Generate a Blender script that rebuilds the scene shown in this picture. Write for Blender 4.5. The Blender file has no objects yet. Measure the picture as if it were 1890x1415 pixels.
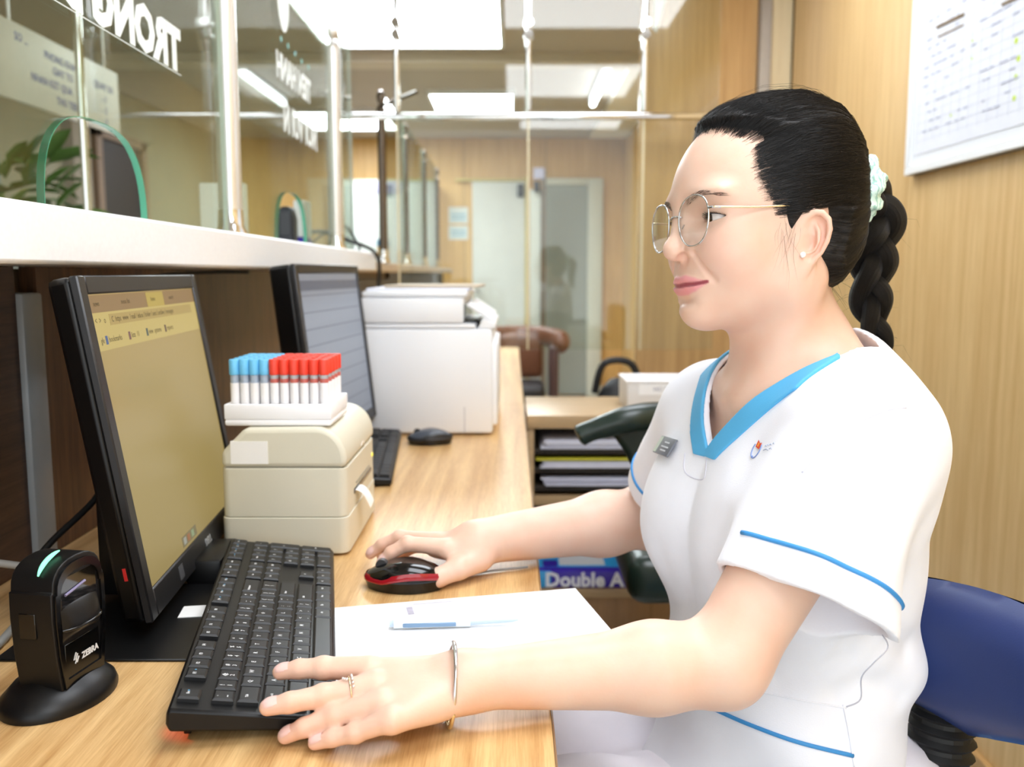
import bpy, bmesh, math, random
import numpy as np
from mathutils import Vector, Matrix, Euler

# ------------------------------------------------------------------ camera, world, light
SC = bpy.context.scene
COL = SC.collection
CAMZ = 1.10                                   # lens height above the floor
PITCH = math.radians(7.0)
FPX = 1650.0                                  # focal length in pixels of the 1890 px frame
cam_data = bpy.data.cameras.new('camera'); cam = bpy.data.objects.new('camera', cam_data); COL.objects.link(cam)
cam.location = (0, 0, CAMZ); cam.rotation_euler = (math.pi/2 - PITCH, 0, 0)
cam_data.sensor_width = 36.0; cam_data.lens = 36.0*FPX/1890.0
cam_data.clip_start = 0.05; cam_data.clip_end = 60
cam_data.dof.use_dof = True; cam_data.dof.focus_distance = 0.75; cam_data.dof.aperture_fstop = 6.0
SC.camera = cam
SC.view_settings.view_transform = 'Standard'; SC.view_settings.look = 'None'
SC.view_settings.gamma = 1.0; SC.view_settings.use_curve_mapping = False
SC.view_settings.exposure = 0.58
world = bpy.data.worlds.new('world'); SC.world = world; world.use_nodes = True
WB = world.node_tree.nodes['Background']
WB.inputs[0].default_value = (0.90, 0.96, 1.0, 1); WB.inputs[1].default_value = 1.5
LAMP = 6.5                                    # strength of the ceiling light panels
try:
    SC.cycles.max_bounces = 10; SC.cycles.transparent_max_bounces = 16
    SC.cycles.caustics_reflective = False; SC.cycles.caustics_refractive = False
    SC.cycles.sample_clamp_indirect = 6.0
except Exception: pass

cp, sp = math.cos(PITCH), math.sin(PITCH)
def P(px, py, Y):
    """point of the room seen at pixel (px, py) at distance Y along the aisle"""
    u = (px - 945.0)/FPX; v = (py - 707.5)/FPX
    t = Y/(cp - v*sp)
    return Vector((u*t, Y, CAMZ - (sp + v*cp)*t))
def PZ(px, py, z):
    """same, at height z"""
    u = (px - 945.0)/FPX; v = (py - 707.5)/FPX
    t = (CAMZ - z)/(sp + v*cp)
    return Vector((u*t, (cp - v*sp)*t, z))

# ------------------------------------------------------------------ helpers
def hexc(h, a=1.0):
    h = h.lstrip('#'); c = [int(h[i:i+2], 16)/255 for i in (0, 2, 4)]
    return tuple((x/12.92 if x <= 0.04045 else ((x+0.055)/1.055)**2.4) for x in c) + (a,)
MATS = {}
def mat(name, color, rough=0.5, metal=0.0, noise=0.0, nscale=40.0, bump=0.0, bscale=200.0, spec=0.5, coat=0.0, sheen=0.0, emit=None, estr=0.0, sss=0.0, trans=0.0, alpha=1.0):
    if name in MATS: return MATS[name]
    m = bpy.data.materials.new(name); m.use_nodes = True; MATS[name] = m
    nt = m.node_tree; b = nt.nodes['Principled BSDF']
    c = hexc(color) if isinstance(color, str) else tuple(color)+((1,) if len(color) == 3 else ())
    b.inputs['Base Color'].default_value = c; b.inputs['Roughness'].default_value = rough
    b.inputs['Metallic'].default_value = metal; b.inputs['Specular IOR Level'].default_value = spec
    b.inputs['Coat Weight'].default_value = coat; b.inputs['Sheen Weight'].default_value = sheen
    b.inputs['Transmission Weight'].default_value = trans; b.inputs['Alpha'].default_value = alpha
    if sss: b.inputs['Subsurface Weight'].default_value = sss; b.inputs['Subsurface Radius'].default_value = (0.012, 0.005, 0.003); b.inputs['Subsurface Scale'].default_value = 1.0
    if emit is not None:
        b.inputs['Emission Color'].default_value = hexc(emit) if isinstance(emit, str) else tuple(emit)+(1,)
        b.inputs['Emission Strength'].default_value = estr
    tc = None
    if noise > 0 or bump > 0: tc = nt.nodes.new('ShaderNodeTexCoord')
    if noise > 0:
        n = nt.nodes.new('ShaderNodeTexNoise'); n.inputs['Scale'].default_value = nscale; n.inputs['Detail'].default_value = 4
        nt.links.new(tc.outputs['Object'], n.inputs['Vector'])
        r = nt.nodes.new('ShaderNodeValToRGB'); r.color_ramp.elements[0].position = 0.3; r.color_ramp.elements[1].position = 0.7
        r.color_ramp.elements[0].color = tuple(x*(1-noise) for x in c[:3])+(1,); r.color_ramp.elements[1].color = tuple(min(1, x*(1+noise*0.6)) for x in c[:3])+(1,)
        nt.links.new(n.outputs['Fac'], r.inputs['Fac']); nt.links.new(r.outputs['Color'], b.inputs['Base Color'])
    if bump > 0:
        n2 = nt.nodes.new('ShaderNodeTexNoise'); n2.inputs['Scale'].default_value = bscale; n2.inputs['Detail'].default_value = 3
        nt.links.new(tc.outputs['Object'], n2.inputs['Vector'])
        bp = nt.nodes.new('ShaderNodeBump'); bp.inputs['Strength'].default_value = bump; bp.inputs['Distance'].default_value = 0.002
        nt.links.new(n2.outputs['Fac'], bp.inputs['Height']); nt.links.new(bp.outputs['Normal'], b.inputs['Normal'])
    return m
def wood(name, dark, light, scale=(1, 1, 1), rough=0.4, rings=18.0, fine=90.0, contrast=1.0, rot=(0, 0, 0), spec=0.4):
    """wood laminate: the grain runs along the axis whose scale is small"""
    if name in MATS: return MATS[name]
    m = bpy.data.materials.new(name); m.use_nodes = True; MATS[name] = m
    nt = m.node_tree; b = nt.nodes['Principled BSDF']; b.inputs['Roughness'].default_value = rough; b.inputs['Specular IOR Level'].default_value = spec
    tc = nt.nodes.new('ShaderNodeTexCoord'); mp = nt.nodes.new('ShaderNodeMapping')
    mp.inputs['Scale'].default_value = scale; mp.inputs['Rotation'].default_value = rot
    nt.links.new(tc.outputs['Object'], mp.inputs['Vector'])
    n1 = nt.nodes.new('ShaderNodeTexNoise'); n1.inputs['Scale'].default_value = rings; n1.inputs['Detail'].default_value = 3; n1.inputs['Distortion'].default_value = 0.6
    n2 = nt.nodes.new('ShaderNodeTexNoise'); n2.inputs['Scale'].default_value = fine; n2.inputs['Detail'].default_value = 5; n2.inputs['Roughness'].default_value = 0.7
    nt.links.new(mp.outputs['Vector'], n1.inputs['Vector']); nt.links.new(mp.outputs['Vector'], n2.inputs['Vector'])
    mx = nt.nodes.new('ShaderNodeMath'); mx.operation = 'MULTIPLY_ADD'; mx.inputs[1].default_value = 0.45
    nt.links.new(n2.outputs['Fac'], mx.inputs[0])
    m2 = nt.nodes.new('ShaderNodeMath'); m2.operation = 'MULTIPLY'; m2.inputs[1].default_value = 0.55
    nt.links.new(n1.outputs['Fac'], m2.inputs[0]); nt.links.new(m2.outputs[0], mx.inputs[2])
    r = nt.nodes.new('ShaderNodeValToRGB'); w = 0.16/contrast
    r.color_ramp.elements[0].position = 0.5-w; r.color_ramp.elements[1].position = 0.5+w
    r.color_ramp.elements[0].color = hexc(dark); r.color_ramp.elements[1].color = hexc(light)
    nt.links.new(mx.outputs[0], r.inputs['Fac']); nt.links.new(r.outputs['Color'], b.inputs['Base Color'])
    bp = nt.nodes.new('ShaderNodeBump'); bp.inputs['Strength'].default_value = 0.06; bp.inputs['Distance'].default_value = 0.001
    nt.links.new(n2.outputs['Fac'], bp.inputs['Height']); nt.links.new(bp.outputs['Normal'], b.inputs['Normal'])
    return m
def glass_mat(name, tint, ior=1.5, rough=0.0):
    """thin clear sheet: transparent body tinted like the glass, mirror reflection by Fresnel"""
    if name in MATS: return MATS[name]
    m = bpy.data.materials.new(name); m.use_nodes = True; MATS[name] = m
    nt = m.node_tree; nt.nodes.clear()
    o = nt.nodes.new('ShaderNodeOutputMaterial'); t = nt.nodes.new('ShaderNodeBsdfTransparent'); g = nt.nodes.new('ShaderNodeBsdfGlossy')
    t.inputs[0].default_value = hexc(tint); g.inputs['Roughness'].default_value = rough
    lw = nt.nodes.new('ShaderNodeLayerWeight'); lw.inputs[0].default_value = 0.5
    pw = nt.nodes.new('ShaderNodeMath'); pw.operation = 'POWER'; pw.inputs[1].default_value = 5.0
    ma = nt.nodes.new('ShaderNodeMath'); ma.operation = 'MULTIPLY_ADD'; f0 = ((ior-1)/(ior+1))**2
    ma.inputs[1].default_value = 1-f0; ma.inputs[2].default_value = f0
    nt.links.new(lw.outputs['Facing'], pw.inputs[0]); nt.links.new(pw.outputs[0], ma.inputs[0])
    mx = nt.nodes.new('ShaderNodeMixShader')
    nt.links.new(ma.outputs[0], mx.inputs[0]); nt.links.new(t.outputs[0], mx.inputs[1]); nt.links.new(g.outputs[0], mx.inputs[2])
    nt.links.new(mx.outputs[0], o.inputs[0])
    return m

XF = {}
def tag(o, label=None, cat=None, group=None, kind=None):
    if label: o['label'] = label
    if cat: o['category'] = cat
    if group: o['group'] = group
    if kind: o['kind'] = kind
    return o
def xf(o): return XF.get(o.name, Matrix.Identity(4))
def empty(name, loc=(0, 0, 0), rz=0.0, label=None, cat=None, group=None, kind=None, rot=None):
    o = bpy.data.objects.new(name, None); COL.objects.link(o); o.empty_display_size = 0.05
    o.location = loc; o.rotation_euler = rot if rot is not None else (0, 0, rz)
    XF[o.name] = Matrix.Translation(Vector(loc)) @ Euler(o.rotation_euler).to_matrix().to_4x4()
    return tag(o, label, cat, group, kind)
def dup(o, parent=None):
    c = o.copy(); COL.objects.link(c)
    if parent: c.parent = parent
    for ch in list(o.children): dup(ch, c)
    return c

class MB:
    def __init__(s): s.v = []; s.f = []; s.M = None
    def add(s, vs, fs):
        n = len(s.v)
        for p in vs:
            p = Vector(p)
            s.v.append(tuple(s.M @ p) if s.M is not None else tuple(p))
        s.f += [tuple(i+n for i in f) for f in fs]
        return s
    def box(s, c, d, r=0.0, seg=2, rot=None):
        c = Vector(c); R = rot if rot is not None else None
        if r <= 0:
            x, y, z = d[0]/2, d[1]/2, d[2]/2
            vs = [(-x,-y,-z),(x,-y,-z),(x,y,-z),(-x,y,-z),(-x,-y,z),(x,-y,z),(x,y,z),(-x,y,z)]
            fs = [(0,3,2,1),(4,5,6,7),(0,1,5,4),(1,2,6,5),(2,3,7,6),(3,0,4,7)]
        else:
            bm = bmesh.new(); bmesh.ops.create_cube(bm, size=1.0)
            for q in bm.verts: q.co = Vector((q.co.x*d[0], q.co.y*d[1], q.co.z*d[2]))
            bmesh.ops.bevel(bm, geom=list(bm.edges), offset=min(r, min(d)*0.49), segments=seg, profile=0.5, affect='EDGES')
            bm.verts.index_update(); vs = [q.co.copy() for q in bm.verts]; fs = [tuple(q.index for q in f.verts) for f in bm.faces]; bm.free()
        vs = [((R @ Vector(q)) if R is not None else Vector(q)) + c for q in vs]
        return s.add(vs, fs)
    def bx(s, a, b, r=0.0, seg=2):
        """box between two corners"""
        return s.box([(a[i]+b[i])/2 for i in range(3)], [abs(b[i]-a[i]) for i in range(3)], r, seg)
    def tube(s, pts, r, n=10, closed=False, caps=True, flat=1.0, up=None):
        pts = [Vector(p) for p in pts]; N = len(pts)
        rs = r if isinstance(r, (list, tuple, np.ndarray)) else [r]*N
        T = []
        for i in range(N):
            if closed: t = pts[(i+1) % N]-pts[i-1]
            else: t = pts[min(i+1, N-1)]-pts[max(i-1, 0)]
            T.append(t.normalized() if t.length > 1e-9 else Vector((0, 0, 1)))
        u = Vector(up) if up is not None else (Vector((0, 0, 1)) if abs(T[0].z) < 0.9 else Vector((1, 0, 0)))
        u = (u-T[0]*u.dot(T[0])).normalized(); vs = []; fs = []
        for i in range(N):
            u = (u-T[i]*u.dot(T[i]))
            u = u.normalized() if u.length > 1e-6 else T[i].orthogonal().normalized()
            w = T[i].cross(u)
            for k in range(n):
                a = 2*math.pi*k/n
                vs.append(pts[i]+(u*math.cos(a)*flat+w*math.sin(a))*rs[i])
        M_ = N if closed else N-1
        for i in range(M_):
            j = (i+1) % N
            for k in range(n):
                l = (k+1) % n
                fs.append((i*n+k, i*n+l, j*n+l, j*n+k))
        if caps and not closed:
            fs.append(tuple(range(n-1, -1, -1))); fs.append(tuple((N-1)*n+k for k in range(n)))
        return s.add(vs, fs)
    def cyl(s, a, b, r, r2=None, n=20):
        return s.tube([a, b], [r, r if r2 is None else r2], n=n)
    def lathe(s, prof, c=(0, 0, 0), n=28, sx=1.0, sy=1.0, axis=None):
        """profile of (radius, height) turned about z"""
        c = Vector(c); vs = []; fs = []; N = len(prof)
        for (r, z) in prof:
            for k in range(n):
                a = 2*math.pi*k/n; q = Vector((r*math.cos(a)*sx, r*math.sin(a)*sy, z))
                if axis is not None: q = axis @ q
                vs.append(c+q)
        for i in range(N-1):
            for k in range(n):
                l = (k+1) % n; fs.append((i*n+k, i*n+l, (i+1)*n+l, (i+1)*n+k))
        fs.append(tuple(range(n-1, -1, -1))); fs.append(tuple((N-1)*n+k for k in range(n)))
        return s.add(vs, fs)
    def ball(s, c, r, n=14, m=10, R=None):
        c = Vector(c); r = r if isinstance(r, (tuple, list)) else (r, r, r); vs = []; fs = []
        vs.append((0, 0, -1))
        for i in range(1, m):
            ph = -math.pi/2+math.pi*i/m
            for k in range(n):
                a = 2*math.pi*k/n; vs.append((math.cos(ph)*math.cos(a), math.cos(ph)*math.sin(a), math.sin(ph)))
        vs.append((0, 0, 1)); top = len(vs)-1
        for k in range(n): fs.append((0, 1+(k+1) % n, 1+k))
        for i in range(m-2):
            for k in range(n):
                l = (k+1) % n; fs.append((1+i*n+k, 1+i*n+l, 1+(i+1)*n+l, 1+(i+1)*n+k))
        for k in range(n): fs.append((top, 1+(m-2)*n+k, 1+(m-2)*n+(k+1) % n))
        out = []
        for q in vs:
            q = Vector((q[0]*r[0], q[1]*r[1], q[2]*r[2]))
            if R is not None: q = R @ q
            out.append(c+q)
        return s.add(out, fs)
    def prism(s, poly, o, ax, ay, h):
        """polygon (in the plane o + x*ax + y*ay) extruded by the vector h"""
        o, ax, ay, h = Vector(o), Vector(ax), Vector(ay), Vector(h); n = len(poly)
        b = [o+ax*p[0]+ay*p[1] for p in poly]; t = [q+h for q in b]
        fs = [(i, (i+1) % n, n+(i+1) % n, n+i) for i in range(n)]
        if ax.cross(ay).dot(h) > 0: fs += [tuple(range(n-1, -1, -1)), tuple(range(n, 2*n))]
        else:
            fs = [tuple(reversed(f)) for f in fs] + [tuple(range(n)), tuple(range(2*n-1, n-1, -1))]
        area = sum(poly[i][0]*poly[(i+1) % n][1]-poly[(i+1) % n][0]*poly[i][1] for i in range(n))
        if area < 0: fs = [tuple(reversed(f)) for f in fs]
        return s.add(b+t, fs)
    def build(s, name, material, parent=None, world=True, smooth=40, bevel=0.0, bseg=2):
        me = bpy.data.meshes.new(name)
        vs = s.v
        if parent is not None and world:
            I = xf(parent).inverted(); vs = [tuple(I @ Vector(q)) for q in vs]
        me.from_pydata(vs, [], s.f); me.update()
        return link(name, me, material, parent, smooth, bevel, bseg)
def link(name, me, material, parent=None, smooth=40, bevel=0.0, bseg=2):
    o = bpy.data.objects.new(name, me); COL.objects.link(o)
    if material is not None: me.materials.append(material)
    if parent is not None: o.parent = parent; XF[o.name] = xf(parent).copy()
    else: XF[o.name] = Matrix.Identity(4)
    if bevel > 0:
        md = o.modifiers.new('bevel', 'BEVEL'); md.width = bevel; md.segments = bseg; md.limit_method = 'ANGLE'; md.angle_limit = math.radians(40)
    if smooth:
        me.polygons.foreach_set('use_smooth', np.ones(len(me.polygons), dtype=bool))
        if smooth < 180: me.set_sharp_from_angle(angle=math.radians(smooth))
    return o

FONT_CACHE = {}
def text_mesh(txt, size, depth=0.0002, offset=0.0, res=2, align='CENTER'):
    key = (txt, size, depth, offset, align)
    if key in FONT_CACHE: return FONT_CACHE[key]
    cu = bpy.data.curves.new('lettering', 'FONT'); cu.body = txt; cu.size = size; cu.extrude = depth; cu.offset = offset
    cu.align_x = align; cu.align_y = 'CENTER'; cu.resolution_u = res
    ob = bpy.data.objects.new('lettering', cu); COL.objects.link(ob)
    dg = bpy.context.evaluated_depsgraph_get(); dg.update()
    me = bpy.data.meshes.new_from_object(ob.evaluated_get(dg)); me.name = 'lettering'
    bpy.data.objects.remove(ob); bpy.data.curves.remove(cu)
    FONT_CACHE[key] = me
    return me
def lettering(name, txt, size, o, ax, ay, material, parent, depth=0.0002, offset=0.0, stretch=1.0, align='CENTER', share=False):
    """flat lettering at world point o, reading along ax with its top towards ay"""
    ax = Vector(ax).normalized(); ay = Vector(ay); ay = (ay-ax*ay.dot(ax)).normalized(); az = ax.cross(ay)
    me = text_mesh(txt, size, depth, offset, align=align)
    M = Matrix(((ax.x*stretch, ay.x, az.x, o[0]), (ax.y*stretch, ay.y, az.y, o[1]), (ax.z*stretch, ay.z, az.z, o[2]), (0, 0, 0, 1)))
    ob = bpy.data.objects.new(name, me if share else me.copy()); COL.objects.link(ob)
    if not ob.data.materials: ob.data.materials.append(material)
    if parent is not None:
        ob.parent = parent; ob.matrix_local = xf(parent).inverted() @ M
    else: ob.matrix_local = M
    return ob
def smooth_path(pts, n=8):
    pts = [Vector(p) for p in pts]; out = []
    for i in range(len(pts)-1):
        p0, p1, p2, p3 = pts[max(i-1, 0)], pts[i], pts[i+1], pts[min(i+2, len(pts)-1)]
        for k in range(n):
            t = k/n
            out.append(0.5*((2*p1)+(p2-p0)*t+(2*p0-5*p1+4*p2-p3)*t*t+(3*p1-p0-3*p2+p3)*t**3))
    out.append(pts[-1]); return out
# ================================================================== the room
WOOD_W = wood('wall_wood', '#cba56c', '#e4c38c', scale=(9, 9, 0.35), rough=0.38, rings=5, fine=26, contrast=1.1)
WOOD_P = wood('panel_wood', '#b38a58', '#d0a772', scale=(9, 9, 0.3), rough=0.22, rings=5, fine=26, contrast=1.1)
WOOD_F = wood('far_wood', '#cfa35f', '#e4be7c', scale=(5, 5, 0.3), rough=0.4, rings=5, fine=18, contrast=1.0)
DESK = wood('desk_wood', '#b5864f', '#e6c188', scale=(13, 0.40, 1), rough=0.30, rings=4, fine=55, contrast=1.15, spec=0.5)
BROWN_H = wood('brown_wood_flat', '#38251a', '#573b29', scale=(6, 0.5, 9), rough=0.4, rings=10, fine=40, contrast=1.3)
BROWN_V = wood('brown_wood_upright', '#4a3120', '#6e4b31', scale=(9, 9, 0.5), rough=0.4, rings=10, fine=40, contrast=1.3)
CAB = wood('cabinet_wood', '#a98d68', '#c2a57d', scale=(0.8, 8, 8), rough=0.35, rings=6, fine=30)
mat('ceiling_paint', '#bfb5a8', 0.8, noise=0.03, nscale=3); mat('beam_paint', '#d9d0c0', 0.8, noise=0.02, nscale=3)
mat('tile', '#dfe3de', 0.25, noise=0.04, nscale=4); mat('grout', '#a9aca8', 0.8, noise=0.05)
mat('customer_wall', '#a3a088', 0.75, noise=0.05, nscale=3); mat('customer_wood', '#7d6a50', 0.5, noise=0.10, nscale=6)
mat('brushed', '#b9b6b2', 0.35, metal=0.9, noise=0.04, nscale=60); mat('chrome', '#e4e4e2', 0.08, metal=1.0, noise=0.02, nscale=20); mat('satin_steel', '#f0f0ee', 0.32, metal=0.85, noise=0.02, nscale=20)
mat('darkened_chrome', '#6e6256', 0.22, metal=0.9, noise=0.06, nscale=20)  # far posts' chrome, with dark reflections put into the base colour
mat('white_plastic', '#eceeee', 0.4, noise=0.01, nscale=10); mat('black_plastic', '#0c0c0d', 0.38, spec=0.35, noise=0.05, nscale=60, bump=0.05, bscale=1500)
mat('black_gloss', '#0a0a0b', 0.12, noise=0.02); mat('paper', '#f3f4f6', 0.8, noise=0.01, nscale=20)
mat('lamp_white', '#ffffff', 0.5, emit='#f0f6ff', estr=LAMP)
def S(name, mb, m, kind='structure', smooth=40, label=None):
    o = mb.build(name, m, None, smooth=smooth); o['kind'] = kind
    if label: o['label'] = label
    return o
def sempty(name, loc=(0, 0, 0)): return empty(name, loc, 0, kind='structure')
CEIL = 2.28
# floor: a slab under separate tiles
fl = S('floor', MB().bx((-3.4, -1.2, -0.06), (1.3, 8.3, -0.008)), MATS['grout'])
tmesh = None
for i in range(-2, 3):
    for j in range(-1, 14):
        x, y = 0.36+i*0.6, 0.30+j*0.6
        if x+0.3 > 1.05: continue
        if tmesh is None: t_ = MB().box((0, 0, -0.004), (0.594, 0.594, 0.008), 0.0015, 1).build('tile', MATS['tile'], fl); tmesh = t_
        else: t_ = tmesh.copy(); COL.objects.link(t_); t_.parent = fl
        t_.location = (x, y, 0)
S('ceiling', MB().bx((-3.4, -1.2, CEIL), (1.3, 8.3, CEIL+0.06)), MATS['ceiling_paint'])
S('trim_1', MB().bx((-3.2, 4.98, CEIL-0.05), (0.98, 5.16, CEIL-0.001)), MATS['beam_paint'], label='pale beam across the ceiling')
S('trim_2', MB().bx((0.665, 5.17, CEIL-0.03), (0.98, 7.85, CEIL-0.001)), mat('soffit_white', '#efe9dd', 0.7, noise=0.01), label='white strip along the ceiling edge')
# right wall of upright wood panels with recessed joints
wr = S('wall_right', MB().bx((1.012, -1.2, 0), (1.06, 8.2, CEIL)), mat('joint_dark', '#7c5d38', 0.7, noise=0.05))
for (y0, y1) in ((-1.15, 0.02), (0.025, 1.165), (1.17, 2.305), (2.31, 3.298)):
    MB().bx((1.0, y0, 0.0), (1.0125, y1, CEIL-0.002), 0.0012, 1).build('panel', WOOD_W, wr)
S('baseboard_right', MB().bx((0.985, -1.15, 0), (0.9995, 3.25, 0.085), 0.002, 1), wood('baseboard_wood', '#a8824f', '#c49a62', scale=(9, 0.4, 9), rings=5, fine=26))
# return wall beside the glass partition
wp = sempty('wall_return', (0.5, 3.32, 0))
MB().bx((0.462, 3.32, 0), (0.878, 3.36, CEIL-0.002), 0.001, 1).build('panel', WOOD_P, wp)
MB().bx((0.880, 3.300, 0), (0.922, 3.36, CEIL-0.002), 0.002, 1).build('metal_strip', MATS['brushed'], wp)
MB().bx((0.924, 3.312, 0), (0.999, 3.36, CEIL-0.002), 0.002, 1).build('pale_strip', wood('pale_strip_wood', '#d8c49c', '#e6d5b0', scale=(9, 9, 0.4), rings=5, fine=20), wp)
# far wall
wb = S('wall_back', MB().bx((-3.4, 8.06, 0), (1.05, 8.12, CEIL)), mat('joint_dark2', '#8c6a3c', 0.7, noise=0.05))
for k in range(6): MB().bx((-3.3+0.72*k, 8.04, 0), (-3.3+0.72*k+0.714, 8.061, CEIL-0.002), 0.002, 1).build('panel', WOOD_F, wb)
S('wall_far_right', MB().bx((0.98, 3.37, 0), (1.0, 8.05, CEIL-0.002)), WOOD_F)
# customer side
S('wall_left', MB().bx((-2.62, -1.2, 0), (-2.56, 8.05, CEIL)), MATS['customer_wall'])
d1 = empty('door_1', (-2.56, 5.58, 0), 0, kind='structure')
MB().bx((-2.565, 5.62, 0.0), (-2.53, 6.22, 1.93), 0.004, 1).build('door_leaf', mat('dark_door', '#0e0d0d', 0.5, noise=0.05), d1)
for a_, b_ in (((-2.57, 5.54, 0), (-2.51, 5.62, 1.99)), ((-2.57, 6.22, 0), (-2.51, 6.30, 1.99)), ((-2.57, 5.54, 1.93), (-2.51, 6.30, 1.99))):
    MB().bx(a_, b_, 0.003, 1).build('door_frame', mat('door_frame_brown', '#8d7762', 0.5, noise=0.05), d1)
MB().cyl((-2.53, 5.70, 1.0), (-2.49, 5.70, 1.0), 0.012).build('door_handle', MATS['brushed'], d1)
S('trim_3', MB().bx((-2.56, 5.22, 0), (-2.50, 5.44, CEIL-0.002), 0.004, 1), mat('pilaster', '#9c9480', 0.6, noise=0.04), label='pale pilaster on the waiting side wall')
# far doors
d2 = sempty('door_2', (-0.12, 8.0, 0))
MB().bx((-0.35, 7.985, 0.0), (0.115, 8.035, 1.90), 0.004, 1).build('door_leaf', mat('door_white', '#d9dcd4', 0.5, noise=0.05, nscale=4), d2)
MB().bx((0.117, 7.975, 0.0), (0.137, 8.038, 1.95), 0.002, 1).build('yellow_edge', mat('yellow_edge', '#d9c878', 0.4, noise=0.03), d2)
MB().bx((-0.50, 7.97, 1.905), (0.137, 8.038, 1.925), 0.002, 1).build('door_head', MATS['yellow_edge'], d2)
MB().box((0.075, 7.965, 1.82), (0.055, 0.035, 0.11), 0.006).build('door_closer', MATS['black_plastic'], d2)
MB().cyl((-0.30, 7.98, 0.95), (-0.30, 7.93, 0.95), 0.014).build('door_handle', MATS['brushed'], d2)
d3 = sempty('door_3', (0.24, 7.3, 0))
MB().bx((0.145, 7.42, 0.0), (0.235, 7.46, 1.78), 0.003, 1).build('pale_leaf', mat('leaf_pale', '#c9ccc0', 0.5, noise=0.04), d3)
MB().bx((0.236, 7.38, 0.0), (0.275, 7.47, 1.93), 0.003, 1).build('dark_edge', mat('edge_brown', '#6a5d4c', 0.4, noise=0.05), d3)
MB().bx((0.175, 7.37, 1.86), (0.262, 7.40, 1.95), 0.003, 1).build('top_plate', mat('lavender', '#b4b3c9', 0.4, noise=0.02), d3)
MB().box((0.20, 7.365, 1.80), (0.05, 0.035, 0.085), 0.006).build('door_closer', MATS['black_plastic'], d3)
d4 = sempty('door_4', (0.55, 8.0, 0))
MB().bx((0.30, 7.99, 0.02), (0.665, 8.03, 1.87), 0.003, 1).build('door_leaf', mat('door_grey', '#9ba29a', 0.45, noise=0.05, nscale=4), d4)
for a_, b_ in (((0.667, 7.97, 0.0), (0.80, 8.036, 1.93)), ((0.30, 7.97, 1.872), (0.667, 8.036, 1.93))):
    MB().bx(a_, b_, 0.01, 2).build('door_frame', mat('frame_cream', '#d6d8c8', 0.5, noise=0.03), d4)
# glass partition across the aisle
GL = glass_mat('clear_glass', '#f8fbf8', 1.5); GLC = glass_mat('counter_glass', '#eff5ee', 1.5)
mat('glass_edge', '#e6f0ec', 0.15, noise=0.02, coat=0.5); mat('glass_edge_green', '#3f9a78', 0.12, noise=0.05, nscale=30, coat=0.6)
YP = 3.20; RZ = P(1000, 215, YP).z; jx = [-0.40, P(975, 215, YP).x, P(1188, 215, YP).x, 0.72]
gp = empty('glass_partition', (0.04, YP, 0.8), 0, 'tall clear glass partition with a polished horizontal rail across the aisle', 'glass partition')
for k in range(3):
    MB().bx((jx[k]+0.003, YP-0.005, RZ+0.012), (jx[k+1]-0.003, YP+0.005, CEIL-0.004)).build('pane', GL, gp)
    MB().bx((jx[k]+0.003, YP-0.005, 0.83), (jx[k+1]-0.003, YP+0.005, RZ-0.012)).build('pane', GL, gp)
MB().bx((-0.62, YP-0.016, RZ-0.010), (0.72, YP+0.016, RZ+0.010), 0.005, 2).build('rail', MATS['chrome'], gp)
for k in (0, 1, 2):
    MB().bx((jx[k]-0.010, YP-0.013, RZ+0.012), (jx[k]+0.010, YP+0.013, CEIL-0.004), 0.008, 2).build('joint_strip', MATS['chrome'], gp)
    MB().bx((jx[k]-0.0028, YP-0.006, 0.83), (jx[k]+0.0028, YP+0.006, RZ-0.012), 0.001, 1).build('joint_seal', mat('seal_cream', '#e6dcb8', 0.3, noise=0.02), gp)
    for zz in (RZ+0.27, RZ+0.31):
        b = MB(); b.cyl((jx[k], YP-0.024, zz), (jx[k], YP+0.024, zz), 0.016); b.build('clamp', MATS['chrome'], gp)
# ---- ceiling lamps
def lamp(x0, x1, y0, y1, label, strength=None):
    m = MATS['lamp_white'] if strength is None else mat('lamp_white_%d' % int(strength*10), '#ffffff', 0.5, emit='#f0f6ff', estr=strength)
    o = empty('ceiling_light', ((x0+x1)/2, (y0+y1)/2, CEIL-0.03), 0, label, 'ceiling light')
    fr = MB(); w = 0.018; z0, z1 = CEIL-0.035, CEIL-0.0005
    for a_, b_ in (((x0, y0), (x1, y0+w)), ((x0, y1-w), (x1, y1)), ((x0, y0+w), (x0+w, y1-w)), ((x1-w, y0+w), (x1, y1-w))): fr.bx((a_[0], a_[1], z0), (b_[0], b_[1], z1))
    fr.build('frame', MATS['white_plastic'], o)
    MB().bx((x0+w, y0+w, z0+0.006), (x1-w, y1-w, z1-0.004)).build('diffuser', m, o); return o
lamp(-0.86, -0.04, 3.75, 4.76, 'large square ceiling light panel glowing above the far counter', 16.0)
lamp(-0.55, 0.02, 5.95, 6.65, 'small ceiling light panel beyond the beam', 20.0)
lamp(-1.9, -1.3, 1.2, 2.4, 'ceiling light panel over the waiting area', 3.0)
lamp(-1.6, -0.9, 6.6, 7.4, 'added ceiling light panel near the far wood wall', 15.0)  # extra panel put in to brighten the far room
lamp(-0.05, 0.75, 0.35, 1.30, 'ceiling light panel above the desk and the woman')
lamp(-0.05, 0.75, 2.00, 2.80, 'ceiling light panel above the pigeonhole cabinet')
lamp(0.05, 0.85, -0.95, -0.15, 'ceiling light panel behind the photographer')
tl = empty('tube_light', (0.545, 5.7, CEIL), 0, 'single fluorescent tube light along the far ceiling', 'ceiling light')
MB().bx((0.515, 5.25, CEIL-0.025), (0.575, 6.25, CEIL-0.0005), 0.004, 1).build('batten', MATS['white_plastic'], tl)
MB().cyl((0.545, 5.28, CEIL-0.045), (0.545, 6.22, CEIL-0.045), 0.019).build('tube', MATS['lamp_white'], tl)
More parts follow.
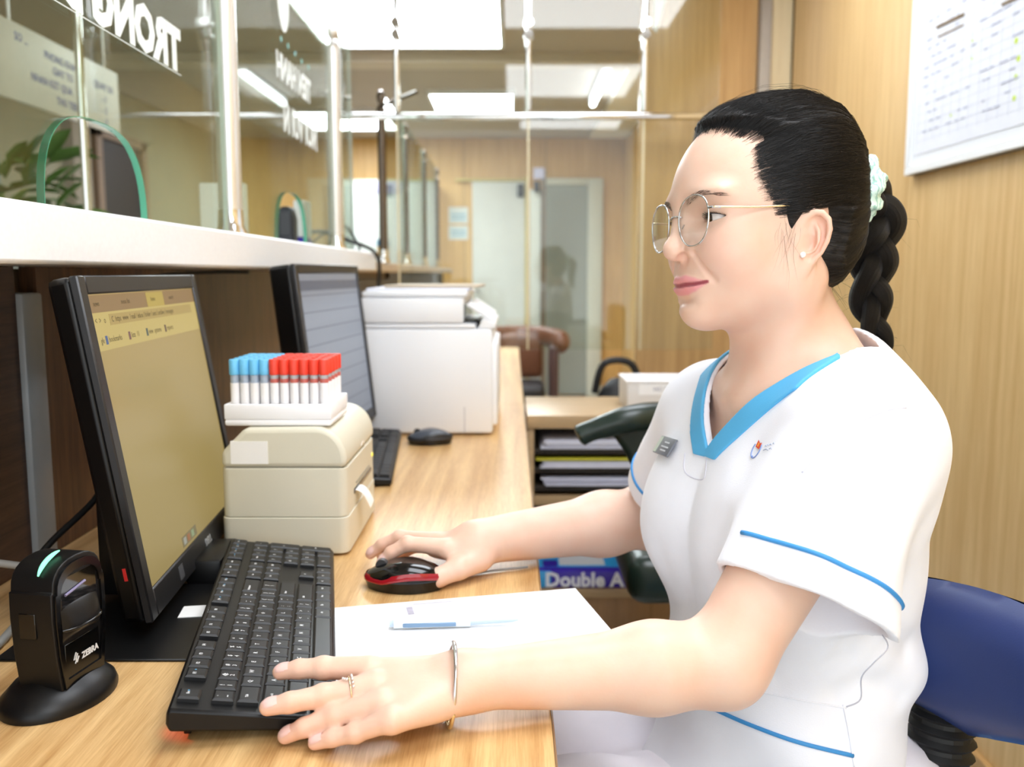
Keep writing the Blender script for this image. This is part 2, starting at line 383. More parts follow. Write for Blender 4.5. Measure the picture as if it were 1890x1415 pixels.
# ---- service counter
DZ = CAMZ-0.335                                # desk top
desk = empty('reception_desk', (-0.27, 1.2, 0), 0, 'long light oak service desk with a brown upstand below the white ledge', 'desk')
MB().bx((-0.555, 0.12, DZ-0.030), (0.030, 2.288, DZ-0.0002), 0.0012, 1).build('worktop', DESK, desk)
MB().bx((-0.555, 2.290, DZ-0.030), (0.030, 4.1, DZ-0.0002), 0.0012, 1).build('worktop', DESK, desk)
MB().bx((0.0302, 0.12, DZ-0.030), (0.0315, 2.288, DZ-0.0006)).build('edge_band', mat('edge_band', '#8a6a48', 0.4, noise=0.05), desk)
MB().bx((0.0302, 2.290, DZ-0.030), (0.0315, 4.1, DZ-0.0006)).build('edge_band', MATS['edge_band'], desk)
LZ0 = CAMZ+0.0085; LZ1 = LZ0+0.0545
MB().bx((-0.575, 0.12, DZ-0.03), (-0.5555, 1.004, LZ0-0.0005)).build('upstand', BROWN_H, desk)['label'] = 'brown upstand panel with level grain'
MB().bx((-0.575, 1.050, DZ-0.03), (-0.5555, 2.80, LZ0-0.0005)).build('upstand', BROWN_V, desk)['label'] = 'brown upstand panel with upright grain'
MB().bx((-0.572, 1.005, DZ), (-0.548, 1.049, LZ0-0.03), 0.004, 2).build('cable_trunking', mat('trunking', '#9da3a6', 0.35, noise=0.03), desk)
MB().bx((-0.575, 2.801, DZ-0.03), (-0.5555, 4.1, LZ0-0.03)).build('upstand', mat('far_upstand', '#2c211b', 0.45, noise=0.1), desk)
MB().bx((-0.62, 0.12, 0.0), (-0.5765, 4.1, LZ0-0.0030)).build('counter_wall', mat('counter_wall', '#6d5a45', 0.5, noise=0.08), desk)
for y in (0.16, 2.26, 3.95): MB().bx((-0.55, y, 0), (-0.02, y+0.025, DZ-0.0305)).build('side_panel', CAB, desk)
# white ledge with a rounded end
lp = [(-0.86, 0.10), (-0.42, 0.10), (-0.42, 2.78)]+[(-0.48+0.06*math.cos(a), 2.78+0.06*math.sin(a)) for a in np.linspace(0, math.pi/2, 8)][1:]+[(-0.86, 2.84)]
ledge = MB().prism(lp, (0, 0, LZ0), (1, 0, 0), (0, 1, 0), (0, 0, LZ1-LZ0)).build('counter_ledge', mat('white_stone', '#f4f6f9', 0.3, noise=0.03, nscale=220), None, smooth=30, bevel=0.004, bseg=2)
tag(ledge, 'thick white stone ledge of the counter above the monitors', 'counter ledge')
l2 = MB().bx((-0.86, 2.86, LZ0-0.002), (-0.485, 7.3, LZ0+0.034), 0.004, 1).build('counter_ledge', mat('beige_stone', '#b9a78d', 0.35, noise=0.04, nscale=120), None)
tag(l2, 'narrow beige ledge of the far counter beyond the white ledge', 'counter ledge')
cwall = MB().bx((-0.80, 4.11, 0.0), (-0.56, 7.3, LZ0-0.0025)).build('far_counter', MATS['far_upstand'], None); tag(cwall, 'dark brown counter front at the far end', 'counter')
# posts
GX = -0.50
pY = [P(415, 400, 1).x, 0]
posts = [(1.615, LZ1, 0.0205), (2.575, LZ1, 0.0205), (3.52, LZ0+0.034, 0.0165), (4.26, LZ0+0.034, 0.0165), (5.15, LZ0+0.034, 0.0165), (6.04, LZ0+0.034, 0.0165)]
plab = ['polished steel post on the ledge beside the glass with the large lettering', 'polished steel post near the rounded end of the white ledge', 'chrome post toned dark for its reflections, nearest on the far beige ledge, with support rods', 'chrome post toned dark for its reflections, second along the far beige ledge', 'chrome post toned dark for its reflections, third along the far beige ledge', 'chrome post toned dark for its reflections, last along the far beige ledge']
PT = CAMZ+0.655
for k, (y, z0, r) in enumerate(posts):
    o = empty('glass_post', (GX, y, z0), 0, plab[k], 'post', 'posts carrying the counter glass'); m = MATS['satin_steel'] if k < 2 else MATS['darkened_chrome']
    b = MB(); b.cyl((GX, y, z0+0.02), (GX, y, PT-0.035), r, n=28); b.build('tube', m, o)
    MB().lathe([(r*1.5, 0), (r*1.5, 0.006), (r*1.12, 0.02), (r*1.05, 0.05)], (GX, y, z0)).build('base', MATS['chrome'], o)
    MB().lathe([(r*1.02, -0.036), (r*1.1, -0.03), (r*0.75, -0.022), (r*0.6, -0.012), (r*0.95, 0.0), (r*1.05, 0.016), (r*0.7, 0.034), (0.002, 0.040)], (GX, y, PT)).build('finial', m if k else MATS['chrome'], o)
    if k == 2:
        MB().cyl((GX, y, PT-0.02), (GX+0.17, YP, PT-0.03), 0.007).build('support_rod', m, o); MB().cyl((GX, y, PT-0.06), (GX+0.26, y-0.05, PT-0.06), 0.006).build('support_rod', m, o)
# counter glass with arched hand openings
def counter_pane(y0, y1, z0, z1, label, arch=None):
    o = empty('counter_glass', (GX, (y0+y1)/2, z0), 0, label, 'glass screen')
    outer = [(y0, z0), (y1, z0), (y1, z1), (y0, z1)]
    b = MB(); x0, x1 = GX-0.004, GX+0.004
    if arch is None: b.bx((x0, y0, z0), (x1, y1, z1)); b.build('sheet', GLC, o)
    else:
        a0, a1, h = arch; c = (a0+a1)/2; hw = (a1-a0)/2
        ap = [(c-hw*math.cos(t)*(1 if abs(math.cos(t)) > 0 else 1), z0+h*math.sin(t)**0.75) for t in np.linspace(0, math.pi, 28)]
        ap = [(c-hw*abs(math.cos(t))**0.7*(1 if math.cos(t) > 0 else -1), z0+h*max(0, math.sin(t))**0.75) for t in np.linspace(0, math.pi, 28)]
        poly = [(y0, z0)]+ap+[(y1, z0), (y1, z1), (y0, z1)]
        b.prism(poly, (x0, 0, 0), (0, 1, 0), (0, 0, 1), (x1-x0, 0, 0)); b.build('sheet', GLC, o, smooth=0)
        e = MB(); n = len(ap)
        vs = [(x0-0.0003, p[0], p[1]) for p in ap]+[(x1+0.0003, p[0], p[1]) for p in ap]
        ins = [(c+(p[0]-c)*0.993, z0+(p[1]-z0)*0.993) for p in ap]
        vs += [(x0-0.0003, p[0], p[1]) for p in ins]+[(x1+0.0003, p[0], p[1]) for p in ins]
        fs = [(i, i+1, n+i+1, n+i) for i in range(n-1)]+[(2*n+i, 3*n+i, 3*n+i+1, 2*n+i+1) for i in range(n-1)]+[(i, 2*n+i, 2*n+i+1, i+1) for i in range(n-1)]+[(n+i, n+i+1, 3*n+i+1, 3*n+i) for i in range(n-1)]
        e.add(vs, fs); e.build('polished_edge', MATS['glass_edge_green'], o, smooth=60)
    MB().bx((x0, y1, z0), (x1, y1+0.0015, z1)).build('edge', MATS['glass_edge'], o)
    return o
pa = counter_pane(0.55, 1.585, LZ1, PT+0.05, 'near counter glass with an arched opening and the largest white lettering', (0.965, 1.235, 0.118))
pb = counter_pane(1.645, 2.545, LZ1, PT+0.05, 'second counter glass with two lines of white lettering', (1.92, 2.19, 0.118))
for k, (y0, y1) in enumerate(((2.605, 2.84), (3.55, 4.23), (4.29, 5.12), (5.18, 6.01))):
    counter_pane(y0, y1, LZ1 if k == 0 else LZ0+0.034, PT+0.03, ['narrow counter glass past the second steel post, at the end of the white ledge', 'first counter glass on the far beige ledge', 'middle counter glass on the far beige ledge', 'last counter glass on the far beige ledge'][k])
VIN = mat('vinyl_white', '#eef6f5', 0.5, noise=0.01); CY = mat('vinyl_cyan', '#7cc4bf', 0.5, noise=0.02)
zb = CAMZ+0.587*0.5
lettering('lettering', 'TRONG D', 0.080, (GX+0.0046, 1.385, CAMZ+0.325), (0, -1, 0), (0, 0, 1), VIN, pa, 0.0002, 0.0045, 1.0, align='LEFT')
MB().bx((GX+0.0043, 0.55, CAMZ+0.2935), (GX+0.0048, 1.385, CAMZ+0.2945)).build('print_line', VIN, pa)
lettering('lettering', 'NOI VUI N', 0.082, (GX+0.0046, 2.33, CAMZ+0.335), (0, -1, 0), (0, 0, 1), VIN, pb, 0.0002, 0.003, 0.86, align='LEFT')
lettering('lettering', 'TIEN HANH', 0.074, (GX+0.0046, 2.27, CAMZ+0.438), (0, -1, 0), (0, 0, 1), VIN, pb, 0.0002, 0.003, 0.82, align='LEFT')
for k, (px, py) in enumerate(((512, 16), (527, 33), (515, 72), (528, 85), (541, 99), (553, 113), (566, 124))):
    u = (px-945)/FPX; v = (py-707.5)/FPX; t = GX/u; q = Vector((GX+0.0046, (cp-v*sp)*t, CAMZ-(sp+v*cp)*t))
    b = MB(); b.cyl((q.x-0.0003, q.y, q.z), (q.x+0.0003, q.y, q.z), 0.0062, n=14); b.build('dot', CY, pb)
b = MB(); q = Vector((GX+0.0046, 2.02, CAMZ+0.60)); b.tube([q, q+Vector((0.0004, 0, 0))], 0.05, n=24, flat=1.6, up=(0, 0, 1)); b.build('emblem', VIN, pb)
# ================================================================== things on the desk
BLK = MATS['black_plastic']
mat('key_black', '#17181a', 0.45, noise=0.04, nscale=80); mat('legend_white', '#d8dadc', 0.5, noise=0.01); mat('legend_blue', '#59aee0', 0.5, noise=0.01)
mat('sensor_red', '#c22a2a', 0.3, noise=0.03); mat('beige_case', '#d6d2bf', 0.45, noise=0.03, nscale=12, bump=0.06, bscale=900); mat('beige_dark', '#c3bda8', 0.5, noise=0.03, nscale=12)
mat('grey_line', '#8a8779', 0.6, noise=0.03); mat('label_white', '#f2f1ee', 0.7, noise=0.02)
def frame3(o, ax, ay):
    ax = Vector(ax).normalized(); ay = Vector(ay); ay = (ay-ax*ay.dot(ax)).normalized(); az = ax.cross(ay)
    return Matrix(((ax.x, ay.x, az.x, o[0]), (ax.y, ay.y, az.y, o[1]), (ax.z, ay.z, az.z, o[2]), (0, 0, 0, 1)))
# ---- keyboards: local x along the keys, y towards the back row, z up; built at the origin of the thing
KL, KD = 0.442, 0.127
def key_layout():
    u = 0.01875; K = []
    x0 = 0.011; rows = [0.104, 0.0785, 0.0597, 0.0410, 0.0222, 0.0034]
    def row(r, items):
        x = x0
        for it in items:
            if isinstance(it, (int, float)): x += it*u
            else:
                lab, w = it; K.append((lab, x, rows[r], w*u, u)); x += w*u
    row(0, [('Esc', 1), 1, ('F1', 1), ('F2', 1), ('F3', 1), ('F4', 1), .5, ('F5', 1), ('F6', 1), ('F7', 1), ('F8', 1), .5, ('F9', 1), ('F10', 1), ('F11', 1), ('F12', 1), .25, ('Prt', 1), ('Scr', 1), ('Brk', 1), .25, ('*-', 1), ('*+', 1), ('*x', 1), ('*=', 1)])
    row(1, [(a, 1) for a in ('` ~', '! 1', '@ 2', '# 3', '$ 4', '% 5', '^ 6', '& 7', '* 8', '( 9', ') 0', '_ -', '+ =')]+[('Backspace', 2), .25, ('Ins', 1), ('Hm', 1), ('PgU', 1), .25, ('Num', 1), ('/', 1), ('*', 1), ('-', 1)])
    row(2, [('Tab', 1.5)]+[(a, 1) for a in 'QWERTYUIOP']+[('{ [', 1), ('} ]', 1), ('| \\', 1.5), .25, ('Del', 1), ('End', 1), ('PgD', 1), .25, ('7', 1), ('8', 1), ('9', 1)])
    row(3, [('CapsLock', 1.75)]+[(a, 1) for a in 'ASDFGHJKL']+[(': ;', 1), ('" \'', 1), ('Enter', 2.25), 3.5, ('4', 1), ('5', 1), ('6', 1)])
    row(4, [('Shift', 2.25)]+[(a, 1) for a in 'ZXCVBNM']+[('< ,', 1), ('> .', 1), ('? /', 1), ('Shift', 2.75), 1.25, ('^', 1), 1.25, ('1', 1), ('2', 1), ('3', 1)])
    row(5, [('Ctrl', 1.25), ('Win', 1.25), ('Alt', 1.25), ('', 6.25), ('Alt', 1.25), ('Fn', 1.25), ('Mnu', 1.25), ('Ctrl', 1.25), .25, ('<', 1), ('v', 1), ('>', 1), .25, ('0', 2), ('.', 1)])
    xs = x0+(15+.25+3+.25)*u
    K.append(('+', xs+3*u, rows[3], u, 2*u)); K.append(('Ent', xs+3*u, rows[5], u, 2*u))
    return K
SLOPE = math.atan2(0.008, KD)
KEYM = {}
def keycap(w, d):
    k = (round(w, 5), round(d, 5))
    if k in KEYM: return KEYM[k]
    g = 0.0012; a, b = w/2-g, d/2-g; c, e = a-0.0018, b-0.0016; h = 0.0052
    vs = [(-a, -b, 0), (a, -b, 0), (a, b, 0), (-a, b, 0), (-a, -b, h*0.72), (a, -b, h*0.72), (a, b, h*0.72), (-a, b, h*0.72), (-c, -e, h), (c, -e, h), (c, e, h), (-c, e, h)]
    fs = [(0, 1, 5, 4), (1, 2, 6, 5), (2, 3, 7, 6), (3, 0, 4, 7), (4, 5, 9, 8), (5, 6, 10, 9), (6, 7, 11, 10), (7, 4, 8, 11), (8, 9, 10, 11)]
    me = bpy.data.meshes.new('key'); me.from_pydata(vs, [], fs); me.update(); me.materials.append(MATS['key_black']); KEYM[k] = me; return me
def make_keyboard(loc, rz, label, legends=True):
    o = empty('keyboard', loc, rz, label, 'keyboard', 'computer keyboards on the desk')
    hf_, hb = 0.0105, 0.0185
    b = MB(); b.prism([(0, 0.0035), (0.002, 0.0), (KD-0.003, 0.0), (KD, 0.006), (KD, hb-0.002), (KD-0.003, hb), (0.004, hf_), (0, hf_-0.003)], (0, 0, 0), (0, 1, 0), (0, 0, 1), (KL, 0, 0))
    ob = b.build('case', BLK, o, world=False, smooth=30); 
    md = ob.modifiers.new('bevel', 'BEVEL'); md.width = 0.0025; md.segments = 2; md.limit_method = 'ANGLE'; md.angle_limit = math.radians(50)
    tray = MB(); ct, st = math.cos(SLOPE), math.sin(SLOPE)
    zk = lambda y: hf_+(hb-hf_)*(y-0.004)/(KD-0.007)
    Rk = Euler((SLOPE, 0, 0)).to_matrix()
    for (lab, x, y, w, d) in key_layout():
        k = bpy.data.objects.new('key', keycap(w, d)); COL.objects.link(k); k.parent = o; cy = y+d/2
        k.location = (x+w/2, cy, zk(cy)-0.0008); k.rotation_euler = (SLOPE, 0, 0)
        if not legends or not lab: continue
        media = lab.startswith('*') and len(lab) == 2
        t_ = lab[1:] if media else lab
        parts = t_.split(' ') if (' ' in t_) else [t_]
        small = len(t_) > 2 and ' ' not in t_
        for i_, s_ in enumerate(parts):
            if not s_: continue
            sz = 0.0031 if small else (0.0052 if len(s_) == 1 else 0.0040)
            me = text_mesh(s_, sz, 0.00004, 0.00012, res=1)
            if not me.materials: me.materials.append(MATS['legend_white'])
            g = bpy.data.objects.new('legend', me); COL.objects.link(g); g.parent = k
            lx = -w/2+0.0058 if not small else 0.0
            if len(parts) == 2: g.location = (-0.0025, 0.0030-0.0058*i_, 0.00535)
            elif small and w > 0.025: g.location = (-w/2+0.0095, 0.0015, 0.00535)
            else: g.location = (-0.0024 if not small else 0, 0.0012, 0.00535)
        if media or lab in ('Esc', 'F1', 'F9', 'F10', 'F11', 'F12'):
            me = text_mesh('o', 0.0036, 0.00004, 0.0001, res=1) if True else None
            if not me.materials: me.materials.append(MATS['legend_blue'])
            g = bpy.data.objects.new('function_mark', me); COL.objects.link(g); g.parent = k; g.location = (0.0035, 0.0015, 0.00535)
    for i_ in range(3):
        MB().box((KL-0.058+0.012*i_, KD-0.006, zk(KD-0.006)+0.0002), (0.0025, 0.0012, 0.0004)).build('status_light', MATS['legend_white'], o, world=False)
    for sx in (0.03, KL-0.03): MB().box((sx, KD-0.012, 0.0), (0.022, 0.012, 0.004), 0.001).build('rubber_foot', MATS['black_gloss'], o, world=False)
    return o
ka = math.radians(90+11.5)
uK = Vector((math.cos(ka), math.sin(ka), 0)); vK = Vector((-math.sin(ka), math.cos(ka), 0))   # along the keys, towards the back row
cK = Vector((-0.2280, 0.809, DZ+0.0030)); KS = 0.936; oK = cK-uK*KL*KS/2-vK*KD*KS/2
kb = make_keyboard(oK, ka, 'black keyboard under the woman\'s hand, beside the white paper')
KT = 0.095; kb.scale = (KS, KS, KS); kb.rotation_euler = (KT, 0, ka); XF[kb.name] = Matrix.Translation(oK) @ Euler((KT, 0, ka)).to_matrix().to_4x4() @ Matrix.Scale(KS, 4)
for sx in (0.03, KL-0.03): MB().box((sx, KD-0.014, -0.0055), (0.020, 0.006, 0.0125), 0.001).build('fold_out_foot', MATS['black_gloss'], kb, world=False)
for q in ((0.405, KD-0.006),):
    lettering('logo_print', 'DELL', 0.006, tuple(xf(kb) @ Vector((q[0]-0.2, 0.120, 0.0186))), uK, vK, MATS['legend_white'], kb, 0.00004)
# ---- mice
def make_mouse(loc, rz, label, accent, top, k=1.0):
    o = empty('computer_mouse', loc, rz, label, 'mouse')
    # local: front of the mouse towards +x, length 0.1
    def shell(z0, z1, f, rim=1.0, n=40, m=9):
        vs = []; fs = []
        for j in range(m+1):
            t = j/m; ph = t*math.pi/2
            for i in range(n):
                a = 2*math.pi*i/n; ca, sa = math.cos(a), math.sin(a)
                w = 0.029*(1-0.10*math.cos(a*2)) ; L = 0.050
                r = math.cos(ph)**0.55
                x = L*ca*r*rim; y = 0.0300*sa*(1.0-0.10*ca*ca)*r*rim
                hump = 0.034-0.000-0.012*max(0, x/0.05)**1.5-0.010*max(0, -x/0.05)**2
                vs.append((x, y, z0+(f(x, y)-z0)*0+((hump-z0)*math.sin(ph)**0.9)))
        for j in range(m):
            for i in range(n):
                l = (i+1) % n; fs.append((j*n+i, j*n+l, (j+1)*n+l, (j+1)*n+i))
        fs.append(tuple(range(n-1, -1, -1))); return vs, fs
    S_ = lambda vs: [(x*k, y*k, z*k) for x, y, z in vs]
    v, f = shell(0.013, 0, lambda x, y: 0); MB().add(S_(v), f).build('top_shell', top, o, world=False, smooth=70)
    n = 40
    def ringpts(rim, z): return [(0.050*math.cos(a)*rim, 0.0300*math.sin(a)*(1.0-0.10*math.cos(a)**2)*rim, z+ (0.007*max(0, 1-((math.cos(a)+0.35)/0.75)**2))) for a in [2*math.pi*i/n for i in range(n)]]
    b = MB(); R1, R2, R3, R4 = ringpts(0.985, 0.0115), ringpts(1.012, 0.0105), ringpts(1.014, 0.0145), ringpts(0.955, 0.0185)
    vs = R1+R2+R3+R4; fs = [(q*n+i, q*n+(i+1) % n, (q+1)*n+(i+1) % n, (q+1)*n+i) for q in range(3) for i in range(n)]
    b.add(S_(vs), fs).build('side_band', accent, o, world=False, smooth=70)
    b = MB(); A = [(x*0.93, y*0.93, 0.0005) for x, y, z in ringpts(1, 0)]; B = ringpts(1.0, 0.0108)
    vs = A+B; fs = [(i, (i+1) % n, n+(i+1) % n, n+i) for i in range(n)]+[tuple(range(n-1, -1, -1))]
    b.add(S_(vs), fs).build('base', MATS['black_gloss'], o, world=False, smooth=70)
    b = MB(); c = Vector((0.028*k, 0, 0.0265*k)); b.cyl(c+Vector((0, -0.0035, 0)), c+Vector((0, 0.0035, 0)), 0.0075*k, n=18); b.build('wheel', mat('wheel_grey', '#3a3a3c', 0.5, noise=0.05), o, world=False)
    return o
mp_ = PZ(742, 1072, DZ+0.012)
mouse1 = make_mouse((mp_.x+0.001, mp_.y+0.016, DZ+0.0003), math.radians(180-6), 'black mouse with a glossy red side band under her hand', mat('red_gloss', '#9c1420', 0.12, noise=0.03, coat=0.6), MATS['black_gloss'], 0.88)
m2 = PZ(792, 822, DZ)
mouse2 = make_mouse((m2.x, m2.y+0.02, DZ+0.0003), math.radians(186), 'dark grey mouse in front of the white printer', mat('mouse_dark', '#2a2c30', 0.35, noise=0.03), mat('mouse_grey', '#4a505a', 0.3, noise=0.03), 0.9)
kb2p = Vector((-0.190, 1.385, DZ+0.0028)); ka2 = math.radians(90+5)
make_keyboard(kb2p, ka2, 'dark keyboard behind the beige label printer', legends=False)
# ---- monitors
SCREENS = []
def monitor(BL, wdir, hdir, w, h, label, bez, bot, depth, screen, name='computer_monitor', grp='flat monitors under the ledge'):
    M = frame3(BL, wdir, hdir); base = M @ Vector((w/2, h/2, -depth))
    o = empty(name, (base.x, base.y, DZ), 0, label, 'monitor', grp)
    def mb(): b = MB(); b.M = M; return b
    b = mb(); t = bez
    for a_, c_ in (((-t, -bot, -0.004), (0, h+t, 0.004)), ((w, -bot, -0.004), (w+t, h+t, 0.004)), ((0, h, -0.004), (w, h+t, 0.004)), ((0, -bot, -0.004), (w, 0, 0.004))): b.bx(a_, c_, 0.0015, 1)
    b.build('bezel', mat('bezel_black', '#1b1b1d', 0.4, noise=0.03, bump=0.05, bscale=1500), o)
    b = mb(); b.bx((0, 0, -0.003), (w, h, 0.0012)); scr_ = b.build('screen', screen, o); SCREENS.append(scr_)
    b = mb(); b.prism([(-t, 0), (w+t, 0), (w+t-0.012, -depth), (-t+0.012, -depth)], (0, -bot, -0.004), (1, 0, 0), (0, 0, 1), (0, h+t+bot, 0)); b.build('housing', BLK, o, smooth=30, bevel=0.006)
    return o, M
def screen_material(name, kind):
    m = bpy.data.materials.new(name); m.use_nodes = True; nt = m.node_tree; b = nt.nodes['Principled BSDF']
    b.inputs['Base Color'].default_value = (0.02, 0.02, 0.02, 1); b.inputs['Roughness'].default_value = 0.34; b.inputs['Specular IOR Level'].default_value = 0.35
    tc = nt.nodes.new('ShaderNodeTexCoord'); sx = nt.nodes.new('ShaderNodeSeparateXYZ'); nt.links.new(tc.outputs['Generated'], sx.inputs[0])
    rp = nt.nodes.new('ShaderNodeValToRGB'); rp.color_ramp.interpolation = 'LINEAR'
    if kind == 'tan':
        cols = ['#8f7d4c', '#96834f', '#a08a52', '#a48d5a']
    else: cols = ['#6f7580', '#7d838e', '#868c97', '#7a808b']
    for i in range(2): rp.color_ramp.elements.new(0.5)
    for e, p_, c in zip(rp.color_ramp.elements, (0.0, 0.35, 0.7, 1.0), cols): e.position = p_; e.color = hexc(c)
    nt.links.new(sx.outputs['Z'], rp.inputs['Fac']); nt.links.new(rp.outputs['Color'], b.inputs['Emission Color']); b.inputs['Emission Strength'].default_value = 0.72
    return m
w1 = Vector((-0.031, 0.352, 0.0)); h1 = Vector((-0.043, 0, 0.272))
BL1 = Vector((-0.337, 0.800, CAMZ-0.2905))
mon, M1 = monitor(BL1, w1, h1, 0.3535, 0.2752, 'black monitor angled towards the woman, its screen showing a tan browser page', 0.017, 0.027, 0.024, screen_material('screen_tan', 'tan'))
def onscreen(name, x0, y0, x1, y1, m, lift=0.0014):
    b = MB(); b.M = M1; b.bx((x0, y0, 0.0011), (x1, y1, lift)); return b.build(name, m, SCREENS[0])
def em(name, h, s=0.8): return mat(name, '#050505', 0.4, emit=h, estr=s)
W_, H_ = 0.3535, 0.2752
onscreen('tab_bar', 0.001, H_-0.017, W_-0.001, H_-0.001, em('scr_tab', '#846a48'))
onscreen('active_tab', 0.165, H_-0.017, 0.225, H_-0.0015, em('scr_active', '#a6914a'), 0.0016)
onscreen('tool_bar', 0.001, H_-0.052, W_-0.001, H_-0.0172, em('scr_bar', '#b29f62'))
onscreen('address_field', 0.045, H_-0.030, 0.330, H_-0.0195, em('scr_field', '#a08a54'), 0.0016)
lettering('screen_print', 'C  https  www  / mail / inbox / folder / sent / archive / messages', 0.0078, tuple(M1 @ Vector((0.050, H_-0.0247, 0.0017))), w1, h1, em('scr_ink', '#54472c', 0.5), SCREENS[0], 0.00003, align='LEFT')
lettering('screen_print', '<  >   o', 0.0085, tuple(M1 @ Vector((0.008, H_-0.0247, 0.0017))), w1, h1, MATS['scr_ink'], SCREENS[0], 0.00003, align='LEFT')
for x, t_, c in ((0.012, 'gle', None), (0.032, 'bookmarks', '#41577e'), (0.095, 'lists  11', '#6b4a4a'), (0.150, 'view  systems', '#44524e'), (0.215, 'reports', '#5e4a40')):
    if c: onscreen('bookmark_icon', x-0.0075, H_-0.0470, x-0.002, H_-0.0390, em('scr_ic_'+c[1:], c), 0.0016)
    lettering('screen_print', t_, 0.0078, tuple(M1 @ Vector((x, H_-0.0430, 0.0017))), w1, h1, MATS['scr_ink'], SCREENS[0], 0.00003, align='LEFT')
for x, t_ in ((0.012, 'news'), (0.085, 'menu list'), (0.178, 'home'), (0.245, 'search')):
    lettering('screen_print', t_, 0.0070, tuple(M1 @ Vector((x, H_-0.0090, 0.0017))), w1, h1, MATS['scr_ink'], SCREENS[0], 0.00003, align='LEFT')
onscreen('task_bar_icons', 0.115, 0.003, 0.170, 0.014, em('scr_task', '#6d6448'))
for x, c in ((0.120, '#8b8b80'), (0.134, '#8a5b3e'), (0.150, '#7d8a6a')): onscreen('task_icon', x, 0.005, x+0.009, 0.012, em('scr_t_'+c[1:], c), 0.0017)
lettering('logo', 'DELL', 0.0115, tuple(M1 @ Vector((0.196, -0.0135, 0.0043))), w1, h1, mat('logo_silver', '#c9cccf', 0.35, metal=0.6), mon, 0.0002, 0.0004)
b = MB(); b.M = M1; b.bx((0.078, -0.020, 0.0040), (0.092, -0.006, 0.0045)); b.build('spec_sticker', mat('sticker_grey', '#4a4c50', 0.5, noise=0.1, nscale=200), mon)
b = MB(); b.M = M1; b.bx((0.3535+0.004, -0.012, 0.004), (0.3535+0.011, -0.003, 0.0050), 0.001); b.build('power_light', em('power_glow', '#f4f2e8', 1.5), mon)
b = MB(); b.M = M1; b.bx((-0.0172, 0.016, -0.013), (-0.0168, 0.028, -0.010)); b.build('red_label', MATS['sensor_red'], mon)
bb_ = Vector((-0.372, 0.838, DZ))
MB().box((-0.358, bb_.y, DZ+0.0013), (0.186, 0.192, 0.0022), 0.0008, 1).build('stand_base', BLK, mon)
MB().box((-0.408, 0.905, DZ+0.085), (0.028, 0.050, 0.155), 0.006).build('stand_column', BLK, mon)
MB().bx((-0.420, 0.90, DZ+0.13), (-0.394, 1.02, DZ+0.18), 0.006).build('stand_bracket', BLK, mon)
lb = PZ(363, 1128, DZ+0.0026)
MB().box((lb.x, lb.y, DZ+0.0028), (0.030, 0.030, 0.0006), rot=Euler((0, 0, 0.15)).to_matrix()).build('base_label', MATS['label_white'], mon)
w2 = Vector((0.030, 0.37, 0.0)); h2 = Vector((-0.030, 0, 0.27)); BL2 = Vector((-0.318, 1.450, CAMZ-0.272))
mon2, M2 = monitor(BL2, w2, h2, 0.372, 0.2735, 'second black monitor beyond the tube rack, its screen pale grey', 0.016, 0.02, 0.04, screen_material('screen_grey', 'grey'))
for k in range(9):
    b = MB(); b.M = M2; b.bx((0.004, 0.012+0.028*k, 0.0012), (0.366, 0.0135+0.028*k, 0.0015)); b.build('table_line', em('scr_line', '#5a606c', 0.6), SCREENS[1])
b = MB(); b.M = M2; b.bx((0.0, 0.245, 0.0012), (0.372, 0.262, 0.0015)); b.build('title_bar', em('scr_title', '#5f6675', 0.6), SCREENS[1])
MB().box((-0.42, 1.63, DZ+0.006), (0.17, 0.20, 0.012), 0.003).build('stand_base', BLK, mon2); MB().box((-0.425, 1.63, DZ+0.08), (0.03, 0.06, 0.14), 0.005).build('stand_column', BLK, mon2)
# adapter box under the monitor
ad = empty('adapter_box', (-0.336, 0.975, DZ), math.radians(4), 'black adapter box below the near monitor', 'adapter')
MB().box((0, 0.0, 0.0142), (0.038, 0.085, 0.0280), 0.004).build('case', BLK, ad, world=False); MB().box((0.0192, -0.005, 0.018), (0.0006, 0.02, 0.009)).build('red_mark', MATS['sensor_red'], ad, world=False)
MB().box((0.0192, 0.018, 0.019), (0.0006, 0.012, 0.008)).build('blue_mark', mat('mark_blue', '#3a4cae', 0.5), ad, world=False)
# ---- barcode scanner
so = empty('barcode_scanner', (-0.362, 0.680, DZ), math.radians(-10), 'black barcode scanner standing on its oval base by the monitor', 'scanner')
HS = 0.118; prof = []
for (y, z) in [(-0.025, 0.014), (-0.0295, 0.045), (-0.0315, 0.075), (-0.031, 0.096)]: prof.append((y, z))
for t in np.linspace(math.pi, 0, 13): prof.append((0.029*math.cos(t)*(abs(math.cos(t))**-0.15 if abs(math.cos(t)) > 0.05 else 1), 0.096+0.022*math.sin(t)**0.8))
for (y, z) in [(0.031, 0.096), (0.0315, 0.075), (0.0295, 0.045), (0.025, 0.014)]: prof.append((y, z))
b = MB(); b.prism(prof, (-0.014, 0, 0), (0, 1, 0), (0, 0, 1), (0.0365, 0, 0)); b.build('body', BLK, so, world=False, smooth=50, bevel=0.007, bseg=3)
def inset(sc, zc=0.066): return [(y*sc, zc+(z-zc)*sc) for y, z in prof]
ou, inn = inset(0.93), inset(0.80); n = len(ou)
b = MB(); vs = [(0.0225, y, z) for y, z in ou]+[(0.0245, y, z) for y, z in ou]+[(0.0225, y, z) for y, z in inn]+[(0.0245, y*1.0, z) for y, z in inn]
fs = [(i, (i+1) % n, n+(i+1) % n, n+i) for i in range(n)]+[(n+i, n+(i+1) % n, 3*n+(i+1) % n, 3*n+i) for i in range(n)]+[(3*n+i, 3*n+(i+1) % n, 2*n+(i+1) % n, 2*n+i) for i in range(n)]
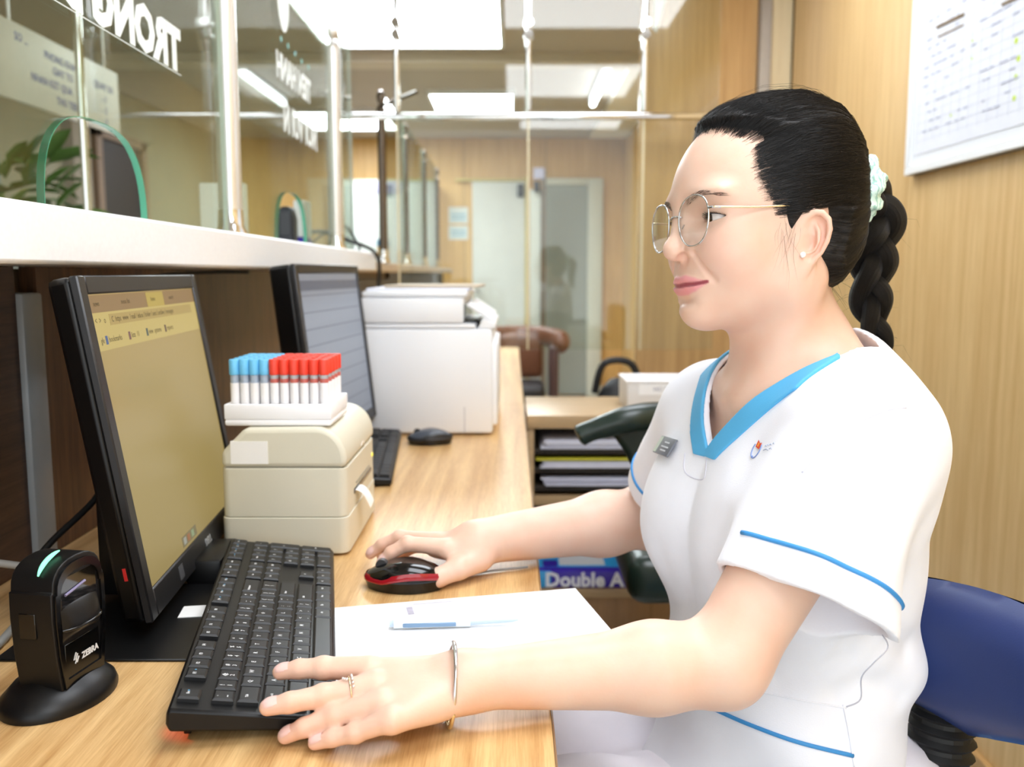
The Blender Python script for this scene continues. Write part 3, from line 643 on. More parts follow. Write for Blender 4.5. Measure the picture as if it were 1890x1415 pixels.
b.add(vs, fs); b.build('front_frame', MATS['black_gloss'], so, world=False, smooth=30)
b = MB(); b.bx((0.0222, -0.021, 0.064), (0.0228, 0.021, 0.104), 0.0002, 1); b.build('scan_window', mat('window_glass', '#070709', 0.05, coat=0.8), so, world=False)
lip_ = [Vector((0.0222+0.0085*max(0, 1-(y/0.0228)**2)**0.5, y, 0.064+0.0*y)) for y in np.linspace(-0.0225, 0.0225, 15)]
b = MB(); b.tube(lip_, 0.0014, n=8); b.build('window_lip', MATS['black_gloss'], so, world=False, smooth=70)
b = MB(); vs = []; fs = []; NY_ = 17; PF = [(0.0, 0.083), (0.25, 0.0815), (0.62, 0.0760), (0.92, 0.0700), (1.0, 0.0660), (0.9, 0.0620), (0.55, 0.0590), (0.0, 0.0560)]
for i in range(NY_):
    y = -0.0225+0.045*i/(NY_-1); k_ = max(0.0, 1-(y/0.0228)**2)**0.5
    for (a_, z_) in PF: vs.append((0.0222+0.0085*a_*k_, y, z_-0.003*(1-k_)))
n_ = len(PF)
for i in range(NY_-1):
    for j in range(n_-1): fs.append((i*n_+j, i*n_+j+1, (i+1)*n_+j+1, (i+1)*n_+j))
b.add(vs, [tuple(reversed(f)) for f in fs]); b.build('scan_shelf', BLK, so, world=False, smooth=60)
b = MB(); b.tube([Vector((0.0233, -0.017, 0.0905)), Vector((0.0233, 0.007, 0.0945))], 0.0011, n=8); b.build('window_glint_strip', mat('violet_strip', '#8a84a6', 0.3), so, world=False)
Ms = xf(so); lg = Ms @ Vector((0.0236, 0.008, 0.036)); axs_ = Ms.to_3x3() @ Vector((0, 1, 0))
MB().box((0.0228, 0.0, 0.037), (0.0010, 0.041, 0.030), 0.0004, 1).build('logo_panel', MATS['black_gloss'], so, world=False)
lettering('logo', 'ZEBRA', 0.0068, tuple(lg), axs_, (0, 0, 1), MATS['legend_white'], so, 0.0001, 0.0003)
for k, (dy, dz, L_) in enumerate(((-0.0105, 0.0035, 0.004), (-0.0092, 0.0015, 0.0052), (-0.0078, -0.001, 0.005), (-0.0118, 0.0012, 0.0032), (-0.0100, -0.0018, 0.0038))):
    b = MB(); b.box((0.0235, dy+0.0008, 0.0365+dz), (0.0003, L_*0.28, L_), rot=Euler((math.radians(-32), 0, 0)).to_matrix()); b.build('logo_stripe', MATS['legend_white'], so, world=False)
b = MB(); b.tube([Vector((0.010, 0.029*math.cos(t)*0.97-0.002, 0.0985+0.0225*math.sin(t)**0.8)) for t in np.linspace(math.radians(158), math.radians(92), 9)], [0.0006, 0.0012, 0.0016, 0.0018, 0.0018, 0.0018, 0.0016, 0.0012, 0.0006], n=10, up=(1, 0, 0)); b.build('status_light', mat('green_glow', '#1c3a2c', 0.3, emit='#7fe8b4', estr=1.6), so, world=False, smooth=70)
b = MB(); b.bx((-0.006, -0.0322, 0.060), (0.008, -0.0308, 0.080), 0.0005, 1); b.build('side_button', MATS['black_gloss'], so, world=False)
MB().lathe([(0.0495, 0.0), (0.050, 0.003), (0.048, 0.008), (0.038, 0.017), (0.028, 0.020), (0.024, 0.024)], (0, 0, 0), 40, sx=0.80, sy=1.0).build('base', BLK, so, world=False, smooth=50)
ls = bpy.data.lights.new('aiming_light', 'SPOT'); ls.color = (1, 0.16, 0.10); ls.energy = 0.55; ls.spot_size = math.radians(13); ls.spot_blend = 0.9; ls.shadow_soft_size = 0.004
lo = bpy.data.objects.new('aiming_light', ls); COL.objects.link(lo); lo.parent = so
src = Ms @ Vector((0.034, -0.004, 0.088)); tgt = PZ(335, 1352, DZ); lo.matrix_local = Ms.inverted() @ (Matrix.Translation(src) @ (tgt-src).to_track_quat('-Z', 'Y').to_matrix().to_4x4())
# ---- cables
def cable(name, pts, r, m, label):
    o = MB().tube(smooth_path(pts, 8), r, n=8).build(name, m, None, smooth=180); return tag(o, label, 'cable')
GC = mat('cable_grey', '#9a9a96', 0.5, noise=0.03); BC = mat('cable_black', '#141414', 0.5, noise=0.03)
cable('cable', [(-0.545, 0.70, DZ+0.06), (-0.47, 0.66, DZ+0.075), (-0.452, 0.672, DZ+0.05), (-0.455, 0.70, DZ+0.02), (-0.46, 0.76, DZ+0.0055), (-0.48, 0.86, DZ+0.0055)], 0.0042, GC, 'grey cable looping down behind the barcode scanner')
cable('cable', [(-0.52, 0.80, DZ+0.075), (-0.46, 0.84, DZ+0.050), (-0.41, 0.80, DZ+0.047), (-0.385, 0.775, DZ+0.052)], 0.0038, GC, 'grey lead passing behind the monitor corner')
cable('cable', [(-0.445, 0.60, DZ+0.012), (-0.43, 0.615, DZ+0.05), (-0.425, 0.64, DZ+0.02), (-0.42, 0.655, DZ+0.006)], 0.0040, BC, 'black cable at the left edge behind the scanner base')
cable('cable', [(-0.475, 0.83, DZ+0.004), (-0.48, 0.88, DZ+0.05), (-0.455, 0.95, DZ+0.09), (-0.44, 0.98, DZ+0.13)], 0.0035, BC, 'black monitor lead rising behind the screen')
cable('cable', [(-0.40, 0.955, DZ+0.0035), (-0.345, 0.945, DZ+0.0035), (-0.325, 0.975, DZ+0.0035), (-0.30, 0.955, DZ+0.0035), (-0.285, 0.945, DZ+0.0035)], 0.0028, BC, 'thin black wire between the adapter box and the keyboard')
cable('cable', [(-0.545, 1.25, LZ0-0.03), (-0.52, 1.32, LZ0-0.012), (-0.47, 1.42, LZ0-0.006), (-0.44, 1.50, LZ0-0.006)], 0.003, BC, 'black wire clipped below the ledge')
cable('cable', [(-0.62, 2.30, LZ1+0.0035), (-0.55, 2.55, LZ1+0.055), (-0.47, 2.66, LZ1+0.030), (-0.425, 2.74, LZ1+0.008), (-0.406, 2.75, LZ1-0.030), (-0.408, 2.75, LZ0-0.05), (-0.410, 2.72, LZ0-0.16)], 0.006, BC, 'thick black cable draped over the rounded end of the ledge')
cable('cable', [(-0.60, 2.60, LZ1+0.004), (-0.56, 2.72, LZ1+0.06), (-0.52, 2.79, LZ1+0.085), (-0.48, 2.80, LZ1+0.035), (-0.47, 2.79, LZ1+0.004)], 0.004, BC, 'black cable arching over the ledge behind the post')
cable('mouse_cable', [(-0.03, 0.985, DZ+0.002), (0.0, 1.0, DZ+0.002), (0.03, 0.99, DZ-0.0)] if False else [(-0.055, 0.962, DZ+0.002), (-0.02, 0.978, DZ+0.002), (0.018, 0.990, DZ+0.002)], 0.0012, GC, 'thin pale wire on the desk beside her wrist')
# ---- beige label printer
px0, px1 = -0.345, -0.196; py0, py1 = 1.037, 1.247
lp_ = empty('label_printer', ((px0+px1)/2, (py0+py1)/2, DZ), 0, 'beige label printer with a paper strip hanging from its slot', 'label printer')
def pr(poly, name, m, y0=py0, y1=py1, bev=0.007): 
    b = MB(); b.prism(poly, (0, y0, DZ), (1, 0, 0), (0, 0, 1), (0, y1-y0, 0)); return b.build(name, m, lp_, smooth=35, bevel=bev, bseg=3)
HP = 0.1555
arc = [(px1-0.036+0.036*math.cos(t), 0.116+(HP-0.116)*math.sin(t)) for t in np.linspace(0.0, math.pi/2, 12)]
def plan_block(z0, z1, g, name):
    r = 0.011; x0_, x1_, y0_, y1_ = px0+g, px1-g, py0+g, py1-g; poly = []
    for (cx_, cy_, a0) in ((x1_-r, y0_+r, -90), (x1_-r, y1_-r, 0), (x0_+r, y1_-r, 90), (x0_+r, y0_+r, 180)):
        for k in range(6): t = math.radians(a0+18*k); poly.append((cx_+r*math.cos(t), cy_+r*math.sin(t)))
    b = MB(); b.prism(poly, (0, 0, DZ+z0), (1, 0, 0), (0, 1, 0), (0, 0, z1-z0)); return b.build(name, MATS['beige_case'], lp_, smooth=35, bevel=0.0008, bseg=1)
plan_block(0.003, 0.0468, -0.0010, 'lower_case'); plan_block(0.0474, 0.1064, 0.0, 'middle_case')
pr([(px0+0.001, 0.1070), (px1-0.0005, 0.1070)]+arc+[(px0+0.03, HP-0.001), (px0+0.001, HP-0.03)], 'cover', MATS['beige_case'], bev=0.006)
pr([(px0+0.006, 0.048), (px1-0.008, 0.048), (px1-0.008, 0.114), (px0+0.006, 0.114)], 'inner_shell', MATS['grey_line'], py0+0.002, py1-0.002, 0)
for (y, z) in ((1.06, 0), (1.22, 0)):
    for x in (px0+0.02, px1-0.02): MB().lathe([(0.008, 0), (0.008, 0.003)], (x, y, DZ)).build('foot', BLK, lp_)
MB().bx((px1-0.003, 1.085, DZ+0.064), (px1+0.0012, 1.215, DZ+0.070), 0.0006, 1).build('slot', MATS['black_gloss'], lp_)
lbx = []
for i in range(9):
    t = i/8; lbx.append((px1+0.001+0.016*t, DZ+0.067-0.026*t*t))
b = MB(); vs = [(x, 1.092+0.012*i/8, z) for i, (x, z) in enumerate(lbx)]+[(x, 1.120+0.012*i/8, z+0.003*i/8) for i, (x, z) in enumerate(lbx)]
vs += [(x, y, z-0.0005) for x, y, z in vs]; n = 9; fs = [(i, i+1, n+i+1, n+i) for i in range(n-1)]+[(2*n+i, 3*n+i, 3*n+i+1, 2*n+i+1) for i in range(n-1)]+[(i, 2*n+i, 2*n+i+1, i+1) for i in range(n-1)]+[(n+i, n+i+1, 3*n+i+1, 3*n+i) for i in range(n-1)]
b.add(vs, fs); b.build('label_strip', MATS['label_white'], lp_, smooth=60)
MB().bx((px1-0.002, 1.225, DZ+0.082), (px1+0.0015, 1.231, DZ+0.087), 0.001).build('status_light', mat('amber', '#d8c24a', 0.3, emit='#d8d04a', estr=0.8), lp_)
b = MB(); b.tube([Vector((px1-0.004+0.0035, 1.155+0.02*math.cos(t), DZ+0.100+0.016*math.sin(t))) for t in np.linspace(0.6, 2.2, 9)], 0.0011, n=6); b.build('lever_line', MATS['label_white'], lp_)
MB().bx((-0.332, py0-0.0008, DZ+0.112), (-0.288, py0+0.004, DZ+0.139)).build('paper_label', MATS['label_white'], lp_)
MB().bx((px1-0.001, 1.10, DZ+0.074), (px1+0.0008, 1.20, DZ+0.0755)).build('front_seam', MATS['grey_line'], lp_)
# ---- rack of sample tubes on the printer
rz0 = DZ+HP+0.0002; rx0, rx1, ry0, ry1 = -0.341, -0.214, 1.046, 1.152
rk = empty('tube_rack', ((rx0+rx1)/2, (ry0+ry1)/2, rz0), 0, 'white foam tray of sample tubes on top of the label printer', 'tube rack')
RW = mat('rack_white', '#f5f6fa', 0.6, noise=0.01, nscale=30); RH = 0.026
MB().bx((rx0, ry0, rz0), (rx1, ry1, rz0+0.008), 0.003).build('floor', RW, rk)
for nm, a_, b_ in (('side', (rx0, ry0, rz0+0.0075), (rx1, ry0+0.005, rz0+RH)), ('side', (rx0, ry1-0.005, rz0+0.0075), (rx1, ry1, rz0+RH)), ('end', (rx0, ry0+0.005, rz0+0.0075), (rx0+0.005, ry1-0.005, rz0+RH)), ('end', (rx1-0.005, ry0+0.005, rz0+0.0075), (rx1, ry1-0.005, rz0+RH))): MB().bx(a_, b_, 0.0015).build(nm, RW, rk)
CB = mat('cap_blue', '#6cc0ec', 0.45, noise=0.03, nscale=200); CR = mat('cap_red', '#e8402c', 0.45, noise=0.03, nscale=200)
TG = mat('tube_clear', '#e9eef2', 0.12, trans=0.5, coat=0.3); TB = mat('tube_label', '#f3f3f6', 0.6, noise=0.02); TR = mat('tube_red', '#c86a62', 0.3, noise=0.05); TBL = mat('tube_bluish', '#c3d4ea', 0.2, trans=0.3)
def make_tube(col, loc, label, grp):
    o = empty('sample_tube', loc, 0, label, 'sample tube', grp); rr = 0.0051
    MB().lathe([(0.001, 0.0), (0.004, 0.001), (rr, 0.006), (rr, 0.054)], (0, 0, 0), 12).build('glass_tube', TG if col == 'red' else TBL, o, world=False, smooth=60)
    MB().lathe([(rr+0.0003, 0.012), (rr+0.0003, 0.042)], (0, 0, 0), 12).build('label', TB, o, world=False, smooth=60)
    if col == 'red': MB().lathe([(rr+0.0002, 0.0423), (rr+0.0002, 0.047)], (0, 0, 0), 12).build('fill_ring', TR, o, world=False, smooth=60)
    MB().lathe([(rr+0.0004, 0.0), (rr+0.0011, 0.0008), (rr+0.0011, 0.0175), (rr+0.0004, 0.0185), (rr*0.5, 0.0186)], (0, 0, 0.0515), 14).build('cap', CB if col == 'blue' else CR, o, world=False, smooth=40)
    return o
tubes = {}
ORD = ['front', 'second', 'third', 'fourth', 'back']; NTH2 = ['first', 'second', 'third', 'fourth', 'fifth', 'last']; NTH = ['leftmost', 'second from the left', 'third from the left', 'fourth from the left', 'fifth from the left', 'rightmost']
for j in range(5):
    for i in range(10):
        if j == 0 and i in (): continue
        col = 'blue' if i < 4 else 'red'
        x = rx0+0.0100+0.01185*i; y = ry0+0.0140+0.0190*j; loc = (x, y, rz0+0.0082-(0.0 if (i+j) % 3 else 0.0))
        ii = i if i < 4 else i-4; lab = '%s capped sample tube, %s from the left in the %s row of the tray' % (col, NTH2[ii] if not (col == 'blue' and ii == 3) else 'last', ORD[j]); grp = 'blue capped tubes in the tray' if col == 'blue' else 'red capped tubes in the tray'
        if col not in tubes: tubes[col] = make_tube(col, loc, lab, grp)
        else:
            t_ = dup(tubes[col]); t_['label'] = lab; t_.location = loc; t_.rotation_euler = (0, 0, 0.7*i+j)
# ---- paper, pen
p0 = PZ(596, 1123, DZ+0.001); p1 = PZ(1062, 1085, DZ+0.001); ax_ = (p1-p0).normalized(); ay_ = Vector((ax_.y, -ax_.x, 0))
tr = p1; c_ = tr-ax_*0.1485+ay_*0.105
Rp = Matrix((ax_, -ay_, Vector((0, 0, 1)))).transposed()
pap = empty('paper_sheet', (c_.x, c_.y, DZ+0.0006), 0, 'white printed sheet of paper lying under her forearm', 'paper')
MB().box((c_.x, c_.y, DZ+0.0007), (0.297, 0.21, 0.0006), rot=Rp).build('sheet', MATS['paper'], pap)
PG = mat('print_grey', '#b6b3c2', 0.7, noise=0.2, nscale=90); PL = mat('print_pale', '#d9d7e2', 0.7, noise=0.05)
PPN = [0]
def pprint(px, py, w, d, m, nm='printed_block'):
    PPN[0] += 1; q = PZ(px, py, DZ+0.0011); MB().box((q.x, q.y, DZ+0.0011+0.00003*PPN[0]), (w, d, 0.0002), rot=Rp).build(nm, m, pap)
pprint(795, 1122, 0.044, 0.024, PL, 'printed_picture'); pprint(757, 1127, 0.006, 0.020, PG); pprint(800, 1112, 0.042, 0.0014, PG); pprint(655, 1134, 0.006, 0.014, PL)
pn = empty('pen', tuple(PZ(800, 1152, DZ+0.006)), 0, 'white and pale blue ballpoint pen on the printed sheet', 'pen')
a_ = PZ(727, 1150, DZ+0.0065); b_ = PZ(868, 1146, DZ+0.0065); d_ = (b_-a_).normalized()
MB().cyl(a_, b_, 0.0052, n=16).build('barrel', mat('pen_white', '#e9f1f6', 0.3, noise=0.01), pn)
MB().tube([b_, b_+d_*0.006, b_+d_*0.040, b_+d_*0.046], [0.0038, 0.0034, 0.0022, 0.0006], n=12).build('grip', mat('pen_blue_pale', '#c7dbea', 0.3, noise=0.02), pn)
MB().box(tuple(a_+d_*0.034+Vector((0, -0.0052, -0.0005))), (0.050, 0.0016, 0.0040), 0.0006, 1, rot=Matrix((d_, Vector((-d_.y, d_.x, 0)), Vector((0, 0, 1)))).transposed()).build('clip', mat('pen_clip', '#7ea0c4', 0.3, noise=0.02), pn)
MB().cyl(a_-d_*0.004, a_, 0.0034, n=12).build('cap_end', MATS['pen_blue_pale'], pn)
# ---- multifunction printer further along
mf = empty('office_printer', (-0.18, 2.03, DZ), 0, 'large white multifunction printer on the desk beyond the second keyboard', 'printer')
MW = mat('printer_white', '#f4f7fb', 0.35, noise=0.01, nscale=8); x0, x1, y0, y1 = -0.312, -0.040, 1.84, 2.26
MB().bx((x0, y0, DZ+0.004), (x1, y1, DZ+0.222), 0.006).build('body', MW, mf)
MB().bx((x1-0.004, y0+0.012, DZ+0.02), (x1+0.010, y1-0.02, DZ+0.19), 0.004).build('paper_drawer', MW, mf)
MB().bx((x1-0.06, y0-0.001, DZ+0.006), (x1-0.058, y0+0.004, DZ+0.06)).build('side_seam', mat('seam_grey', '#c9ccd2', 0.5), mf)
MB().bx((x0, y0+0.002, DZ+0.2235), (x1-0.035, y1-0.004, DZ+0.232), 0.002).build('tray_floor', MW, mf)
MB().bx((x0, y0, DZ+0.2335), (x1-0.060, y1-0.01, DZ+0.286), 0.005).build('scanner_unit', MW, mf)
MB().bx((x1-0.075, y0+0.03, DZ+0.236), (x1-0.058, y1-0.03, DZ+0.272)).build('output_gap', MATS['black_gloss'], mf)
MB().bx((x0+0.004, y0+0.004, DZ+0.2875), (x1-0.052, y1-0.014, DZ+0.299), 0.004).build('lid', MW, mf)
b = MB(); b.prism([(x1-0.055, 0.270), (x1-0.048, 0.276), (x1+0.002, 0.243), (x1-0.003, 0.237)], (0, y0+0.01, DZ), (1, 0, 0), (0, 0, 1), (0, y1-y0-0.04, 0)); b.build('control_panel', MW, mf, smooth=0, bevel=0.002)
b = MB(); b.prism([(x1-0.030, 0.2225), (x1+0.006, 0.2225), (x1+0.006, 0.2330), (x1-0.020, 0.2450)], (0, y0+0.004, DZ), (1, 0, 0), (0, 0, 1), (0, y1-y0-0.02, 0)); b.build('front_lip', MW, mf, smooth=0, bevel=0.002)
for k, nm in enumerate(('foot',)*4): MB().lathe([(0.012, 0), (0.012, 0.005)], (x0+0.03 if k % 2 else x1-0.03, y0+0.03 if k < 2 else y1-0.03, DZ)).build(nm, BLK, mf)
pz = DZ+0.2995
st = MB(); st.box((-0.200, 2.02, pz+0.0026), (0.215, 0.30, 0.005), 0.001, 1, rot=Euler((0, 0, 0.03)).to_matrix()); tag(st.build('paper_stack', mat('paper_grey', '#e2e3ee', 0.7, noise=0.05, nscale=60), None), 'stack of white papers on the lid of the large printer', 'papers')
fd = MB(); fd.box((-0.170, 2.05, pz+0.0085), (0.20, 0.24, 0.006), 0.002, 1, rot=Euler((0, 0, -0.05)).to_matrix()); tag(fd.build('beige_folder', mat('folder_beige', '#c3b49c', 0.6, noise=0.05), None), 'beige folder on the papers above the large printer', 'folder')
# ================================================================== the seated woman
# signed-distance helpers (numpy); every surface of the figure is polygonised by surface nets
def L2(a): return np.sqrt(np.einsum('ij,ij->i', a, a))
def smin(a, b, k):
    h = np.maximum(k-np.abs(a-b), 0.0)/k
    return np.minimum(a, b)-h*h*k*0.25
def smax(a, b, k): return -smin(-a, -b, k)
def ball(p, c, r): return L2(p-np.array(c))-r
def ell(p, c, r, R=None):
    q = p-np.array(c)
    if R is not None: q = q @ R
    r = np.array(r); k0 = L2(q/r); k1 = L2(q/(r*r))
    return k0*(k0-1.0)/np.maximum(k1, 1e-9)
def rcone(p, a, b, ra, rb):
    a = np.array(a, float); b = np.array(b, float); ab = b-a
    h = np.clip(((p-a) @ ab)/max(ab @ ab, 1e-12), 0, 1)
    return L2(p-a-h[:, None]*ab)-(ra+(rb-ra)*h)
def chain(p, pts, rs, k=0.0):
    d = None
    for i in range(len(pts)-1):
        e = rcone(p, pts[i], pts[i+1], rs[i], rs[i+1])
        d = e if d is None else (smin(d, e, k) if k > 0 else np.minimum(d, e))
    return d
class Group:
    """a distance function that only needs evaluating inside its own box"""
    def __init__(s, f, lo, hi, m=0.05): s.f = f; s.lo = np.array(lo)-m; s.hi = np.array(hi)+m
    def __call__(s, p):
        far = np.maximum(np.maximum(s.lo-p, p-s.hi), 0); out = L2(far)+0.03
        i = np.nonzero(out <= 0.03)[0]
        if len(i): out[i] = s.f(p[i])
        return out
def surface_nets(f, lo, hi, h, B=16, lip=1.35):
    lo = np.array(lo, float); n = np.ceil((np.array(hi)-lo)/(h*B)).astype(int)
    g = np.stack(np.meshgrid(*[np.arange(k) for k in n], indexing='ij'), -1).reshape(-1, 3)
    c = lo+(g+0.5)*B*h; act = np.zeros(len(g), bool)
    for i in range(0, len(g), 200000): act[i:i+200000] = np.abs(f(c[i:i+200000])) < 0.87*B*h*lip
    g = g[act]; S = B+1
    li = np.stack(np.meshgrid(*[np.arange(S)]*3, indexing='ij'), -1).reshape(-1, 3)
    NY, NZ = int(n[1]*B+2), int(n[2]*B+2)
    def cid(a): return (a[:, 0].astype(np.int64)*NY+a[:, 1])*NZ+a[:, 2]
    VP, VI, Q = [], [], []
    corner = [(i, j, k) for i in (0, 1) for j in (0, 1) for k in (0, 1)]
    edges = [(a, b) for a in range(8) for b in range(a+1, 8) if sum(abs(corner[a][x]-corner[b][x]) for x in range(3)) == 1]
    for s in range(0, len(g), 48):
        gb = g[s:s+48]; nb = len(gb)
        ii = (gb[:, None, :]*B+li[None]).reshape(-1, 3)
        D = f(lo+ii*h).reshape(nb, S, S, S); I = D < 0
        cs = [D[:, i:i+B, j:j+B, k:k+B] for (i, j, k) in corner]
        cnt = sum((x < 0).astype(np.int8) for x in cs); w = np.nonzero((cnt > 0) & (cnt < 8))
        if len(w[0]):
            vals = np.stack([x[w] for x in cs], 1); acc = np.zeros((len(vals), 3)); num = np.zeros(len(vals))
            for a, b in edges:
                va, vb = vals[:, a], vals[:, b]; m = (va < 0) != (vb < 0)
                t = np.where(m, va/np.where(m, va-vb, 1), 0)
                ca, cb = np.array(corner[a]), np.array(corner[b])
                acc += np.where(m[:, None], ca+t[:, None]*(cb-ca), 0); num += m
            base = gb[w[0]]*B+np.stack(w[1:], 1)
            VP.append(lo+(base+acc/num[:, None])*h); VI.append(cid(base))
        for ax in range(3):
            sl0 = [slice(0, B)]*3; sl1 = [slice(0, B)]*3; sl1[ax] = slice(1, S)
            A = I[(slice(None),)+tuple(sl0)]; C = I[(slice(None),)+tuple(sl1)]; e = np.nonzero(A != C)
            if not len(e[0]): continue
            base = gb[e[0]]*B+np.stack(e[1:], 1); u, v = (ax+1) % 3, (ax+2) % 3
            off = np.zeros((4, 3), int); off[1, u] = -1; off[2, u] = -1; off[2, v] = -1; off[3, v] = -1
            q = np.stack([cid(base+o) for o in off], 1); fl = ~A[e]
            q[fl] = q[fl][:, ::-1]; Q.append(q)
    V = np.concatenate(VP); ids = np.concatenate(VI); Q = np.concatenate(Q)
    o = np.argsort(ids); ids = ids[o]; V = V[o]
    k = np.minimum(np.searchsorted(ids, Q), len(ids)-1); ok = (ids[k] == Q).all(1)
    return V, k[ok][:, ::-1] if False else k[ok]
def relax(V, F, it=1, a=0.5):
    """light Laplacian smoothing of the net"""
    e = np.concatenate([F[:, [0, 1]], F[:, [1, 2]], F[:, [2, 3]], F[:, [3, 0]]])
    for _ in range(it):
        S = np.zeros_like(V); c = np.zeros(len(V))
        for x in range(3): S[:, x] = np.bincount(e[:, 0], V[e[:, 1], x], len(V))+np.bincount(e[:, 1], V[e[:, 0], x], len(V))
        c = np.bincount(e[:, 0], minlength=len(V))+np.bincount(e[:, 1], minlength=len(V))
        V = V+a*(S/np.maximum(c, 1)[:, None]-V)
    return V
ZOFF = np.array([0, 0, CAMZ])
def np_mesh(name, V, F, material, parent, colors=None, vec=None, smooth=180):
    V = V+ZOFF-np.array(xf(parent).translation) if parent is not None else V+ZOFF
    me = bpy.data.meshes.new(name); me.vertices.add(len(V)); me.vertices.foreach_set('co', V.astype(np.float32).ravel())
    k = F.shape[1]; me.loops.add(F.size); me.loops.foreach_set('vertex_index', F.astype(np.int32).ravel())
    me.polygons.add(len(F)); me.polygons.foreach_set('loop_start', np.arange(0, F.size, k, dtype=np.int32))
    me.update(calc_edges=True); me.validate()
    if colors is not None:
        at = me.color_attributes.new('tone', 'FLOAT_COLOR', 'POINT'); at.data.foreach_set('color', np.concatenate([colors, np.ones((len(V), 1))], 1).astype(np.float32).ravel())
    if vec is not None:
        at = me.attributes.new('strand', 'FLOAT_VECTOR', 'POINT'); at.data.foreach_set('vector', vec.astype(np.float32).ravel())
    return link(name, me, material, parent, smooth)

# ---- pose (metres, measured from the lens; y along the aisle, z up from lens height)
TAU = math.radians(17)
TF = np.array([-math.cos(TAU), -math.sin(TAU), 0]); TL = np.array([math.sin(TAU), -math.cos(TAU), 0]); UP = np.array([0, 0, 1.0])
SHL = np.array([0.300, 0.715, -0.122]); SHR = np.array([0.216, 0.976, -0.152])      # shoulder joints
ELL_ = np.array([0.166, 0.668, -0.302]); WRL = np.array([-0.035, 0.640, -0.3035])     # left elbow, wrist
ELR = np.array([0.176, 1.085, -0.300]); WRR = np.array([-0.040, 0.978, -0.300])      # right elbow, wrist
MID = np.array([0.272, 0.852, 0.0])
psi, rho, pit = math.radians(15), math.radians(3.5), math.radians(2)
hf = np.array([-math.cos(psi)*math.cos(pit), -math.sin(psi)*math.cos(pit), math.sin(pit)])
hl0 = np.array([math.sin(psi), -math.cos(psi), 0]); hu0 = np.cross(hf, hl0); hu0 /= np.linalg.norm(hu0)
if hu0[2] < 0: hu0 = -hu0
hl = hl0*math.cos(rho)+hu0*math.sin(rho); hu = hu0*math.cos(rho)-hl0*math.sin(rho)
HR = np.stack([hf, hl, hu], 1)                      # head axes: forward, left, up
HO = np.array([0.2430, 0.8574, 0.026])
HSX = np.array([0.95, 1.0, 1.0])
def to_head(p): return ((p-HO) @ HR)/HSX
def from_head(q): return (np.atleast_2d(np.array(q, float))*HSX) @ HR.T+HO
def to_torso(p):
    q = p-MID; l = q @ TL; return np.stack([q @ TF, l, q[:, 2]-0.05*np.clip(l, -0.2, 0.2)], 1)
def from_torso(q): q = np.atleast_2d(np.array(q, float)); return MID+q[:, :1]*TF+q[:, 1:2]*TL+(q[:, 2:3]+0.05*q[:, 1:2])*UP
def sstep(a, b, x): t = np.clip((x-a)/(b-a), 0, 1); return t*t*(3-2*t)

EYE = (0.0725, 0.0350, 0.0185)
def cranium(s):
    return ell(s, (0.011, 0, 0.045), (0.0865, 0.0715, 0.083))
def head_base(s):
    d = cranium(s)
    d = smin(d, ell(s, (0.047, 0, 0.003), (0.0455, 0.0600, 0.077)), 0.03)
    d = smin(d, rcone(s, (0.063, 0, -0.054), (0.010, 0.045, -0.036), 0.020, 0.018), 0.028)
    d = smin(d, rcone(s, (0.012, 0.044, -0.036), (0.0, 0.052, 0.02), 0.016, 0.018), 0.03)
    return d
def ear_sdf(s):
    fl = math.radians(28); x = s[:, 0]-0.0115; y = s[:, 1]-0.0640
    e = np.stack([-x*math.cos(fl)+y*math.sin(fl), s[:, 2]+0.003, x*math.sin(fl)+y*math.cos(fl)], 1)
    ct, st = math.cos(math.radians(-22)), math.sin(math.radians(-22))
    Rt = np.array([[ct, -st, 0], [st, ct, 0], [0, 0, 1]])
    d = ell(e, (0.0130, 0.002, 0.0025), (0.0135, 0.0245, 0.0026), Rt)
    d = smin(d, ell(e, (0.0030, -0.0195, 0.0040), (0.0085, 0.0085, 0.0036)), 0.006)
    hx = [(0.004, 0.004, 0.0055), (0.0030, 0.0130, 0.006), (0.0070, 0.0205, 0.0075), (0.0135, 0.0248, 0.0085), (0.0205, 0.0242, 0.009), (0.0260, 0.0185, 0.009), (0.0275, 0.0100, 0.0085), (0.0255, 0.0000, 0.0075), (0.0210, -0.0095, 0.006), (0.0135, -0.0180, 0.0045), (0.0050, -0.0250, 0.004)]
    d = smin(d, chain(e, hx, [0.0020, 0.0024, 0.0027, 0.0028, 0.0028, 0.0028, 0.0027, 0.0026, 0.0024, 0.0022, 0.002]), 0.002)
    d = smin(d, chain(e, [(0.0155, 0.0150, 0.0055), (0.0185, 0.0080, 0.0072), (0.0185, -0.0010, 0.0075), (0.0145, -0.0070, 0.0068), (0.0075, -0.0100, 0.0065)], [0.0018, 0.0022, 0.0023, 0.0022, 0.0024]), 0.002)
    d = smax(d, -ell(e, (0.0090, -0.0005, 0.0085), (0.0076, 0.0092, 0.0120)), 0.0012)
    d = smax(d, -chain(e, [(0.0085, 0.0165, 0.0075), (0.0160, 0.0205, 0.0080), (0.0225, 0.0150, 0.0085), (0.0225, 0.0040, 0.0080), (0.0185, -0.0085, 0.0070)], [0.0016, 0.0020, 0.0020, 0.0018, 0.0014]), 0.0015)
    d = smin(d, ell(e, (-0.0005, -0.003, 0.0060), (0.0030, 0.0050, 0.0030)), 0.003)
    d = smin(d, ell(e, (0.0, 0.0, -0.002), (0.010, 0.020, 0.008)), 0.005)
    return d
def pre_lip(s):
    d = head_base(s)
    d = smin(d, ball(s, (0.0745, 0, -0.0605), 0.0160), 0.018)
    d = smin(d, ell(s, (0.058, 0.036, -0.010), (0.026, 0.024, 0.024)), 0.02)
    return smin(d, ell(s, (0.0725, 0, -0.036), (0.0195, 0.0300, 0.022)), 0.014)
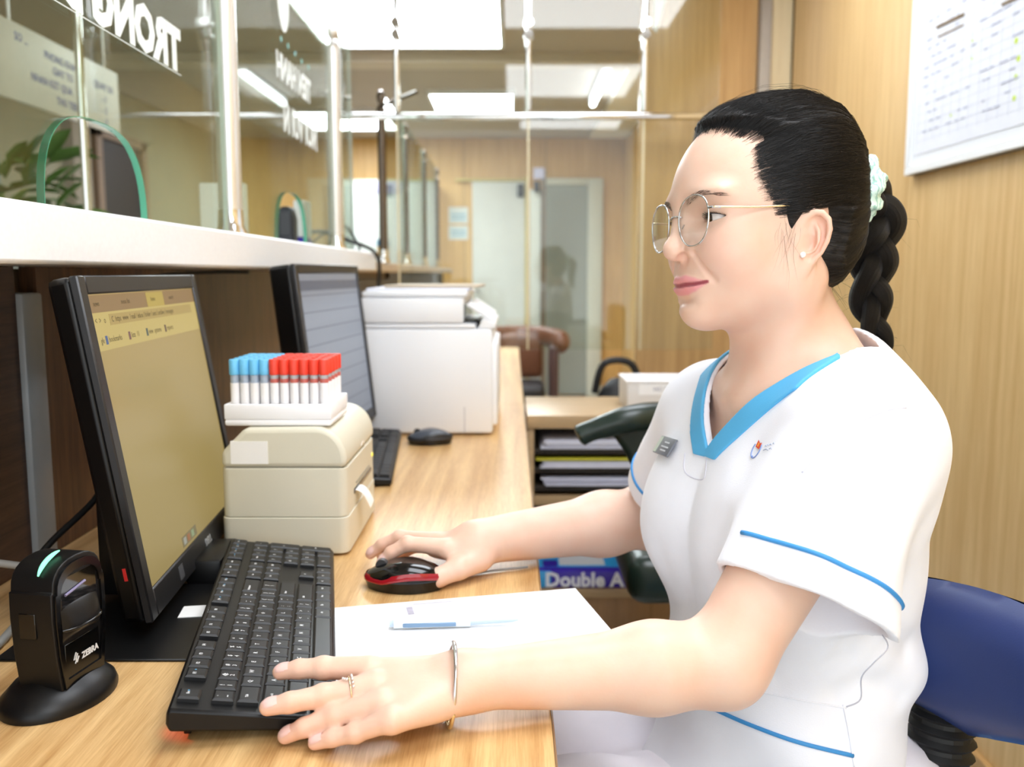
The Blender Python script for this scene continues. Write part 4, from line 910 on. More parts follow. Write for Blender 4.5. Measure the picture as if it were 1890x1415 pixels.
def front_x(y, z):
    xs = np.linspace(0.11, 0.03, 321); d = pre_lip(np.stack([xs, np.full_like(xs, y), np.full_like(xs, z)], 1)); i = int(np.argmax(d < 0)); return xs[i]
def lip_pts(yz, offs): return [(front_x(y, z)+o, y, z) for (y, z), o in zip(yz, offs)]
UPLIP = lip_pts([(0, -0.0358), (0.0095, -0.0351), (0.0195, -0.0366), (0.0305, -0.0380)], [-0.0012, -0.0010, -0.0012, -0.0010])
LOLIP = lip_pts([(0, -0.0443), (0.0095, -0.0440), (0.0195, -0.0421), (0.0295, -0.0386)], [-0.0042, -0.0036, -0.0020, -0.0012])
UPR = [0.0030, 0.0032, 0.0025, 0.0010]; LOR = [0.0043, 0.0042, 0.0034, 0.0010]
SLIT = lip_pts([(0, -0.0408), (0.0100, -0.0402), (0.0205, -0.0398), (0.0320, -0.0378)], [0.0016, 0.0015, 0.0009, 0.0003])
def eye_open(s):
    yl = (s[:, 1]-EYE[1]-0.0015)/0.0160; h = 0.0042*np.clip(1-yl*yl, -1, 1)-0.0004
    z0 = EYE[2]-0.0006+0.0008*yl
    up = (s[:, 2]-z0)-h; dn = -(s[:, 2]-z0)-h*0.75
    return np.maximum(up, dn)*0.9
def head_full(q):
    s = q.copy(); s[:, 1] = np.abs(s[:, 1])
    d = pre_lip(s)
    d = smax(d, -ell(s, (0.102, 0.0360, 0.0185), (0.0215, 0.0260, 0.0125)), 0.010)
    d = smin(d, ell(s, (0.080, 0.032, 0.040), (0.012, 0.024, 0.007)), 0.012)
    d = smin(d, rcone(s, (0.0905, 0, 0.034), (0.1005, 0, -0.006), 0.0062, 0.0085), 0.010)
    d = smin(d, ball(s, (0.1030, 0, -0.0078), 0.0098), 0.006)
    d = smin(d, ell(s, (0.0880, 0.0168, -0.0082), (0.0095, 0.0080, 0.0078)), 0.0040)
    d = smax(d, -ell(s, (0.0968, 0.0080, -0.0165), (0.0056, 0.0038, 0.0058)), 0.003)
    d = smax(d, -rcone(s, (front_x(0.0215, -0.0120), 0.0215, -0.0120), (front_x(0.0380, -0.0360), 0.0380, -0.0360), 0.0008, 0.0008), 0.006)
    d = smin(d, smin(chain(s, UPLIP, UPR), chain(s, LOLIP, LOR), 0.0015), 0.003)
    d = smax(d, -chain(s, SLIT, [0.0013, 0.0013, 0.0012, 0.0007]), 0.0014)
    d = smax(d, -ell(s, (0.0965, 0, -0.0545), (0.0095, 0.020, 0.0035)), 0.010)
    # lids over the eyeball
    c = np.array(EYE); r = L2(s-c)
    d = smin(d, r-0.0134, 0.005)
    d = smax(d, -np.maximum(eye_open(s), np.maximum(r-0.0200, 0.062-s[:, 0])), 0.0012)
    d = smin(d, ear_sdf(s), 0.004)
    return d
def torso(p, off=0.0):
    q = to_torso(p); s = q.copy(); s[:, 1] = np.abs(s[:, 1])
    d = ell(q, (0.000, 0, -0.222), (0.088, 0.138, 0.148))
    d = smin(d, ell(s, (0.046, 0.068, -0.244), (0.062, 0.066, 0.066)), 0.05)
    d = smin(d, rcone(s, (-0.010, 0.0, -0.124), (-0.002, 0.114, -0.156), 0.050, 0.040), 0.05)
    d = smin(d, rcone(s, (-0.022, 0.0, -0.068), (-0.012, 0.098, -0.140), 0.036, 0.030), 0.04)
    d = smin(d, ell(q, (-0.004, 0, -0.370), (0.086, 0.118, 0.150)), 0.06)
    d = smin(d, ell(q, (0.005, 0, -0.530), (0.100, 0.118, 0.130)), 0.05)
    return d-off
NECK0 = from_head([(-0.010, 0, -0.030)])[0]
NECK1 = np.array([0.276, 0.866, -0.150])
def neck(p):
    d = rcone(p, NECK0, NECK1, 0.0475, 0.0535)
    a = from_head([(-0.012, 0.050, -0.035)])[0]
    d = smin(d, rcone(p, a, from_torso([(0.050, 0.014, -0.118)])[0], 0.012, 0.009), 0.03)
    return d
def chest_skin(p):
    d = torso(p, -0.006)
    a = from_torso([(0.062, 0.012, -0.118)])[0]
    for sgn in (1, -1):
        d = smin(d, rcone(p, from_torso([(0.058, 0.014*sgn, -0.122)])[0], from_torso([(0.028, 0.110*sgn, -0.098)])[0], 0.010, 0.010), 0.02)
    return smax(d, -0.235-p[:, 2], 0.01)
def J(px, py, Y): v = P(px, py, Y); return np.array([v.x, v.y, v.z-CAMZ])

# ---- hands: joints of every finger (knuckle, middle joint, end joint, tip)
LF = {'index': [J(681, 1234, .640), J(597, 1232, .640), J(553, 1234, .640), J(517, 1240, .640)],
      'middle': [J(692, 1264, .623), J(597, 1284, .613), J(535, 1296, .604), J(494, 1305, .602)],
      'ring': [J(706, 1298, .604), J(619, 1320, .604), J(562, 1342, .602), J(527, 1358, .603)],
      'pinky': [J(724, 1327, .588), J(656, 1352, .590), J(614, 1362, .592), J(581, 1371, .594)]}
LR_ = {'index': [.0096, .0080, .0070, .0058], 'middle': [.0098, .0082, .0072, .0060], 'ring': [.0092, .0077, .0068, .0057], 'pinky': [.0082, .0066, .0058, .0049]}
LTH = [J(812, 1274, .652), J(745, 1272, .664), J(695, 1262, .668), J(660, 1254, .666)]
RF = {'index': [J(822, 1010, .955), J(752, 1003, .955), J(722, 1020, .952), J(705, 1038, .950)],
      'middle': [J(806, 998, .978), J(738, 992, .985), J(706, 1005, .985), J(684, 1022, .985)],
      'ring': [J(812, 1000, 1.000), J(752, 998, 1.012), J(722, 1010, 1.015), J(704, 1026, 1.015)],
      'pinky': [J(826, 1006, 1.015), J(776, 1008, 1.030), J(752, 1016, 1.033), J(736, 1028, 1.033)]}
RR_ = {'index': [.0098, .0082, .0072, .0060], 'middle': [.0098, .0082, .0072, .0060], 'ring': [.0094, .0078, .0068, .0057], 'pinky': [.0084, .0067, .0059, .0050]}
RTH = [J(884, 1030, .958), J(846, 1048, .938), J(808, 1066, .925), J(775, 1078, .920)]
def hand(p, wrist, fing, rad, th, thr, elbow):
    ks = [fing[n][0] for n in ('index', 'middle', 'ring', 'pinky')]
    ax = (ks[1]-wrist); ax /= np.linalg.norm(ax)
    side = ks[3]-ks[0]; side -= ax*(side @ ax); side /= np.linalg.norm(side)
    d = None
    for i, (n, lat) in enumerate(zip(('index', 'middle', 'ring', 'pinky'), (-0.0105, -0.004, 0.004, 0.0105))):
        w = wrist+side*lat; kn = ks[i]
        e = rcone(p, w, kn-np.array([0, 0, 0.002]), 0.0128, rad[n][0]+0.0006)
        d = e if d is None else smin(d, e, 0.012)
    pc = wrist*0.45+(ks[1]+ks[2])*0.275-np.array([0, 0, 0.006])
    d = smin(d, ell(p, pc, (0.036, 0.026, 0.013)), 0.012)
    for n in fing:
        e = chain(p, fing[n], rad[n], 0.003)
        e = smin(e, ball(p, fing[n][1], rad[n][1]*1.02), 0.003)
        d = smin(d, e, 0.0035)
    t = chain(p, th, thr, 0.004)
    return smin(d, t, 0.012)
def arm_left(p):
    d = rcone(p, SHL+np.array([-0.022, 0.008, -0.018]), ELL_, 0.042, 0.0325)
    m = ELL_*0.72+WRL*0.28
    d = smin(d, rcone(p, ELL_, m, 0.0300, 0.0312), 0.02)
    d = smin(d, rcone(p, m, WRL, 0.0318, 0.0205), 0.02)
    return d
def arm_right(p):
    d = rcone(p, SHR, ELR, 0.042, 0.037)
    m = ELR*0.70+WRR*0.30
    d = smin(d, rcone(p, ELR, m, 0.0365, 0.0360), 0.02)
    d = smin(d, rcone(p, m, WRR, 0.0360, 0.0245), 0.02)
    return d
def bb(pts, r): a = np.array(pts); return a.min(0)-r, a.max(0)+r
lhp = [WRL]+[q for f in LF.values() for q in f]+LTH; rhp = [WRR]+[q for f in RF.values() for q in f]+RTH
G_head = Group(lambda p: head_full(to_head(p)), HO-0.115, HO+0.13, 0.03)
G_neck = Group(neck, *bb([NECK0, NECK1], 0.06))
G_chest = Group(chest_skin, (0.05, 0.62, -0.25), (0.45, 1.1, -0.02), 0.02)
G_al = Group(arm_left, *bb([SHL, ELL_, WRL], 0.055)); G_ar = Group(arm_right, *bb([SHR, ELR, WRR], 0.055))
G_hl = Group(lambda p: hand(p, WRL, LF, LR_, LTH, [.0110, .0105, .0092, .0075], ELL_), *bb(lhp, 0.03), 0.02)
G_hr = Group(lambda p: hand(p, WRR, RF, RR_, RTH, [.0155, .0125, .0102, .0080], ELR), *bb(rhp, 0.03), 0.02)
def skin(p):
    d = smin(G_head(p), G_neck(p), 0.022)
    d = smin(d, G_chest(p), 0.03)
    d = smin(d, smin(G_al(p), G_hl(p), 0.015), 0.012)
    d = smin(d, smin(G_ar(p), G_hr(p), 0.015), 0.012)
    return d

def make_mats_person():
    m = bpy.data.materials.new('skin'); m.use_nodes = True; nt = m.node_tree; b = nt.nodes['Principled BSDF']
    at = nt.nodes.new('ShaderNodeAttribute'); at.attribute_name = 'tone'
    tc = nt.nodes.new('ShaderNodeTexCoord'); n = nt.nodes.new('ShaderNodeTexNoise'); n.inputs['Scale'].default_value = 420; n.inputs['Detail'].default_value = 2
    nt.links.new(tc.outputs['Object'], n.inputs['Vector'])
    bp = nt.nodes.new('ShaderNodeBump'); bp.inputs['Strength'].default_value = 0.10; bp.inputs['Distance'].default_value = 0.0006
    nt.links.new(n.outputs['Fac'], bp.inputs['Height']); nt.links.new(bp.outputs['Normal'], b.inputs['Normal'])
    n3 = nt.nodes.new('ShaderNodeTexNoise'); n3.inputs['Scale'].default_value = 38; n3.inputs['Detail'].default_value = 3
    nt.links.new(tc.outputs['Object'], n3.inputs['Vector'])
    mx = nt.nodes.new('ShaderNodeMix'); mx.data_type = 'RGBA'; mx.blend_type = 'MULTIPLY'; mx.inputs[0].default_value = 1.0
    rp = nt.nodes.new('ShaderNodeValToRGB'); rp.color_ramp.elements[0].color = (1, 0.93, 0.90, 1); rp.color_ramp.elements[1].color = (1, 1, 1, 1); rp.color_ramp.elements[0].position = 0.3; rp.color_ramp.elements[1].position = 0.6
    nt.links.new(n3.outputs['Fac'], rp.inputs['Fac']); nt.links.new(at.outputs['Color'], mx.inputs[6]); nt.links.new(rp.outputs['Color'], mx.inputs[7])
    nt.links.new(mx.outputs[2], b.inputs['Base Color']); b.inputs['Roughness'].default_value = 0.42; b.inputs['Specular IOR Level'].default_value = 0.4
    b.inputs['Subsurface Weight'].default_value = 0.12; b.inputs['Subsurface Radius'].default_value = (0.010, 0.004, 0.002); b.inputs['Subsurface Scale'].default_value = 1.0
    MATS['skin'] = m
    m = bpy.data.materials.new('hair'); m.use_nodes = True; nt = m.node_tree; b = nt.nodes['Principled BSDF']
    at = nt.nodes.new('ShaderNodeAttribute'); at.attribute_name = 'strand'
    n = nt.nodes.new('ShaderNodeTexNoise'); n.inputs['Scale'].default_value = 40; n.inputs['Detail'].default_value = 4; n.inputs['Roughness'].default_value = 0.7
    nt.links.new(at.outputs['Vector'], n.inputs['Vector'])
    rp = nt.nodes.new('ShaderNodeValToRGB'); rp.color_ramp.elements[0].color = (0.004, 0.0035, 0.003, 1); rp.color_ramp.elements[1].color = (0.022, 0.019, 0.018, 1); rp.color_ramp.elements[0].position = 0.35; rp.color_ramp.elements[1].position = 0.7
    nt.links.new(n.outputs['Fac'], rp.inputs['Fac']); nt.links.new(rp.outputs['Color'], b.inputs['Base Color'])
    bp = nt.nodes.new('ShaderNodeBump'); bp.inputs['Strength'].default_value = 1.0; bp.inputs['Distance'].default_value = 0.004
    nt.links.new(n.outputs['Fac'], bp.inputs['Height']); nt.links.new(bp.outputs['Normal'], b.inputs['Normal'])
    b.inputs['Roughness'].default_value = 0.42; b.inputs['Specular IOR Level'].default_value = 0.3
    MATS['hair'] = m
    mat('hair_fibre', '#151211', 0.4, spec=0.4)
    mat('uniform', '#f0f2fa', 0.75, noise=0.02, nscale=30, bump=0.10, bscale=900, sheen=0.15)
    mat('trousers', '#e6e2ea', 0.8, noise=0.03, nscale=25, bump=0.10, bscale=900)
    mat('trim_blue', '#55b0e2', 0.6, bump=0.08, bscale=900); mat('piping_blue', '#3b8fd0', 0.55)
    mat('silver', '#d8d8da', 0.18, metal=1.0); mat('gold', '#ecdcb4', 0.2, metal=1.0)
    mat('nail', '#efc8c0', 0.25, spec=0.5)
make_mats_person()

SEAT = (0.31, 0.865, 0.47)
person = empty('person', SEAT, 0, 'woman in white uniform with blue neckline and glasses, hands on keyboard and mouse', 'person')
V, F = surface_nets(skin, (-0.19, 0.54, -0.38), (0.44, 1.20, 0.19), 0.0013)
V = relax(V, F, 1, 0.35)
q = to_head(V); s_ = q.copy(); s_[:, 1] = np.abs(s_[:, 1])
base = np.array(hexc('#e3c0ab')[:3]); col = np.tile(base, (len(V), 1))
up = chain(s_, UPLIP, UPR); lo = chain(s_, LOLIP, LOR)
lipd = np.minimum(np.minimum(up, lo), chain(s_, SLIT, [0.0024, 0.0022, 0.0016, 0.0006])); w = (1-sstep(0.0003, 0.0018, lipd))*(L2(q) < 0.2)
def blend(c, hx, w): return c+(np.array(hexc(hx)[:3])-c)*w[:, None]
cheek = np.exp(-((s_[:, 0]-0.075)**2+(s_[:, 1]-0.042)**2+(s_[:, 2]+0.012)**2)/(2*0.016**2)); col = blend(col, '#efbfae', 0.55*cheek)
earw = np.exp(-((s_[:, 0]+0.012)**2+(s_[:, 1]-0.074)**2+(s_[:, 2])**2)/(2*0.014**2)); col = blend(col, '#efb9a6', 0.5*earw)
nose = np.exp(-((s_[:, 0]-0.100)**2+s_[:, 1]**2+(s_[:, 2]+0.015)**2)/(2*0.009**2)); col = blend(col, '#efbfae', 0.4*nose)
for fd in (LF, RF):
    for n_ in fd:
        for j in (1, 2):
            col = blend(col, '#e9b79f', 0.35*np.exp(-np.sum((V-fd[n_][j])**2, 1)/(2*0.006**2)))
        col = blend(col, '#eeb5a2', 0.45*np.exp(-np.sum((V-fd[n_][3])**2, 1)/(2*0.008**2)))
col = blend(col, '#e49c9e', w); col = blend(col, '#a04f58', (1-sstep(0.0004, 0.0016, chain(s_, SLIT, [0.0012, 0.0012, 0.0010, 0.0006])))*(L2(q) < 0.2))
# scalp tinted dark for the hair roots at the temple and hairline
def hairline(s):
    z = s[:, 2]; y = np.abs(s[:, 1])
    zk = np.array([-0.10, -0.030, -0.010, -0.004, 0.012, 0.030, 0.055, 0.078, 0.094, 0.104, 0.118, 0.16])
    xk = np.array([-0.034, -0.026, -0.010, 0.019, 0.028, 0.034, 0.049, 0.053, 0.060, 0.086, 0.16, 0.20])
    t = np.interp(z, zk, xk)-s[:, 0]
    t = np.minimum(t, z+0.046+0.25*np.clip(-0.02-s[:, 0], 0, 1))
    return np.minimum(t, ear_zone(s))
def ear_zone(s):
    u = s[:, 0]*0.927+s[:, 2]*0.375-0.0015; v = -s[:, 0]*0.375+s[:, 2]*0.927+0.0025   # tilted ellipse around the ear
    e = (np.sqrt((u/0.0185)**2+(v/0.0275)**2)-1)*0.021
    return np.where(np.abs(s[:, 1]) > 0.03, e, 1.0)
hl_t = hairline(s_)
near_head = (L2(q) < 0.16) & (q[:, 2] > -0.06)
col = blend(col, '#4a362e', np.where(near_head, 0.9*sstep(0.0, 0.018, hl_t)*(s_[:, 2] > -0.03), 0))
body = np_mesh('body', V, F, MATS['skin'], person, colors=col)
from mathutils.bvhtree import BVHTree
def bvh_of(V, F): return BVHTree.FromPolygons([tuple(v) for v in V], [tuple(f) for f in F])
SKIN_BVH = bvh_of(V, F)

# ---- hair: a cap that thins out to nothing at the hairline, and fine strands over it
TAIL = np.array([-0.087, 0.0, 0.056])
def hair_cap(p):
    q = to_head(p); s = q.copy(); s[:, 1] = np.abs(s[:, 1])
    d = smin(head_base(s), ball(s, (-0.045, 0.0, 0.015), 0.042), 0.03)
    d = smin(d, ell(s, (-0.02, 0, 0.0), (0.045, 0.062, 0.05)), 0.02)
    d = smin(d, ell(s, (-0.026, 0, 0.068), (0.045, 0.064, 0.056)), 0.03)
    t = hairline(s)
    off = np.clip((t-0.003-0.010*sstep(0.018, 0.045, q[:, 2]))*(0.42-0.18*sstep(0.02, 0.05, q[:, 2])), -0.03, 0.0085-0.0065*sstep(-0.004, 0.012, q[:, 0])*sstep(0.040, 0.022, q[:, 2]))+0.003*sstep(0.06, 0.13, q[:, 2])*sstep(0.05, -0.02, q[:, 0])
    dv = q-TAIL; r = np.sqrt(dv[:, 1]**2+dv[:, 2]**2)+1e-6; phi = np.arctan2(dv[:, 1], dv[:, 2])
    rip = 0.0007*np.sin(phi*38+3*np.sin(phi*7))+0.0005*np.sin(phi*83+q[:, 0]*40)
    d = d-off-rip*sstep(0.004, 0.02, t)
    d = smin(d, rcone(s, (-0.066, 0, 0.055), tuple(TAIL+np.array([-0.012, 0, 0])), 0.024, 0.016), 0.02)
    return smax(d, -(ear_sdf(s)-0.0015), 0.003)
G_cap = Group(hair_cap, HO-0.125, HO+0.145, 0.01)
def cap_fn(p): return G_cap(p)
V2, F2 = surface_nets(cap_fn, HO-0.13, HO+0.15, 0.0017)
q2 = to_head(V2); dv = q2-TAIL; r2 = np.sqrt(dv[:, 1]**2+dv[:, 2]**2)+1e-6
vec = np.stack([dv[:, 1]/r2, dv[:, 2]/r2, L2(dv)*0.6+0.0*r2], 1)
hair = np_mesh('hair', V2, F2, MATS['hair'], person, vec=vec)
CAP_BVH = bvh_of(V2, F2)
rng = np.random.default_rng(7)
def on_surface(bvh, target, frm):
    d = Vector(target)-Vector(frm); hit = bvh.ray_cast(Vector(frm), d.normalized(), 0.6)
    return hit[0], hit[1]
def ribbon_set(strands, r0, name, parent, sides=3):
    """many tapered fibres in one mesh"""
    Vs, Fs = [], []; n0 = 0
    for pts, r in strands:
        pts = np.asarray(pts); N = len(pts); T = np.gradient(pts, axis=0); T /= np.maximum(np.linalg.norm(T, axis=1)[:, None], 1e-9)
        ref = np.array([0.3, -0.9, 0.2]); U = np.cross(T, ref); U /= np.maximum(np.linalg.norm(U, axis=1)[:, None], 1e-9); W = np.cross(T, U)
        rr = r*np.clip(np.minimum(1.0, 1.6*(1-np.linspace(0, 1, N))+0.15), 0.1, 1)
        for k in range(sides):
            a = 2*math.pi*k/sides; Vs.append(pts+(U*math.cos(a)+W*math.sin(a))*rr[:, None])
        i = np.arange(N-1)
        for k in range(sides):
            l = (k+1) % sides
            Fs.append(np.stack([n0+k*N+i, n0+l*N+i, n0+l*N+i+1, n0+k*N+i+1], 1))
        n0 += N*sides
    return np_mesh(name, np.concatenate(Vs), np.concatenate(Fs), MATS['hair_fibre'], parent)
strands = []
cen = np.array([0.0, 0, 0.04])
def cap_point(q, lift=0.0):
    """point of the hair cap in the direction of the head-space point q"""
    d = q-cen; d = d/np.linalg.norm(d); w0 = from_head([cen+d*0.3])[0]; w1 = from_head([cen])[0]
    h = CAP_BVH.ray_cast(Vector(w0), Vector((w1-w0)/np.linalg.norm(w1-w0)), 0.35)
    g = SKIN_BVH.ray_cast(Vector(w0), Vector((w1-w0)/np.linalg.norm(w1-w0)), 0.35)
    c = [x for x in (h, g) if x[0] is not None]
    if not c: return None
    b = min(c, key=lambda x: (x[0]-Vector(w0)).length)
    return np.array(b[0])+np.array(b[1])*lift
def path_to_tail(q0, n, lift, wig):
    out = []; a = q0-cen; b = TAIL+np.array([0.012, 0, 0])-cen; a = a/np.linalg.norm(a); b = b/np.linalg.norm(b)
    om = math.acos(np.clip(a @ b, -1, 1)); ph = rng.uniform(0, 6.28); ax = np.cross(a, b); ax /= np.linalg.norm(ax)+1e-9
    for i in range(n):
        t = i/(n-1); d = (math.sin((1-t)*om)*a+math.sin(t*om)*b)/math.sin(om)
        d = d+ax*wig*math.sin(t*5+ph)*math.sin(t*math.pi)
        p = cap_point(cen+d*0.1, lift*math.sin(min(1, t*3)*math.pi/2)+0.0003)
        if p is not None:
            if ear_zone(to_head(p[None]))[0] < 0.0005: break
            out.append(p)
    return out
ZK = [-0.01, 0, 0.012, 0.03, 0.055, 0.078, 0.094, 0.104, 0.118]; XK = [0.014, 0.021, 0.028, 0.034, 0.049, 0.053, 0.060, 0.082, 0.088]
for i in range(2600):
    z = rng.uniform(-0.002, 0.125); y = rng.uniform(-0.5, 1.0)*0.066
    x = np.interp(z, ZK, XK)-abs(rng.normal(0, 0.014))+0.006
    a = np.array([x, y, z])
    if z < 0.088: a[1] = 0.066*(1 if rng.uniform() < 0.9 else -1)
    st = path_to_tail(a, 10, rng.uniform(0, 0.0016), rng.normal(0, 0.03))
    if len(st) > 3: strands.append((np.array(st), rng.uniform(0.00008, 0.00018)))
for i in range(900):
    a = np.array([rng.uniform(-0.065, -0.012), (0.06 if rng.uniform() < 0.9 else -0.06), rng.uniform(-0.046, 0.03)])
    if hairline(a[None])[0] < 0.003: continue
    st = path_to_tail(a, 9, rng.uniform(0, 0.0014), rng.normal(0, 0.02))
    if len(st) > 3: strands.append((np.array(st), rng.uniform(0.00008, 0.00018)))
# loose flyaway hairs above the crown, at the temple, nape and braid
for i in range(60):
    a = np.array([rng.uniform(-0.05, 0.075), rng.uniform(-0.03, 0.05), 0.13]); st = path_to_tail(a, 9, abs(rng.normal(0.002, 0.0035)), rng.normal(0, 0.10))
    if len(st) > 5: strands.append((np.array(st), 0.00011))
def loose(pts, r=0.00014): strands.append((np.array([from_head([p])[0] for p in [tuple(v) for v in smooth_path(pts, 5)]]), r))
for i in range(18):                                   # side hair in front of the ear
    x0 = rng.uniform(0.008, 0.026); z0 = rng.uniform(0.0, 0.02); L = rng.uniform(0.015, 0.05); j = rng.normal(0, 0.004, 3)
    pts = []
    for t in np.linspace(0, 1, 5):
        qx = x0+0.008+0.004*t*(1 if i % 2 else -0.5)+j[0]*t+0.003*math.sin(3*t+i); qz = z0-L*t
        w0 = from_head([(qx, 0.16, qz)])[0]; w1 = from_head([(qx, 0.0, qz)])[0]
        h = SKIN_BVH.ray_cast(Vector(w0), Vector((w1-w0)/np.linalg.norm(w1-w0)), 0.3)
        if h[0] is not None: pts.append(np.array(h[0])+np.array(h[1])*(0.0006+0.002*t*abs(j[1])/0.004))
    if len(pts) == 5: strands.append((np.array(pts), 0.00005 if i > 3 else 0.00009))
for i in range(12):                                   # baby hairs at the nape
    x0 = rng.uniform(-0.065, -0.03); a = np.array([x0, rng.uniform(0.0, 0.045), -0.035]); e = a+np.array([rng.uniform(-0.03, 0.012), rng.uniform(-0.005, 0.01), -rng.uniform(0.012, 0.03)])
    loose([a, (a+e)/2+rng.normal(0, 0.004, 3), e], 0.00012)
ribbon_set(strands, 0.0002, 'hair_strands', person)['kind'] = 'stuff'
# short roots along the forehead, sparse over the skin
roots = []
for i in range(900):
    z = rng.uniform(0.030, 0.104); xh = np.interp(z, ZK, XK)
    y = 0.066 if z < 0.084 else rng.uniform(-0.03, 0.062)
    a = np.array([xh+rng.uniform(-0.004, 0.008)+0.004*abs(rng.normal()), y, z]); st = path_to_tail(a, 16, 0.0003, rng.normal(0, 0.05))
    st = st[:int(rng.integers(4, 8))]
    if len(st) > 3:
        st = np.array(st); st[:, 2] += 0.0022*np.sin(np.linspace(0, 3.1, len(st)))*rng.uniform(0.3, 1.4)
        roots.append((st, 0.00006))
ribbon_set(roots, 0.0001, 'hair_roots', person)['kind'] = 'stuff'
# braid: three strands plaited
BP = [J(1602, 345, .905), J(1626, 385, .912), J(1620, 440, .910), J(1609, 500, .905), J(1608, 555, .900), J(1614, 600, .897), J(1628, 640, .895), J(1640, 668, .893)]
bp_s = np.array([tuple(v) for v in smooth_path(BP, 14)])
bd = np.concatenate([[0], np.cumsum(np.linalg.norm(np.diff(bp_s, axis=0), axis=1))]); BL = bd[-1]
def braid_at(s): return np.array([np.interp(s, bd, bp_s[:, k]) for k in range(3)])
def braid_strand(ph, NS=110, NK=18):
    Vs = []; vec = []
    cs = []; ws = []
    for i in range(NS):
        s = BL*i/(NS-1); t = s/BL; w = np.interp(t, [0, 0.08, 0.25, 0.5, 0.75, 0.92, 1.0], [0.010, 0.0135, 0.0145, 0.0140, 0.0115, 0.007, 0.0025])
        a = 2*math.pi*(s/0.122)+ph; c = braid_at(s); e = min(s+0.004, BL); tg = braid_at(e)-braid_at(max(s-0.004, 0)); tg /= np.linalg.norm(tg)
        side = np.cross(tg, np.array([0.35, -0.94, 0.0])); side /= np.linalg.norm(side); nrm = np.cross(side, tg)
        cs.append(c+side*w*0.98*math.sin(a)+nrm*w*0.55*math.sin(2*a)); ws.append(w*0.72)
    cs = np.array(cs); T = np.gradient(cs, axis=0); T /= np.linalg.norm(T, axis=1)[:, None]
    for i in range(NS):
        u = np.cross(T[i], np.array([0.35, -0.94, 0.05])); u /= np.linalg.norm(u); v = np.cross(T[i], u)
        for k in range(NK):
            a = 2*math.pi*k/NK; r = ws[i]*(1+0.05*math.sin(a*5+i*0.05))
            Vs.append(cs[i]+(u*math.cos(a)*1.12+v*math.sin(a)*0.92)*r); vec.append((math.cos(a)*0.9+ph, math.sin(a)*0.9, i*0.004))
    Fs = [(i*NK+k, i*NK+(k+1) % NK, (i+1)*NK+(k+1) % NK, (i+1)*NK+k) for i in range(NS-1) for k in range(NK)]
    return np.array(Vs), np.array(Fs), np.array(vec)
bv, bf, bc = [], [], []; n0 = 0
for ph in (0, 2*math.pi/3, 4*math.pi/3):
    a, b, c = braid_strand(ph); bv.append(a); bf.append(b[:, ::-1]+n0); bc.append(c); n0 += len(a)
braid = np_mesh('braid', np.concatenate(bv), np.concatenate(bf), MATS['hair'], person, vec=np.concatenate(bc))
bs = []
for i in range(90):
    s0 = rng.uniform(0.05, 0.95)*BL; c = braid_at(s0); d = rng.normal(0, 1, 3); d[1] -= 0.4; d /= np.linalg.norm(d)
    w = 0.024*(1-0.6*s0/BL); a = c+d*w*0.8; e = a+np.array([rng.normal(0, 0.016), rng.normal(0, 0.008), -rng.uniform(0.01, 0.035)])
    bs.append((np.array([a, (a*2+e)/3+rng.normal(0, 0.003, 3), (a+2*e)/3+rng.normal(0, 0.004, 3), e]), 0.00011))
ribbon_set(bs, 0.0001, 'stray_hairs', person)['kind'] = 'stuff'
# eyebrows and lashes
def face_hit(y, z):
    w0 = from_head([(0.16, y, z)])[0]; h = SKIN_BVH.ray_cast(Vector(w0), Vector(-hf), 0.3)
    return np.array(h[0]), np.array(h[1])
for sg in (1, -1):
    br = []
    for i in range(190):
        t = rng.uniform(0, 1); y = 0.015+0.038*t; zc = 0.0330+0.0062*math.sin(min(1.0, t*1.25)*math.pi*0.62)-0.004*max(0, t-0.6)
        th = 0.0034*(1-0.65*t); z = zc+rng.uniform(-th, th); a, n1 = face_hit(sg*y, z); b, n2 = face_hit(sg*(y+0.0045), z+0.0022*(1-1.6*t))
        br.append((np.array([a-n1*0.0002, (a+b)/2+n1*0.0007, b+n2*0.0005]), 0.00009))
    ribbon_set(br, 0.0001, 'eyebrow', person)
    la = []
    for i in range(46):
        yl = -0.9+1.85*i/45; y = EYE[1]+0.0015+0.0155*yl; z = EYE[2]-0.0006+0.0008*yl+0.0042*max(0, 1-yl*yl)-0.0004
        rr = math.sqrt(max(0.0135**2-(y-EYE[1])**2-(z-EYE[2])**2, 1e-5)); o = np.array([EYE[0]+rr, y, z]); out = np.array([0.0045, 0.0018*yl, 0.0014+0.001*rng.uniform(-1, 1)])
        o[1] *= sg; out[1] *= sg
        la.append((from_head([o-np.array([0.0006, 0, 0]), o+out*0.5-np.array([0, 0, 0.0006]), o+out]), 0.00016))
    ln = []
    for i in range(24):
        yl = -0.95+1.95*i/23; y = EYE[1]+0.0015+0.0155*yl; z = EYE[2]-0.0006+0.0008*yl+0.0042*max(0, 1-yl*yl)-0.0004
        rr = math.sqrt(max(0.0135**2-(y-EYE[1])**2-(z-EYE[2])**2, 1e-5)); ln.append((EYE[0]+rr, y*sg, z))
    la.append((from_head(ln), 0.00055))
    ribbon_set(la, 0.0001, 'eyelashes', person)
